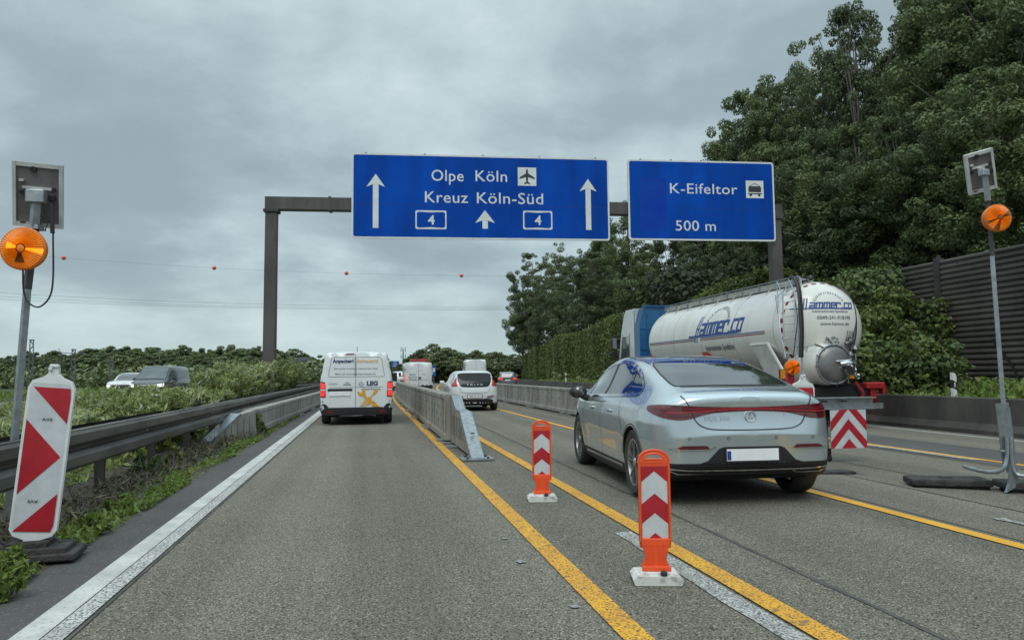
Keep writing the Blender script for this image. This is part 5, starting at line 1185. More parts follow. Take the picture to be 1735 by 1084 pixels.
def dark_suv():
    d = ray(864, 640); Y = 66.; X = d.x/d.y*Y
    half = [(-.78, 0), (-.77, .45), (-.70, .75), (-.5, .88), (0, .91), (1.2, .92), (2.4, .90), (3.1, .80), (3.35, .55), (3.42, 0)]
    r, pj, rb, bvh = car((X-.1, Y+.7, -.16), .16*-1+.02, 'dark grey estate car with red tail lamps beside the tall hedge', CARG, suv_side(), half, [.2, .4, .7, 1.0, 1.15, 1.4, 1.6], [.95, .98, 1, .99, .93, .85, .76], 2.7, R=.35, hw=.91, res=(60, 60), beltz=1.05, name='estate_car')
    pj('rear_window', [(-.60, 1.12), (.60, 1.12), (.54, 1.45), (-.54, 1.45)], [GLASS], .01, .1); pj('tailgate_panel', [(-.70, .88), (.70, .88), (.68, 1.10), (-.68, 1.10)], [CARK], .006, .1)
    for s in (-1, 1):
        pj('tail_lamp', [(s*.50, .90), (s*.86, .88), (s*.88, 1.08), (s*.52, 1.04)], [TAIL_ON], .014, .08)
        pj('side_window', [(-.4, 1.12), (-.3, 1.42), (.6, 1.52), (1.5, 1.48), (2.05, 1.14)], [GLASS], .006, .1, 'l' if s < 0 else 'r')
    pj('number_plate', [(-.26, .80), (.26, .80), (.26, .90), (-.26, .90)], [PLATE], .015, .2); mirrors(r, .92, 2.0, 1.12, CARK); rb('roof_rail', [(-.58, -.2), (-.60, 1.3)], .04, ALU, False, .03, 't'); rb('roof_rail', [(.58, -.2), (.60, 1.3)], .04, ALU, False, .03, 't')
dark_suv()
def oncoming(px, Y, X, z, label, paint, kind, name, rz=PI, cat='car', lit=True, res=(60, 60), sc=1.0):
    if kind == 'van':
        side = [(-.75, .30), (-.80, .5), (-.80, 1.2), (-.74, 1.80), (-.6, 1.92), (0, 1.95), (1.6, 1.95), (2.0, 1.90), (2.35, 1.70), (2.85, 1.28), (3.3, 1.12), (3.55, 1.0), (3.68, .75), (3.68, .4), (3.5, .3), (1, .25)]
        half = [(-.80, 0), (-.79, .75), (-.65, .90), (0, .93), (2.0, .93), (3.0, .90), (3.45, .78), (3.62, .5), (3.68, 0)]; zs = [.2, .4, .7, 1.0, 1.2, 1.7, 1.95]; ss = [.95, .98, 1, 1, .97, .87, .80]; wb = 2.9; bz = 1.1
    else:
        side = suv_side(); side = [(y, z_*(.93 if z_ > 1.1 else 1)) for y, z_ in side]
        half = [(-.78, 0), (-.77, .45), (-.70, .75), (-.5, .86), (0, .89), (1.2, .90), (2.4, .88), (3.1, .80), (3.35, .55), (3.42, 0)]; zs = [.2, .4, .7, .95, 1.1, 1.35, 1.6]; ss = [.95, .98, 1, .99, .93, .85, .74]; wb = 2.65; bz = 1.0
    r, pj, rb, bvh = car((X, Y, z), rz, label, paint, side, half, zs, ss, wb, R=.33, hw=.90, res=res, taper=.05, beltz=bz, name=name, cat=cat, sc=sc)
    if kind == 'van':
        pj('windscreen', [(-.74, 2.88), (.74, 2.88), (.66, 2.12), (-.66, 2.12)], [GLASS_M], .008, .1, 't')
        for s in (-1, 1): pj('side_window', [(.9, 1.20), (2.55, 1.20), (2.15, 1.68), (1.0, 1.72)], [GLASS_M], .006, .1, 'l' if s < 0 else 'r'); pj('rear_side_window', [(-.6, 1.22), (.8, 1.22), (.8, 1.7), (-.5, 1.7)], [GLASS_M], .006, .1, 'l' if s < 0 else 'r'); pj('headlight', [(s*.55, .80), (s*.84, .84), (s*.84, 1.02), (s*.58, .96)], [pmat('headlight', (.8, .8, .75), .2, col2=(.6, .6, .58), vs=6, coat=1, emit=(1, .95, .8), es=.8)], .012, .1, 'f')
    else:
        pj('windscreen', [(-.66, 2.25), (.66, 2.25), (.58, 1.55), (-.58, 1.55)], [GLASS], .008, .1, 't')
        for s in (-1, 1): pj('side_window', [(-.3, 1.08), (-.2, 1.36), (.6, 1.42), (1.4, 1.40), (2.0, 1.08)], [GLASS], .006, .1, 'l' if s < 0 else 'r'); pj('headlight', [(s*.50, .72), (s*.80, .74), (s*.80, .86), (s*.55, .84)], [MATS.get('headlight') or GLASS], .012, .1, 'f')
    if kind == 'van': rb('windscreen_frame', [(-.76, 2.90), (.76, 2.90), (.68, 2.10), (-.68, 2.10)], .06, BLACK, True, .012, 't'); rb('bonnet_gap', [(-.80, 3.0), (0, 3.05), (.80, 3.0)], .02, SEAMC, False, .008, 't')
    pj('grille', [(-.42, .55), (.42, .55), (.46, .85), (-.46, .85)], [BLACK], .010, .1, 'f'); pj('number_plate', [(-.26, .45), (.26, .45), (.26, .55), (-.26, .55)], [PLATE], .014, .2, 'f')
    mirrors(r, .92, (2.35 if kind == 'van' else 1.95), (1.25 if kind == 'van' else 1.08), BLACK)
    return r
def XY(px, Y): d = ray(px, 640); return d.x/d.y*Y
oncoming(257, 42, XY(262, 39), .01, 'dark grey oncoming van behind the central reservation bushes', CARK, 'van', 'passenger_van', PI-.10, 'van', sc=.93, res=(80, 80))
oncoming(200, 47, XY(213, 44), .01, 'silver oncoming car half hidden behind the dark oncoming van', CARW2, 'car', 'passenger_car', PI-.05)
oncoming(384, 75, XY(384, 72), .01, 'small white oncoming car far left beyond the bushes', CARW, 'car', 'passenger_car', PI-.1, res=(40, 40))
oncoming(508, 105, XY(507, 100), .01, 'white oncoming car far off just left of the service van', CARW, 'car', 'passenger_car', PI, res=(40, 40))
oncoming(520, 125, XY(521, 122), .01, 'pale oncoming car farthest off beside the distant gantry', CARW2, 'car', 'passenger_car', PI, res=(40, 40))
oncoming(676, 60, XY(677, 66), .01, 'white car queuing far ahead between the two white vans', CARW, 'car', 'passenger_car', 0, res=(50, 50))
# ================================================================ TANKER TRUCK
TANKW = pmat('tank_paint', (0.74, 0.735, 0.69), 0.36, col2=(0.62, 0.61, 0.56), vs=1.6, vdet=8, stretch=(1, 1.6, .35), vlo=.45, vhi=.8, coat=.5)
TANKP = pmat('tank_trim', (0.42, 0.42, 0.39), 0.45, col2=(0.33, 0.33, 0.30), vs=3)
CABB = pmat('cab_blue', (0.008, 0.095, 0.24), 0.4, col2=(0.012, 0.12, 0.28), vs=1.2, coat=.25)
CABW = pmat('cab_white', (0.68, 0.70, 0.70), 0.35, col2=(0.60, 0.62, 0.62), vs=2, coat=.6)
REDF = pmat('chassis_red', (0.38, 0.018, 0.022), 0.45, col2=(0.28, 0.014, 0.018), vs=4)
LIDG = pmat('lid_grey', (0.24, 0.24, 0.235), 0.4, .5, col2=(0.17, 0.17, 0.165), vs=3)
AMBP = pmat('amber_plate', (0.75, 0.28, 0.015), .4, col2=(.6, .2, .01), vs=4)
HOSE = pmat('black_hose', (0.02, 0.02, 0.021), .6, col2=(.035, .035, .036), vs=14)
STEELD = pmat('dirty_steel', (0.24, 0.24, 0.24), .4, .8, col2=(.12, .12, .12), vs=12)
tr = empty('tanker_truck', (11.5, 16.7, gz(11.5)), 0, 'white silo tanker truck with blue cab and dashed red ring round its rear', 'truck')
XC, Y0, ZG = 11.5, 16.7, gz(11.5)
def W2(p, dy=0): return (p[0]-XC, p[1]-Y0, p[2]-ZG)          # world point to truck space
R_, ZC = 1.22, 2.34-ZG
def tank_r(y):      # radius along the tank
    if y < .75: return R_*math.sqrt(max(0, 1-((.75-y)/.78)**2.1))**.92
    if y > 9.3: return R_*math.sqrt(max(0, 1-((y-9.3)/.62)**2))
    return R_
prof = [(max(tank_r(y), .001), y) for y in [-.0275]+list(np.linspace(0, .75, 14))+list(np.linspace(1.2, 9.2, 12))+list(np.linspace(9.3, 9.92, 9))]
mb = MB(); n = 96
mb.lathe(prof, n, 'y', (0, 0, ZC))
tank = mb.build('tank', TANKW, tr, smooth=True, autos=60)
bvh_t = BVHTree.FromPolygons([Vector(v) for v in mb.v], mb.f)
BK = lambda u, v: Vector((u, -5, v)); SD = lambda u, v: Vector((-5, u, v))
def ring_pts(y, a0, a1, k=8, lift=.0): return [((tank_r(y)+lift)*math.cos(a), y, ZC+(tank_r(y)+lift)*math.sin(a)) for a in np.linspace(a0, a1, k)]
# dashed red ring at the rear seam
mb = MB()
for k in range(30):
    a0 = 2*PI*k/30; a1 = a0+2*PI/30*.52
    A, B_ = ring_pts(.43, a0, a1, 5, .005), ring_pts(.49, a0, a1, 5, .005)
    mb.add(A+B_, [(i, i+1, i+6, i+5) for i in range(4)])
mb.build('dashed_ring', pmat('ring_red', (.20, .012, .02), .5, col2=(.15, .01, .016), vs=4), tr)
mb = MB()
for y in (.74, 2.9, 5.0, 7.1, 9.25): mb.tube(ring_pts(y, 0, 2*PI, 60, .0)[:-1], .008, 5, closed=True)
mb.build('weld_seam', TANKP, tr)
BLU = pmat('tank_lettering_blue', (0.018, 0.065, 0.24), .45, col2=(.022, .075, .26), vs=5)
RDS = pmat('tank_stripe_red', (0.26, 0.03, 0.045), .5, col2=(.22, .025, .04), vs=5)
def seg_letters(word, x0, x1, z0, h, shear):
    """chunky slanted block letters drawn as thick strokes"""
    G = {'a': [[(0, .0), (1, 0), (1, 1), (0, 1)], [(1, .45), (.0, .45), (0, 0)]], 'm': [[(0, 0), (0, 1), (1, 1), (1, 0)], [(.5, 1), (.5, 0)]], 'e': [[(1, 0), (0, 0), (0, 1), (1, 1), (1, .5), (0, .5)]], 'r': [[(0, 0), (0, 1), (1, 1), (1, .7)]],
         '.': [[(.3, 0), (.7, 0)]], 'c': [[(1, 0), (0, 0), (0, 1), (1, 1)]], 'o': [[(0, 0), (1, 0), (1, 1), (0, 1), (0, 0)]]}
    wd = {'m': 1.35, '.': .45}; tot = sum(wd.get(c, 1)+.28 for c in word); k = (x1-x0)/tot; x = x0; vs, fs = [], []
    for c in word:
        w = wd.get(c, 1)*k
        for st in G[c]:
            P = [(x+p[0]*w*.92+shear*p[1]*h, z0+p[1]*h) for p in st]
            for i in range(len(P)-1):
                a, b = np.array(P[i]), np.array(P[i+1]); t = (b-a)/(np.linalg.norm(b-a)+1e-9); e = .028*h/.3
                v, f = ribbon2([tuple(a-t*e), tuple(b+t*e)], .080*h/.3*(1.0)); o = len(vs); vs += v; fs += [tuple(i_+o for i_ in q) for q in f]
        x += (wd.get(c, 1)+.28)*k
    return vs, fs
# stripes along the left side; y runs forward, seen from the left the front is on the left, so mirror u
MS = lambda v2: [(-p[0], p[1]) for p in v2]
SDm = lambda u, v: Vector((-5, -u, v))
def side(name, vs, fs, m, off=.006, cell=.15): return project(name, vs, fs, SDm, (1, 0, 0), bvh_t, m, tr, off, cell)
z1 = ZC+.015
for za, m in ((.055, BLU), (-.0, RDS)):
    for a, b in (((-9.85, -5.35)), ((-5.0, -1.15))):
        vs, fs = ribbon2([(a, z1+za-.12), (b, z1+za-.12)], .028); side('side_stripe', vs, fs, m, .0055)
LZ = z1+.03
vs, fs = seg_letters('ammer.co', -5.05, -2.35, LZ, .33, .35); side('side_lettering', vs, fs, BLU)
for a, b, w in (((-5.42, LZ-.22), (-5.13, LZ+.60), .065), ((-5.28, LZ-.22), (-4.99, LZ+.60), .06)):
    vs, fs = ribbon2([a, b], w); side('side_lettering', vs, fs, BLU)
vs, fs = ribbon2([(-5.32, LZ+.20), (-5.08, LZ+.20)], .05); side('side_lettering', vs, fs, BLU, .0063)
vs, fs = ribbon2([(-5.85, LZ-.03), (-2.6, LZ-.03)], .065); side('side_lettering', vs, fs, BLU, .0062)
vs, fs = text2('Internationale Spedition', -4.75, -2.95, LZ-.50, .17, .015); side('side_lettering', vs, fs, GREYTX, .008, .3)
def arc_text(word, cx, cz, R, a0, a1, cap, mat_, origin, d, sx=1.0):
    for i, ch in enumerate(word):
        a = a0+(a1-a0)*i/(len(word)-1); vs, fs = text2(ch, -.35*cap, .35*cap, 0, cap, .02) if ch != 'I' else text2(ch, -.08*cap, .08*cap, 0, cap, .02)
        ca, sa = math.cos(a-PI/2), math.sin(a-PI/2)
        vs = [(cx+sx*(R*math.cos(a)+v[0]*ca-v[1]*sa), cz+R*math.sin(a)+v[0]*sa+v[1]*ca) for v in vs]
        project('arc_lettering', vs, fs, origin, d, bvh_t, mat_, tr, .006, .2)
arc_text('EUROPAVERKEHRE', -3.95, LZ+.10, .62, rad(150), rad(30), .10, GREYTX, SDm, (1, 0, 0), 1.15)
for i in range(9):
    a = rad(150-15*i); p0 = (-3.95+.50*1.15*math.cos(a), LZ+.10+.5*math.sin(a)); side('arc_star', [(p0[0]-.015, p0[1]-.012), (p0[0]+.015, p0[1]-.012), (p0[0], p0[1]+.02)], [(0, 1, 2)], PALEG)
# rear writing
def back(name, vs, fs, m, off=.010, cell=.10): return project(name, vs, fs, BK, (0, 1, 0), bvh_t, m, tr, off, cell)
RX = -.16; RZ = at(1395, 521, 16.9).z-ZG-.02
vs, fs = seg_letters('ammer.co', RX-.40, RX+.84, RZ, .13, .3); back('rear_lettering', vs, fs, BLU)
for a, b, w in (((RX-.56, RZ-.05), (RX-.46, RZ+.25), .03), ((RX-.50, RZ-.05), (RX-.40, RZ+.25), .03), ((RX-.80, RZ-.015), (RX+.80, RZ-.015), .03)):
    vs, fs = ribbon2([a, b], w); back('rear_lettering', vs, fs, BLU, .0105)
vs, fs = text2('Internationale Spedition', RX-.36, RX+.62, RZ-.115, .055, .015); back('rear_lettering', vs, fs, GREYTX, .011, .3)
vs, fs = text2('0049-241-918190', RX-.26, RX+.68, RZ-.29, .085, .01); back('rear_lettering', vs, fs, GREYTX, .011, .3)
vs, fs = text2('www.hamco.de', RX-.20, RX+.62, RZ-.44, .075, .01); back('rear_lettering', vs, fs, GREYTX, .011, .3)
arc_text('EUROPAVERKEHRE', RX+.15, RZ-.05, .42, rad(145), rad(35), .055, GREYTX, BK, (0, 1, 0), 1.05)
# discharge cone and lid
cz = at(1408, 617, 16.5).z-ZG; cx = at(1408, 617, 16.5).x-XC; Rl = .46
mb = MB(); mb.lathe([(Rl*1.02, -.33), (Rl*1.08, -.30), (Rl*1.12, .0), (Rl*1.5, .6)], 48, 'y', (cx, 0, cz)); mb.f = [f for f in mb.f if len(f) == 4]; mb.m = [0]*len(mb.f); mb.build('outlet_cone', TANKW, tr, smooth=True, autos=40)
mb = MB(); mb.lathe([(.001, -.47), (Rl*.35, -.455), (Rl*.7, -.41), (Rl*.96, -.35), (Rl*.98, -.33)], 48, 'y', (cx, 0, cz)); lid = mb.build('outlet_lid', LIDG, tr, smooth=True, autos=50)
mb = MB(); mb.tube([(cx+Rl*1.04*math.cos(a), -.335, cz+Rl*1.04*math.sin(a)) for a in np.linspace(0, 2*PI, 41)[:-1]], .028, 8, closed=True); mb.build('clamp_ring', GALV, tr, smooth=True)
mb = MB()
for k in range(12):
    a = k*PI/6+.1; mb.tube([(cx+Rl*.98*math.cos(a), -.37, cz+Rl*.98*math.sin(a)), (cx+Rl*1.16*math.cos(a), -.33, cz+Rl*1.16*math.sin(a))], .016, 5)
    if k in (3, 4): mb.tube([(cx+Rl*1.1*math.cos(a), -.34, cz+Rl*1.1*math.sin(a)), (cx+Rl*1.5*math.cos(a+.15), -.30, cz+Rl*1.5*math.sin(a+.15))], .022, 6)
mb.build('lid_clamp', STEELD, tr)
mb = MB()                                               # pipework from the lid
mb.tube(spline([(cx+.05, -.50, cz+.0), (cx+.26, -.56, cz+.02), (cx+.34, -.56, cz-.08), (cx+.30, -.52, cz-.26)], 6), .06, 10); mb.lathe([(.11, 0), (.11, .10), (.08, .12)], 14, 'y', (cx+.25, -.62, cz-.16))
mb.tube(spline([(cx+.30, -.56, cz-.03), (cx+.42, -.5, cz-.22), (cx+.58, -.4, cz-.34)], 6), .05, 10); mb.tube([(cx-.06, -.49, cz+.07), (cx+.30, -.55, cz+.10)], .018, 6)
mb.lathe([(.09, 0), (.09, .07)], 12, 'x', (cx+.36, -.50, cz-.17)); mb.lathe([(.075, 0), (.075, .06)], 12, 'x', (cx+.50, -.45, cz-.30)); mb.build('discharge_pipe', CHROME, tr, smooth=True, autos=40)
# skirt below tank, chassis
mb = MB(); mb.prism([(-.80, 1.45), (.55, 1.45), (.45, .98), (-.65, .98)], .15, .35, 'y'); mb.build('rear_skirt', TANKW, tr)
mb = MB(); mb.box((-.42, 4.9, .98), (.12, 9.6, .22)); mb.box((.42, 4.9, .98), (.12, 9.6, .22)); mb.box((0, .6, .95), (2.1, .12, .18)); mb.build('chassis_rail', REDF, tr)
mb = MB(); mb.box((0, .1, .82), (2.0, .06, .50)); mb.box((.1, -.05, .80), (1.5, .05, .40)); mb.build('mud_flap', BLACK, tr)
mb = MB(); mb.box((0, -.12, .52), (2.4, .10, .14)); mb.build('under_run_bar', GALV, tr)
mb = MB(); mb.box((-.96, -.05, .82), (.16, .20, .60), bev=.02); mb.box((-1.02, -.1, 1.06), (.45, .20, .14), bev=.03); mb.build('bumper_bracket', REDF, tr)
mb = MB(); mb.box((.96, -.05, .80), (.16, .20, .62), bev=.02); mb.box((1.0, -.1, 1.03), (.52, .22, .16), bev=.03); mb.box((1.24, -.1, .92), (.09, .20, .22), bev=.02);
mb.tube([(.45, -.15, 1.12), (.62, -.2, .85), (.60, -.15, .60)], .045, 8); mb.build('bumper_bracket', REDF, tr)
for a, b in ((1322, 1342), (1403, 1450)):
    p0, p1 = W2(at(a, 634, 16.55)), W2(at(b, 634, 16.55)); MB().box(((p0[0]+p1[0])/2, -.16, p0[2]), (p1[0]-p0[0], .03, .22)).build('amber_plate', AMBP, tr); MB().box(((p0[0]+p1[0])/2, -.13, p0[2]), (p1[0]-p0[0]+.03, .03, .25)).build('amber_plate_frame', BLACK, tr)
for x in (-.92, .92):
    mb = MB(); 
    for q in (-.08, .04): mb.lathe([(.05, -.18), (.05, -.16)], 12, 'y', (x+q, 0, .66))
    mb.build('tail_lamp', TAIL, tr)
# ladder at the left rear
def L3(px, py, y): p = at(px, py, Y0+y); return Vector(W2(p))
mb = MB(); a0, a1, b0, b1 = L3(1326, 497, .15), L3(1329, 607, -.1), L3(1346, 493, .10), L3(1349, 609, -.18)
mb.tube([L3(1317, 478, .75), L3(1322, 492, .25), a0, a1], .018, 6); mb.tube([L3(1336, 474, .7), L3(1342, 486, .2), b0, b1], .018, 6)
for k in range(9): t = (k+.3)/9; mb.tube([a0.lerp(a1, t), b0.lerp(b1, t)], .012, 5)
mb.tube([L3(1319, 482, .6), L3(1338, 480, .55)], .012, 5); mb.build('ladder', GALV, tr)
mb = MB(); mb.tube([tuple(p) for p in (L3(1316, 478, .8), L3(1319, 520, .3), L3(1322, 560, .05), L3(1331, 606, -.15))], .014, 6); mb.tube([tuple(p) for p in (L3(1314, 500, .7), L3(1318, 530, .4), L3(1320, 528, .35), L3(1317, 490, .6))], .012, 5)
mb.build('grab_rail', GALV, tr)
mb = MB()
for k, (dx, r_) in enumerate(((0, .035), (4, .022))):
    mb.tube(spline([tuple(L3(1338+dx, 469, .9)), tuple(L3(1346+dx, 472, .45)), tuple(L3(1352+dx, 490, .05)), tuple(L3(1355+dx, 520, -.1)), tuple(L3(1357+dx, 560, -.2)), tuple(L3(1356+dx, 605, -.25))], 7), r_, 8)
mb.tube(spline([tuple(L3(1346, 500, .1)), tuple(L3(1351, 540, -.1)), tuple(L3(1347, 580, -.2)), tuple(L3(1344, 607, -.2))], 7), .012, 6)
mb.build('hose', HOSE, tr, smooth=True)
mb = MB(); mb.tube(spline([tuple(L3(1420, 486, .8)), tuple(L3(1436, 502, .5)), tuple(L3(1446, 525, .25)), tuple(L3(1448, 560, .1)), tuple(L3(1441, 600, -.1)), tuple(L3(1432, 650, -.2))], 8), .055, 8); mb.build('hose', HOSE, tr, smooth=True)
mb = MB(); mb.tube(spline([tuple(L3(1438, 505, .55)), tuple(L3(1452, 530, .4)), tuple(L3(1454, 550, .35)), tuple(L3(1449, 580, .25)), tuple(L3(1450, 610, .2))], 8), .022, 8); mb.tube(spline([tuple(L3(1432, 505, .4)), tuple(L3(1448, 535, .3)), tuple(L3(1450, 560, .25)), tuple(L3(1445, 590, .2))], 8), .012, 8)
mb.tube([tuple(L3(1366, 596, -.05)), tuple(L3(1369, 585, -.05)), tuple(L3(1420, 585, -.05))], .018, 6); mb.tube([tuple(L3(1348, 588, -.05)), tuple(L3(1367, 588, -.05))], .018, 6); mb.tube([tuple(L3(1357, 562, -.1)), tuple(L3(1360, 640, -.2))], .022, 6); mb.tube([tuple(L3(1353, 498, .0)), tuple(L3(1353, 606, -.15))], .014, 6)
for (px, py) in ((1402, 575), (1406, 590), (1412, 572), (1414, 596), (1419, 580), (1420, 590)): mb.lathe([(.03, -.05), (.05, 0), (.03, .06)], 8, 'y', L3(px, py, -.1)); 
mb.tube([tuple(L3(1404, 572, -.1)), tuple(L3(1404, 600, -.1))], .015, 5); mb.tube([tuple(L3(1418, 572, -.1)), tuple(L3(1418, 600, -.1))], .03, 5); mb.build('pipework', GALV, tr)
mb = MB(); rgt = random.Random(8)
for k in range(16):
    p = L3(1440+rgt.uniform(-7, 9), 572+k*3.4, -.05+rgt.uniform(-.1, .15)); mb.lathe([(.02, -.07), (rgt.uniform(.06, .10), -.04), (rgt.uniform(.04, .08), .04), (.02, .07)], 8, rgt.choice('xyz'), p)
for k in range(4): mb.tube([tuple(L3(1436+k*4, 560, 0)), tuple(L3(1434+k*4, 632, -.1))], .012, 5)
mb.build('valve_cluster', STEELD, tr, smooth=True, autos=40)
# support strut panels under the left flank
def side_panel(name, pts, x, m, th=.03): 
    mb = MB(); mb.prism([(p[0], p[1]) for p in pts], x-th, x, 'x'); mb.build(name, m, tr)
SP = lambda px, py: (lambda q: (q.y-Y0, q.z-ZG))(Vector((0, 0, CAM_Z)) + ray(px, py)*((XC-1.16)/ray(px, py).x))
side_panel('fender_panel', [SP(1276, 587), SP(1302, 583), SP(1330, 640), SP(1302, 640)], -1.16, TANKP)
mb = MB()
o = [SP(1272, 583), SP(1302, 580), SP(1336, 640), SP(1333, 640), SP(1301, 583), SP(1273, 585)]; mb.prism(o, -1.20, -1.15, 'x'); mb.build('fender_edge', TANKW, tr)
side_panel('side_bracket', [SP(1186, 594), SP(1196, 592), SP(1202, 604), SP(1191, 606)], -1.02, REDF, .1)
side_panel('side_bracket', [SP(1099, 599), SP(1104, 598), SP(1106, 606), SP(1100, 606)], -1.02, REDF, .1)
# top walkway and rail
mb = MB(); zt = ZC+R_
mb.box((-.30, 4.9, zt+.045), (.42, 8.6, .03)); mb.box((-.52, 4.9, zt-.0), (.03, 8.7, .16))
for k in range(9): mb.tube([(-.56, .8+k*1.02, zt-.02), (-.72, .82+k*1.02, zt-.20), (-.80, .82+k*1.02, zt-.34)], .014, 5)
for k in range(5): mb.lathe([(.25, 0), (.25, .10), (.20, .14), (0, .16)], 20, 'z', (.08, 1.3+k*1.85, zt-.04))
mb.build('walkway', TANKP, tr)
mb = MB(); mb.tube([(-.56, .6, zt+.13), (-.56, 9.3, zt+.13)], .014, 5)
for k in range(10): mb.tube([(-.56, .6+k*.966, zt-.02), (-.56, .6+k*.966, zt+.13)], .012, 5); mb.box((-.56, .6+k*.966, zt+.0), (.05, .05, .07))
mb.tube(spline([(-.56, .6, zt+.13), (-.62, .35, zt+.02), (-.75, .2, zt-.22), (-.8, .45, zt-.32)], 5), .016, 6); mb.tube([(-.9, .75, zt-.25), (-.62, .6, zt+.1)], .014, 5); mb.tube([(-.75, 1.3, zt-.28), (-1.0, .95, zt-.42), (-.62, .7, zt-.05)], .012, 5)
mb.build('handrail', GALV, tr)
mb = MB(); mb.tube(spline([(-.2, .55, zt+.05), (-.05, .8, zt+.15), (.1, 1.3, zt+.10)], 5), .05, 8); mb.tube(spline([(-.3, .6, zt+.03), (-.2, 1.2, zt+.16), (0, 2.2, zt+.08)], 5), .03, 8); mb.build('top_hose', HOSE, tr, smooth=True)
# trailer and tractor wheels
for y in (1.55, 2.85, 4.15):
    for s in (-1, 1): wheel(tr, (s*1.03, y, .50), .50, .36, s, 8, STEELD, False, 32)
for y in (8.7, 12.0):
    for s in (-1, 1): wheel(tr, (s*1.03, y, .50), .50, .34, s, 8, STEELD, False, 32)
mb = MB()
for y in (1.55, 2.85, 4.15): mb.tube([(-.9, y, .5), (.9, y, .5)], .07, 8)
mb.box((0, 6.6, .75), (1.6, 1.2, .5)); mb.build('axle', BLACK, tr)
# cab
def cab():
    q = lambda px, py, Y: W2(at(px, py, Y))
    yb, yf = 10.35, 12.85; zt_ = W2(at(1075, 524, 28.0))[2]
    mb = MB(); zroof = 3.95
    outl = [(-1.20, .55), (1.20, .55), (1.20, 3.25), (1.02, zroof-.05), (.9, zroof), (-.9, zroof), (-1.02, zroof-.05), (-1.20, 3.25)]
    mb.prism(outl, yb, yb+.50, 'y'); mb.build('cab_rear', CABB, tr, autos=30)
    pr = [(yb+.51, .55), (yf-.05, .55), (yf, 1.2), (yf-.05, 1.9), (yf-.35, 2.9), (yf-.75, 3.7), (yf-1.0, zroof-.03), (yb+.51, zroof-.03)]
    mb = MB(); mb.prism(pr, -1.20, 1.20, 'x'); mb.build('cab_front', CABW, tr, autos=30)
    mb = MB()
    for x in (-.9, -.3, .3, .9): mb.box((x, yb-.02, 2.2), (.03, .04, 3.0))
    for z in (1.5, 2.3, 3.1): mb.box((0, yb-.015, z), (2.36, .03, .05))
    mb.box((0, yb-.05, zroof+.02), (2.2, .10, .05)); mb.build('cab_rear_ribs', CABB, tr)
    mb = MB()
    for s in (-1, 1): mb.prism([(yf-1.35, 2.0), (yf-.30, 1.95), (yf-.55, 2.85), (yf-1.35, 2.9)], s*1.204-.004, s*1.204+.004, 'x')
    mb.prism([(-1.05, 1.95), (1.05, 1.95), (1.0, 2.85), (-1.0, 2.85)], yf-.02, yf+.02, 'y'); mb.build('cab_window', GLASS_L, tr)
    mb = MB()
    for s in (-1, 1):
        mb.prism([(yf-1.42, .9), (yf-1.40, .9), (yf-1.40, 3.0), (yf-1.42, 3.0)], s*1.203-.003, s*1.203+.003, 'x'); mb.prism([(yb+.52, .55), (yb+.56, .55), (yb+.56, 3.85), (yb+.52, 3.85)], s*1.203-.003, s*1.203+.003, 'x')
    mb.build('door_gap', SEAMC, tr)
    for s in (-1, 1):
        mb = MB(); mb.box((s*1.42, yf-.10, 2.62), (.22, .14, .52), bev=.04); mb.box((s*1.42, yf-.10, 2.18), (.22, .14, .24), bev=.03); mb.tube([(s*1.15, yf-.2, 2.95), (s*1.40, yf-.12, 2.92)], .03, 6); mb.tube([(s*1.15, yf-.2, 2.0), (s*1.40, yf-.12, 2.02)], .03, 6); m_ = mb.build('wing_mirror', BLACK, tr)
        MB().box((s*1.42, yf-.175, 2.62), (.17, .008, .44)).build('mirror_glass', ALU, m_)
    mb = MB(); mb.box((0, 8.7, 1.12), (.85, 3.6, .14)); mb.box((0, 8.7, 1.22), (1.2, 1.0, .08)); mb.build('tractor_frame', BLACK, tr)
    mb = MB(); 
    for s in (-1, 1): mb.box((s*.95, 10.0, .75), (.5, 1.3, .55), bev=.05)
    mb.build('fuel_tank', ALU, tr)
cab()
# ================================================================ VEGETATION
def leafmat(name, c, c2, isl=.35, trans=.25): return pmat(name, c, .55, col2=c2, vs=.55, vdet=3, vlo=.35, vhi=.65, isl=isl, trans=trans, spec=.35)
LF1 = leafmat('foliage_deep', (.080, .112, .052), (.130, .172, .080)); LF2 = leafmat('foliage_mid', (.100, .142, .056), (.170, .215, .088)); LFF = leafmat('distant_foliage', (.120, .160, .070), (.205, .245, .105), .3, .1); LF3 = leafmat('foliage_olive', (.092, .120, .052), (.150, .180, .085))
LFH = leafmat('hedge_foliage', (.085, .122, .032), (.150, .190, .048)); LFI = leafmat('ivy_foliage', (.070, .110, .038), (.125, .170, .055))
LFW = leafmat('willow_foliage', (.30, .36, .15), (.43, .47, .23), .5); LFG = leafmat('grass_blades', (.11, .175, .032), (.19, .25, .06), .35); LFY = leafmat('yellow_green_weed', (.16, .18, .05), (.12, .15, .035), .3)
LFD = leafmat('dark_undergrowth', (.020, .032, .012), (.045, .055, .022), .4)  # darker than the other leaves; inside the wood this stands in for shade
FLW = pmat('white_blossom', (.55, .55, .46), .7, col2=(.42, .42, .34), vs=9, trans=.2)
BARK = pmat('bark', (.12, .105, .088), .9, col2=(.20, .18, .155), vs=3, stretch=(4, 4, .6), bump=.8, bs=14)
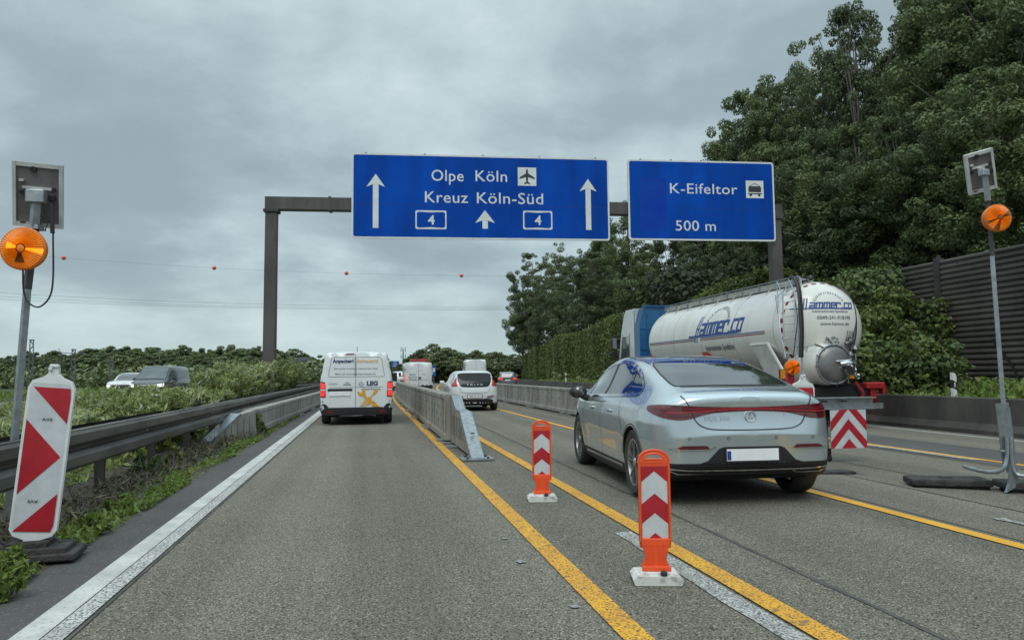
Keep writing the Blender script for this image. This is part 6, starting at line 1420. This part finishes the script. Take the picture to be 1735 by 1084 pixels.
def leaf_mesh(name, C, size, up=None, elong=1.0, seed=0, mats=None, flower=0.0, jitter=.6, wid=.36):
    """C (N,3) leaf centres; up (N,3) preferred normal or direction"""
    g = np.random.default_rng(seed); n = len(C)
    nr = g.normal(size=(n, 3)); 
    if up is not None: nr = nr*jitter + up
    nr /= np.linalg.norm(nr, axis=1, keepdims=True)+1e-9
    t = g.normal(size=(n, 3))
    if elong > 1.5 and up is not None: t = up + g.normal(size=(n, 3))*.45; nr = g.normal(size=(n, 3))
    t -= nr*np.sum(t*nr, 1, keepdims=True); t /= np.linalg.norm(t, axis=1, keepdims=True)+1e-9; b = np.cross(nr, t)
    s = size*g.uniform(.6, 1.35, (n, 1)); l = t*s*.5*elong; w = b*s*wid
    V = np.empty((n, 4, 3)); V[:, 0] = C-l; V[:, 1] = C+w+nr*s*.10; V[:, 2] = C+l; V[:, 3] = C-w+nr*s*.10
    me = bpy.data.meshes.new(name); me.vertices.add(4*n); me.vertices.foreach_set('co', V.reshape(-1).astype(np.float32))
    me.loops.add(4*n); me.loops.foreach_set('vertex_index', np.arange(4*n, dtype=np.int32)); me.polygons.add(n)
    me.polygons.foreach_set('loop_start', np.arange(0, 4*n, 4, dtype=np.int32)); me.polygons.foreach_set('loop_total', np.full(n, 4, dtype=np.int32))
    for m in mats: me.materials.append(m)
    if flower and len(mats) > 1: me.polygons.foreach_set('material_index', (g.random(n) < flower).astype(np.int32))
    me.update(); me.validate(); return me
def clumps(g, centers, radii, per, flat_=.7):
    out, ups = [], []
    for c, r in zip(centers, radii):
        k = max(8, int(per*r*r)); d = g.normal(size=(k, 3)); d /= np.linalg.norm(d, axis=1, keepdims=True)
        rr = r*g.uniform(.35, 1.0, (k, 1))**.55; p = d*rr; p[:, 2] *= flat_; out.append(p+c); ups.append(d+np.array([0, 0, .55]))
    return np.concatenate(out), np.concatenate(ups)
def make_tree(seed, H, R, zb, nclump, per, leaf, mats, trunk_r=.22, spread=1.0, cr=(.55, 1.15), name='broadleaf_tree', label='', group=None, branches=26, open_=0.0):
    g = np.random.default_rng(seed); r = empty(name, (0, 0, 0), 0, label, 'tree', group)
    cs, rs = [], []
    lobes = [(g.uniform(-.5, .5)*R, g.uniform(-.5, .5)*R, g.uniform(.35, .85), g.uniform(.45, .75)) for _ in range(6)]
    while len(cs) < nclump:
        lx, ly, lz, lr = lobes[g.integers(6)]
        d = g.normal(size=3); d /= np.linalg.norm(d); q = g.uniform(.45, 1.0)**.5
        x, y = lx+d[0]*R*lr*q, ly+d[1]*R*lr*q; z = zb+(H-zb)*np.clip(lz+d[2]*.42*q, 0.02, .985)
        t = (z-zb)/(H-zb); env = R*(math.sin(PI*min(1, .18+t*.80))**.6)*1.08
        if math.hypot(x, y) > env: continue
        cs.append((x, y, z)); rs.append(g.uniform(*cr)*(1.0-.35*t))
    C, U = clumps(g, np.array(cs), rs, per)
    o = bpy.data.objects.new('crown', leaf_mesh('crown', C, leaf, U, 1.2, seed, mats)); COL.objects.link(o); o.parent = r
    mb = MB(); lean = g.normal(size=2)*.25
    tp = [(0, 0, 0), (lean[0]*.3, lean[1]*.3, H*.3), (lean[0]*.8, lean[1]*.8, H*.6), (lean[0], lean[1], H*.92)]
    mb.tube(spline(tp, 4), list(np.interp(np.arange(13), [0, 12], [trunk_r, trunk_r*.15])), 8)
    for k in range(branches):
        c = cs[g.integers(len(cs))]; z0 = max(zb*.5, c[2]*g.uniform(.45, .75)); f = z0/H; p0 = (lean[0]*f, lean[1]*f, z0); md = ((p0[0]+c[0])/2, (p0[1]+c[1])/2, p0[2]*.4+c[2]*.6-.1)
        mb.tube(spline([p0, md, c], 3), list(np.linspace(trunk_r*.36*(1-.6*f), .02, 7)), 5, cap=False)
    mb.build('trunk', BARK, r, smooth=True)
    return r
GR1 = 'tall trees packed along the right side of the motorway'
TG = [make_tree(11, 15, 4.6, 3.2, 250, 760, .135, [LF1], label='x', group=GR1, cr=(.38, .90)), make_tree(12, 16, 4.8, 2.2, 250, 760, .135, [LF2], label='x', group=GR1, cr=(.38, .90)), make_tree(13, 14, 4.4, 2.8, 220, 760, .13, [LF1], label='x', group=GR1, cr=(.36, .85)),
      make_tree(14, 12, 4.2, 1.0, 230, 760, .13, [LF2], label='x', group=GR1, cr=(.38, .9)), make_tree(15, 16, 4.2, 5.0, 165, 700, .135, [LF3], label='x', group=GR1, cr=(.34, .70), branches=40)]
used = set()
def place_tree(k, px, Y, pytop, sx=1.0, label=None, protos=TG, zbase=None, rz=None):
    X = at(px, 600, Y).x; zb = zbase if zbase is not None else zterr(X-bend(Y), Y); H = {0: 15, 1: 16, 2: 14, 3: 12, 4: 16}.get(k, 10) if protos is TG else PH_[k]
    zt = at(px, pytop, Y).z; s = (zt-zb)/H; s_h = s**.65*sx if s < 1.35 else s*.9*sx
    o = protos[k] if (id(protos), k) not in used else copy_tree(protos[k])
    used.add((id(protos), k)); o.location = (X, Y, zb); o.scale = (s_h, s_h, s); o.rotation_euler = (0, 0, rz if rz is not None else (px*.37+Y) % 6.28); o['label'] = label or 'x'
    return o
trees = [(0, 1318, 50, 150, .82, 'tree whose leafy left edge rises just above the narrower blue sign'), (1, 1372, 46, 72, .72, 'tree with the highest peak left of the gap in the tree line'), (4, 1440, 42, 48, .9, 'tall thin-topped tree with visible branches near the middle of the wood'),
         (2, 1472, 38, 18, .72, 'spindly tree reaching the top of the sky gap'), (1, 1655, 36, -60, .9, 'tall tree just left of the right solar lamp, cut off by the picture top'), (0, 1700, 32, -120, .95, 'tall dark tree directly behind the right solar lamp panel'),
         (1, 1740, 29, -150, .95, 'dark tree at the right picture edge above the noise barrier'), (4, 1850, 28, -160, 1.0, 'tree outside the right picture edge reaching in with leaves'), (3, 1292, 58, 230, .85, 'leafy tree filling the space just right of the narrower blue sign'),
         (3, 1340, 37, 255, 1.0, 'lower leafy tree in front of the wood above the tanker rear'), (0, 1410, 33, 230, .9, 'lower dark tree standing above the tank top'), (3, 1480, 31, 215, 1.0, 'lower bright tree in front of the darker wood behind the ivy mound'),
         (3, 1288, 52, 158, .80, 'rounded tree at the left edge of the wood, above the narrower sign'), (2, 1550, 28, 205, .95, 'mid-height tree above the left end of the noise barrier'), (3, 1625, 27, 170, 1.0, 'mid-height tree left of the right lamp post above the noise barrier'), (3, 1705, 25, 130, 1.0, 'mid-height tree right of the right lamp post'),
         (2, 1200, 62, 345, .95, 'tree seen beneath the narrower blue sign'), (0, 1140, 66, 365, .9, 'dark tree seen below the left corner of the narrower blue sign'), (1, 1070, 70, 338, .85, 'tall tree showing in the gap between the two blue signs'),
         (3, 1030, 78, 385, .85, 'tree under the right end of the wide blue sign'), (1, 958, 84, 412, .95, 'rounded tree with the leftmost high crown beyond the wide sign'), (0, 905, 92, 430, .85, 'tree forming the left shoulder of the big tree group'),
         (3, 885, 104, 500, .80, 'small outermost tree at the left foot of the big tree group'), (2, 1000, 66, 430, .95, 'dark tree standing behind the tall hedge'), (3, 1100, 52, 430, .9, 'leafy tree behind the front end of the silo tank'),
         (0, 1180, 48, 420, .85, 'dark tree behind the middle of the silo tank'), (2, 1260, 44, 400, .85, 'dark tree behind the rear half of the silo tank'), (0, 1330, 55, 160, .95, 'tree deep in the wood left of the spindly one'), (1, 1440, 52, 85, .85, 'tree deep in the wood under the sky gap'), (0, 1560, 47, 118, .8, 'tree deep in the wood left of the right lamp'), (2, 1690, 42, -40, .95, 'tree deep in the wood behind the right lamp'), (1, 1745, 40, -90, 1.0, 'tree deep in the wood at the right edge'), (0, 940, 76, 470, .8, 'dark low tree rising over the far end of the hedge')]
for a in trees: place_tree(*a)
# dense understory, its leaves coloured dark to paint the shade between the trunks
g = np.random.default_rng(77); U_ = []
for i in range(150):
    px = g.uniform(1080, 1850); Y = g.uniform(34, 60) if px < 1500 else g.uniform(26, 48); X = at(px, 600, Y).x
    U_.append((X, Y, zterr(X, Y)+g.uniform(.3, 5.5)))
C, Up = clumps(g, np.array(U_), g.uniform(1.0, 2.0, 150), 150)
o = bpy.data.objects.new('undergrowth', leaf_mesh('undergrowth', C, .26, Up, 1.1, 5, [LFD])); COL.objects.link(o); tag(o, 'undergrowth filling the wood on the right, coloured dark for the shade between trunks', 'undergrowth', kind='stuff')

# tall clipped hedge
def box_leaves(g, n, f): P = np.array([f(*g.random(3)) for _ in range(n)]); return P
r = empty('hedge', (0, 0, 0), 0, 'tall clipped green hedge running ahead along the right of the motorway', 'hedge')
C, Up = [], []
for i in range(115000):
    u = g.random(); Y = 27+78*u**1.35; face = g.random(); xo = 15.35+bend(Y)+.12*math.sin(Y*.37)+.07*math.sin(Y*1.3+2)
    Hh = (4.9-.018*(Y-27)+.14*math.sin(Y*.31)+.05*math.sin(Y*1.1))
    if face < .72: z = .25+(Hh-.2)*g.random(); x = xo+abs(g.normal())*.22-.10; n_ = (-1, 0, .35)
    elif face < .92: z = Hh+g.normal()*.10+.1; x = xo+g.random()*1.8; n_ = (0, 0, 1)
    else: z = .25+Hh*g.random()+.2; x = xo+1.8*g.random(); n_ = (0, -1, .2); Y = 27+g.random()*.5
    C.append((x, Y, z)); Up.append(n_)
o = bpy.data.objects.new('hedge_leaves', leaf_mesh('hedge_leaves', np.array(C), .155, np.array(Up, float), 1.2, 6, [LFH], jitter=.55)); COL.objects.link(o); o.parent = r
mb = MB(); ys = [27.3]+list(range(30, 106, 4))
for a, b in zip(ys[:-1], ys[1:]): mb.add([(15.65+bend(y)+dx, y, z) for y in (a, b) for dx, z in ((0, .1), (0, 4.2-.018*(y-27)), (1.4, 4.2-.018*(y-27)), (1.4, .1))], [(0, 1, 5, 4), (1, 2, 6, 5), (2, 3, 7, 6)])
mb.build('hedge_core', LFH, r)
# shrubs at the foot of the hedge and ivy mounds
def shrub(name, label, X, Y, zb, Rr, H, mats, seed, leaf=.13, per=420, n=28, group=None, flower=0, elong=1.15, cat='shrub', upb=.0):
    g = np.random.default_rng(seed); r = empty(name, (X, Y, zb), 0, label, cat, group); cs = []
    for _ in range(n):
        a, q = g.uniform(0, 2*PI), math.sqrt(g.random()); cs.append((Rr*q*math.cos(a), Rr*q*math.sin(a), H*g.uniform(.15, .92)*(1-.45*q*q)))
    C, Up = clumps(g, np.array(cs), g.uniform(.22, .42, n)*min(Rr, H)*.9, per/(min(Rr, H)*.32)**0/1.0)
    if upb: Up = Up*.5+np.array([0, 0, upb])
    C[:, 2] = np.abs(C[:, 2])
    o = bpy.data.objects.new('foliage', leaf_mesh('foliage', C, leaf, Up, elong, seed, mats, flower)); COL.objects.link(o); o.parent = r
    mb = MB()
    for k in range(7): c = cs[k]; mb.tube([(0, 0, 0), (c[0]*.4, c[1]*.4, c[2]*.5), c], [.03, .02, .008], 5, cap=False)
    mb.build('stems', BARK, r); return r
for i, (px, Y, pyt, Rr, lab) in enumerate(((1428, 25, 462, 2.0, 'green climbing mound right behind the tank rear'), (1478, 22.5, 442, 2.2, 'tallest ivy-clad bush right of the tanker'), (1530, 21, 452, 1.8, 'bushy ivy mound overlapping the left end of the noise barrier'),
        (1440, 20.5, 560, 1.6, 'low dark bush just right of the tanker'), (1505, 19.6, 540, 1.6, 'lower bush in front of the ivy mounds'), (1570, 18.6, 560, 1.1, 'bush against the noise barrier post'), (1400, 28, 480, 2.2, 'bush showing over the top of the tank'), (1545, 19.2, 600, 1.2, 'lowest bush above the dark concrete wall'))):
    X = at(px, 600, Y).x; zb = zterr(X, Y); zt = at(px, pyt, Y).z
    shrub('ivy_bush', lab, X, Y, zb, Rr, zt-zb, [LFI if i % 2 else LFH], 100+i, .14, 700, 60)
for i, (px, Y) in enumerate(((960, 46), (978, 42), (995, 40), (940, 52), (1015, 37), (905, 62))):
    X = at(px, 640, Y).x; shrub('verge_shrub', ('leftmost', 'second', 'third', 'fourth', 'fifth', 'farthest')[i]+' pale shrub at the foot of the tall hedge, counted in building order' if False else 'pale feathery shrub at the foot of the tall hedge', 14.75+bend(Y), Y, .3, .5, 1.3, [LFW], 130+i, .09, 900, 14, 'pale shrubs along the hedge foot')
# right verge ground cover
g = np.random.default_rng(31); n = 30000; Y = 10+60*g.random(n)**1.6; X = 14.0+2.9*g.random(n)+np.array([bend(y) for y in Y]); Z = np.array([zterr(x-bend(y), y) for x, y in zip(X, Y)])+g.random(n)**1.5*.38
o = bpy.data.objects.new('verge_grass', leaf_mesh('verge_grass', np.stack([X, Y, Z], 1), .12, np.tile([0, -.3, 1.0], (n, 1)), 1.8, 8, [LFG, LFY], .08)); COL.objects.link(o); tag(o, 'weeds and grass behind the dark concrete wall', 'grass', kind='stuff')
# grass on the left verge
def tufts(name, label, cat, xr, yr, n, h, mats, seed, dens=None, elong=3.0, zo=0.0, flower=0.0, power=1.6, leaf=.03):
    g = np.random.default_rng(seed); Y = yr[0]+(yr[1]-yr[0])*g.random(n)**power; X = xr[0]+(xr[1]-xr[0])*g.random(n)
    keep = np.array([(dens is None) or g.random() < dens(x, y) for x, y in zip(X, Y)]); X, Y = X[keep], Y[keep]; m = len(X); X = X+np.array([bend(y) for y in Y])
    hh = h*g.uniform(.3, 1, m); C = np.stack([X, Y, hh*.5+zo+hh*(g.random(m)-.5)*.6], 1)
    U = np.stack([g.normal(size=m)*.5, g.normal(size=m)*.5, np.full(m, 1.0)], 1)
    o = bpy.data.objects.new(name, leaf_mesh(name, C, leaf, U, elong, seed, mats, flower, wid=.30)); COL.objects.link(o); return tag(o, label, cat, kind='stuff')
edge = lambda y: -2.17+.10*math.sin(y*1.7)+.06*math.sin(y*4.3)
tufts('grass', 'bright grass strip growing between the tarmac edge and the guardrail', 'grass', (-2.50, -2.02), (3.2, 45), 60000, .09, [LFG, LFY], 41, lambda x, y: (1.0 if abs(x-edge(y)) < .12+.05*math.sin(y*2.3) else .10)*(.15 if 5.3 < y < 6.1 and x > -2.3 else 1)*(1 if math.sin(y*.9+1) > -.7 else .3), 2.0, .01, .05)
tufts('weeds', 'dark sparse weeds on the bare soil below the guardrail', 'weeds', (-2.95, -2.3), (4, 40), 9000, .22, [LFD, LFI], 42, lambda x, y: .55, 2.2, .02, .4)
tufts('dead_stalks', 'dry brown stalks and litter below the guardrail', 'weeds', (-2.9, -2.35), (4.5, 22), 5000, .20, [pmat('dry_stalk', (.10, .085, .065), .9, col2=(.17, .14, .10), vs=5)], 43, None, 9.0, .02, leaf=.016)
# distinct plants along the rail foot
for i, (px, py, Y, h, m, lab) in enumerate(((292, 800, 10.6, .62, [LFY], 'tall yellow-green weed standing before the guardrail'), (235, 815, 9.6, .42, [LFI], 'dark leafy weed left of the yellow-green one under the rail'), (262, 800, 10.0, .36, [LFI], 'small dark weed between two others under the rail'),
                             (18, 975, 5.2, .24, [LFG], 'bright green clump at the bottom left corner'), (10, 1000, 4.75, .18, [LFG], 'small green clump nearest the camera on the left'), (155, 905, 6.5, .17, [LFG], 'green clump just right of the warning board foot'), (438, 738, 16.3, .55, [LFG], 'leafy weed climbing the joint of the white wedge'), (445, 735, 15.8, .4, [LFI], 'dark weed at the foot of the white wedge'), (200, 870, 7.6, .15, [LFG], 'low green clump halfway along the grass edge'))):
    X = at(px, py, Y).x; shrub('weed', lab, X, Y, .02, (.05+.08*h if h > .3 else .10), h, m, 200+i, .045 if h > .3 else .036, 9000 if h > .3 else 26000, 16, None, 0, 2.2, 'plant', 1.0 if i == 0 else .3)
# bushes on the central reservation
def spray_bush(name, label, X, Y, Rr, H, seed, mats, leaf=.10, nst=60, lps=60, fl=.10, group='bushes on the central reservation', zb=.12, lean=(.25, -.1)):
    g = np.random.default_rng(seed); r = empty(name, (X, Y, zb), 0, label, 'bush', group); C, U = [], []; mb = MB()
    for s in range(nst):
        a, q = g.uniform(0, 2*PI), math.sqrt(g.random()); bx, by = Rr*.6*q*math.cos(a), Rr*.6*q*math.sin(a); L = H*g.uniform(.55, 1.05); ox, oy = Rr*.55*math.cos(a)*g.uniform(.2, 1)+lean[0]*L*g.random(), Rr*.55*math.sin(a)*g.uniform(.2, 1)+lean[1]*L
        P = [np.array((bx, by, 0)), np.array((bx+ox*.35, by+oy*.35, L*.6)), np.array((bx+ox, by+oy, L*.95))]; pts = spline(P, 4)
        if s % 3 == 0: mb.tube(pts, list(np.linspace(.012, .004, len(pts))), 4, cap=False)
        for k in range(lps):
            t = g.uniform(.08, 1)**.8; i = min(int(t*8), 7); f = t*8-i; p = np.array(pts[i])*(1-f)+np.array(pts[i+1])*f; d = g.normal(size=3); C.append(p+d*.055*(1.3-t)*1.3); U.append(np.array([ox, oy, L])/L+d*.55)
    o = bpy.data.objects.new('foliage', leaf_mesh('foliage', np.array(C), leaf, np.array(U), 3.6, seed, mats, fl, wid=.22)); COL.objects.link(o); o.parent = r; mb.build('stems', BARK, r); return r
LFM = leafmat('median_foliage', (.200, .262, .080), (.320, .375, .135), .5)
bs_ = [(140, 11.8, 690, 1.3, 'leafy bush just right of the striped warning board'), (215, 12.3, 668, 1.2, 'pale narrow-leaved bush in front of the dark oncoming van'), (270, 13.6, 654, 1.4, 'flowering bush under the dark oncoming van'), (330, 15.0, 660, 1.2, 'bush right of the oncoming van with white blossom'), (370, 17.5, 662, 1.0, 'bush where the rail passes the wedge'),
       (412, 21, 632, 1.5, 'rising bush left of the gantry leg'), (440, 24, 612, 1.6, 'tall pale bush against the gantry leg'), (478, 28, 607, 1.8, 'tall bush right of the gantry leg'), (505, 33, 616, 1.8, 'bush nearest the left side of the white service van'), (60, 10.6, 705, 1.0, 'low bush left of the warning board'), (180, 15.5, 660, 1.3, 'bush behind the warning board right edge'), (100, 13.5, 680, 1.2, 'bush seen above the warning board foot rail'), (460, 38, 622, 1.8, 'bush far along the central reservation'), (8, 12.0, 690, .9, 'low bush at the left picture edge')]
for i, (px, Y, pyt, Rr, lab) in enumerate(bs_):
    X = min(at(px, 650, Y).x-.15, -3.45-Rr*.28+bend(Y)); zt = at(px, pyt, Y).z; spray_bush('median_bush', lab, X, Y, Rr*.62, max(.5, zt-.12), 300+i, [LFM if i % 3 else LFW, FLW], .034 if Y < 14 else .048, 190 if Y < 20 else 150, 150, .07)
tufts('ground_cover', 'tangled ground cover on the central reservation', 'ground cover', (-4.9, -3.1), (3, 60), 22000, .26, [LFG, LFM], 51, None, 3.0, .05, .5, leaf=.05)
tufts('opposite_verge_grass', 'rough grass beyond the opposite carriageway', 'grass', (-26, -19.6), (15, 120), 20000, .6, [LFG, LFY], 52, None, 2.5, .0, .3, 1.0, leaf=.12)
# distant trees, each its own tree
GR2 = 'distant trees along the horizon'
PH_ = {0: 10, 1: 10, 2: 10}
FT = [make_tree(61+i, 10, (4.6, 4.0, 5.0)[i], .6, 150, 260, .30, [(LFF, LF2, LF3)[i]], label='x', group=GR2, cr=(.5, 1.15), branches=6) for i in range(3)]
g = np.random.default_rng(9)
sky_l = [(-60, 600), (0, 597), (40, 604), (60, 596), (130, 590), (200, 586), (240, 585), (270, 590), (300, 587), (340, 593), (400, 590), (440, 592), (480, 594), (520, 601), (560, 605), (610, 612), (690, 613), (705, 604), (725, 590), (740, 586), (756, 584), (775, 592), (800, 597), (830, 596), (870, 598), (900, 598)]
sx_ = np.array([p[0] for p in sky_l]); sy_ = np.array([p[1] for p in sky_l])
px = -70; i = 0
while px < 905:
    for row in range(2):
        Y = (150 if px < 560 else 190)+row*(-32)+g.uniform(-8, 8)
        if 470 < px < 548: Y = 245-row*15
        if px > 690: Y = 135-row*25+g.uniform(-6, 6)
        if 560 <= px <= 690: Y = 230-row*15
        top = np.interp(px, sx_, sy_)+(g.uniform(-6, 9) if row == 0 else g.uniform(7, 20))
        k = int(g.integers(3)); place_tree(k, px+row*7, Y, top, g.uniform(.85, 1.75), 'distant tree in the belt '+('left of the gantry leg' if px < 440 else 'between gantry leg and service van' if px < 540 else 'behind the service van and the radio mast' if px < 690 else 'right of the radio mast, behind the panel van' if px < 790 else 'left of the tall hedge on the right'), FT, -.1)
        i += 1
    px += g.uniform(13, 20)*(1.0 if px < 560 else .9)
# low scrub filling under the distant trees
g = np.random.default_rng(19); U_ = []
for _ in range(420):
    pxx = g.uniform(-120, 930); Y = g.uniform(95, 150) if pxx < 560 else (g.uniform(105, 135) if pxx > 690 else g.uniform(180, 210))
    U_.append((at(pxx, 600, Y).x, Y, g.uniform(.2, 2.0)))
C, Up = clumps(g, np.array(U_), g.uniform(1.2, 2.4, 420), 26); C[:, 2] = np.abs(C[:, 2])
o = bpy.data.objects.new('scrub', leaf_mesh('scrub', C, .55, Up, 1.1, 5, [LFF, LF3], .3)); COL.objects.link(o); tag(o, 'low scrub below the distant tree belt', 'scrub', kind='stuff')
# litter: crumpled white wrapper by the guardrail
mb = MB(); gq = random.Random(4); pts = [(gq.uniform(-.05, .05), gq.uniform(-.04, .04), gq.uniform(0, .03)) for _ in range(12)]
fs = [(i, (i+3) % 12, (i+7) % 12) for i in range(12)]; mb.add(pts, fs); p = at(193, 850, 8.2)
o = mb.build('crumpled_wrapper', pmat('pale_wrapper', (.55, .65, .72), .4, col2=(.45, .5, .55), vs=20)); o.location = (p.x, 8.2, .04); tag(o, 'crumpled pale wrapper lying on the soil by the grass strip', 'litter')
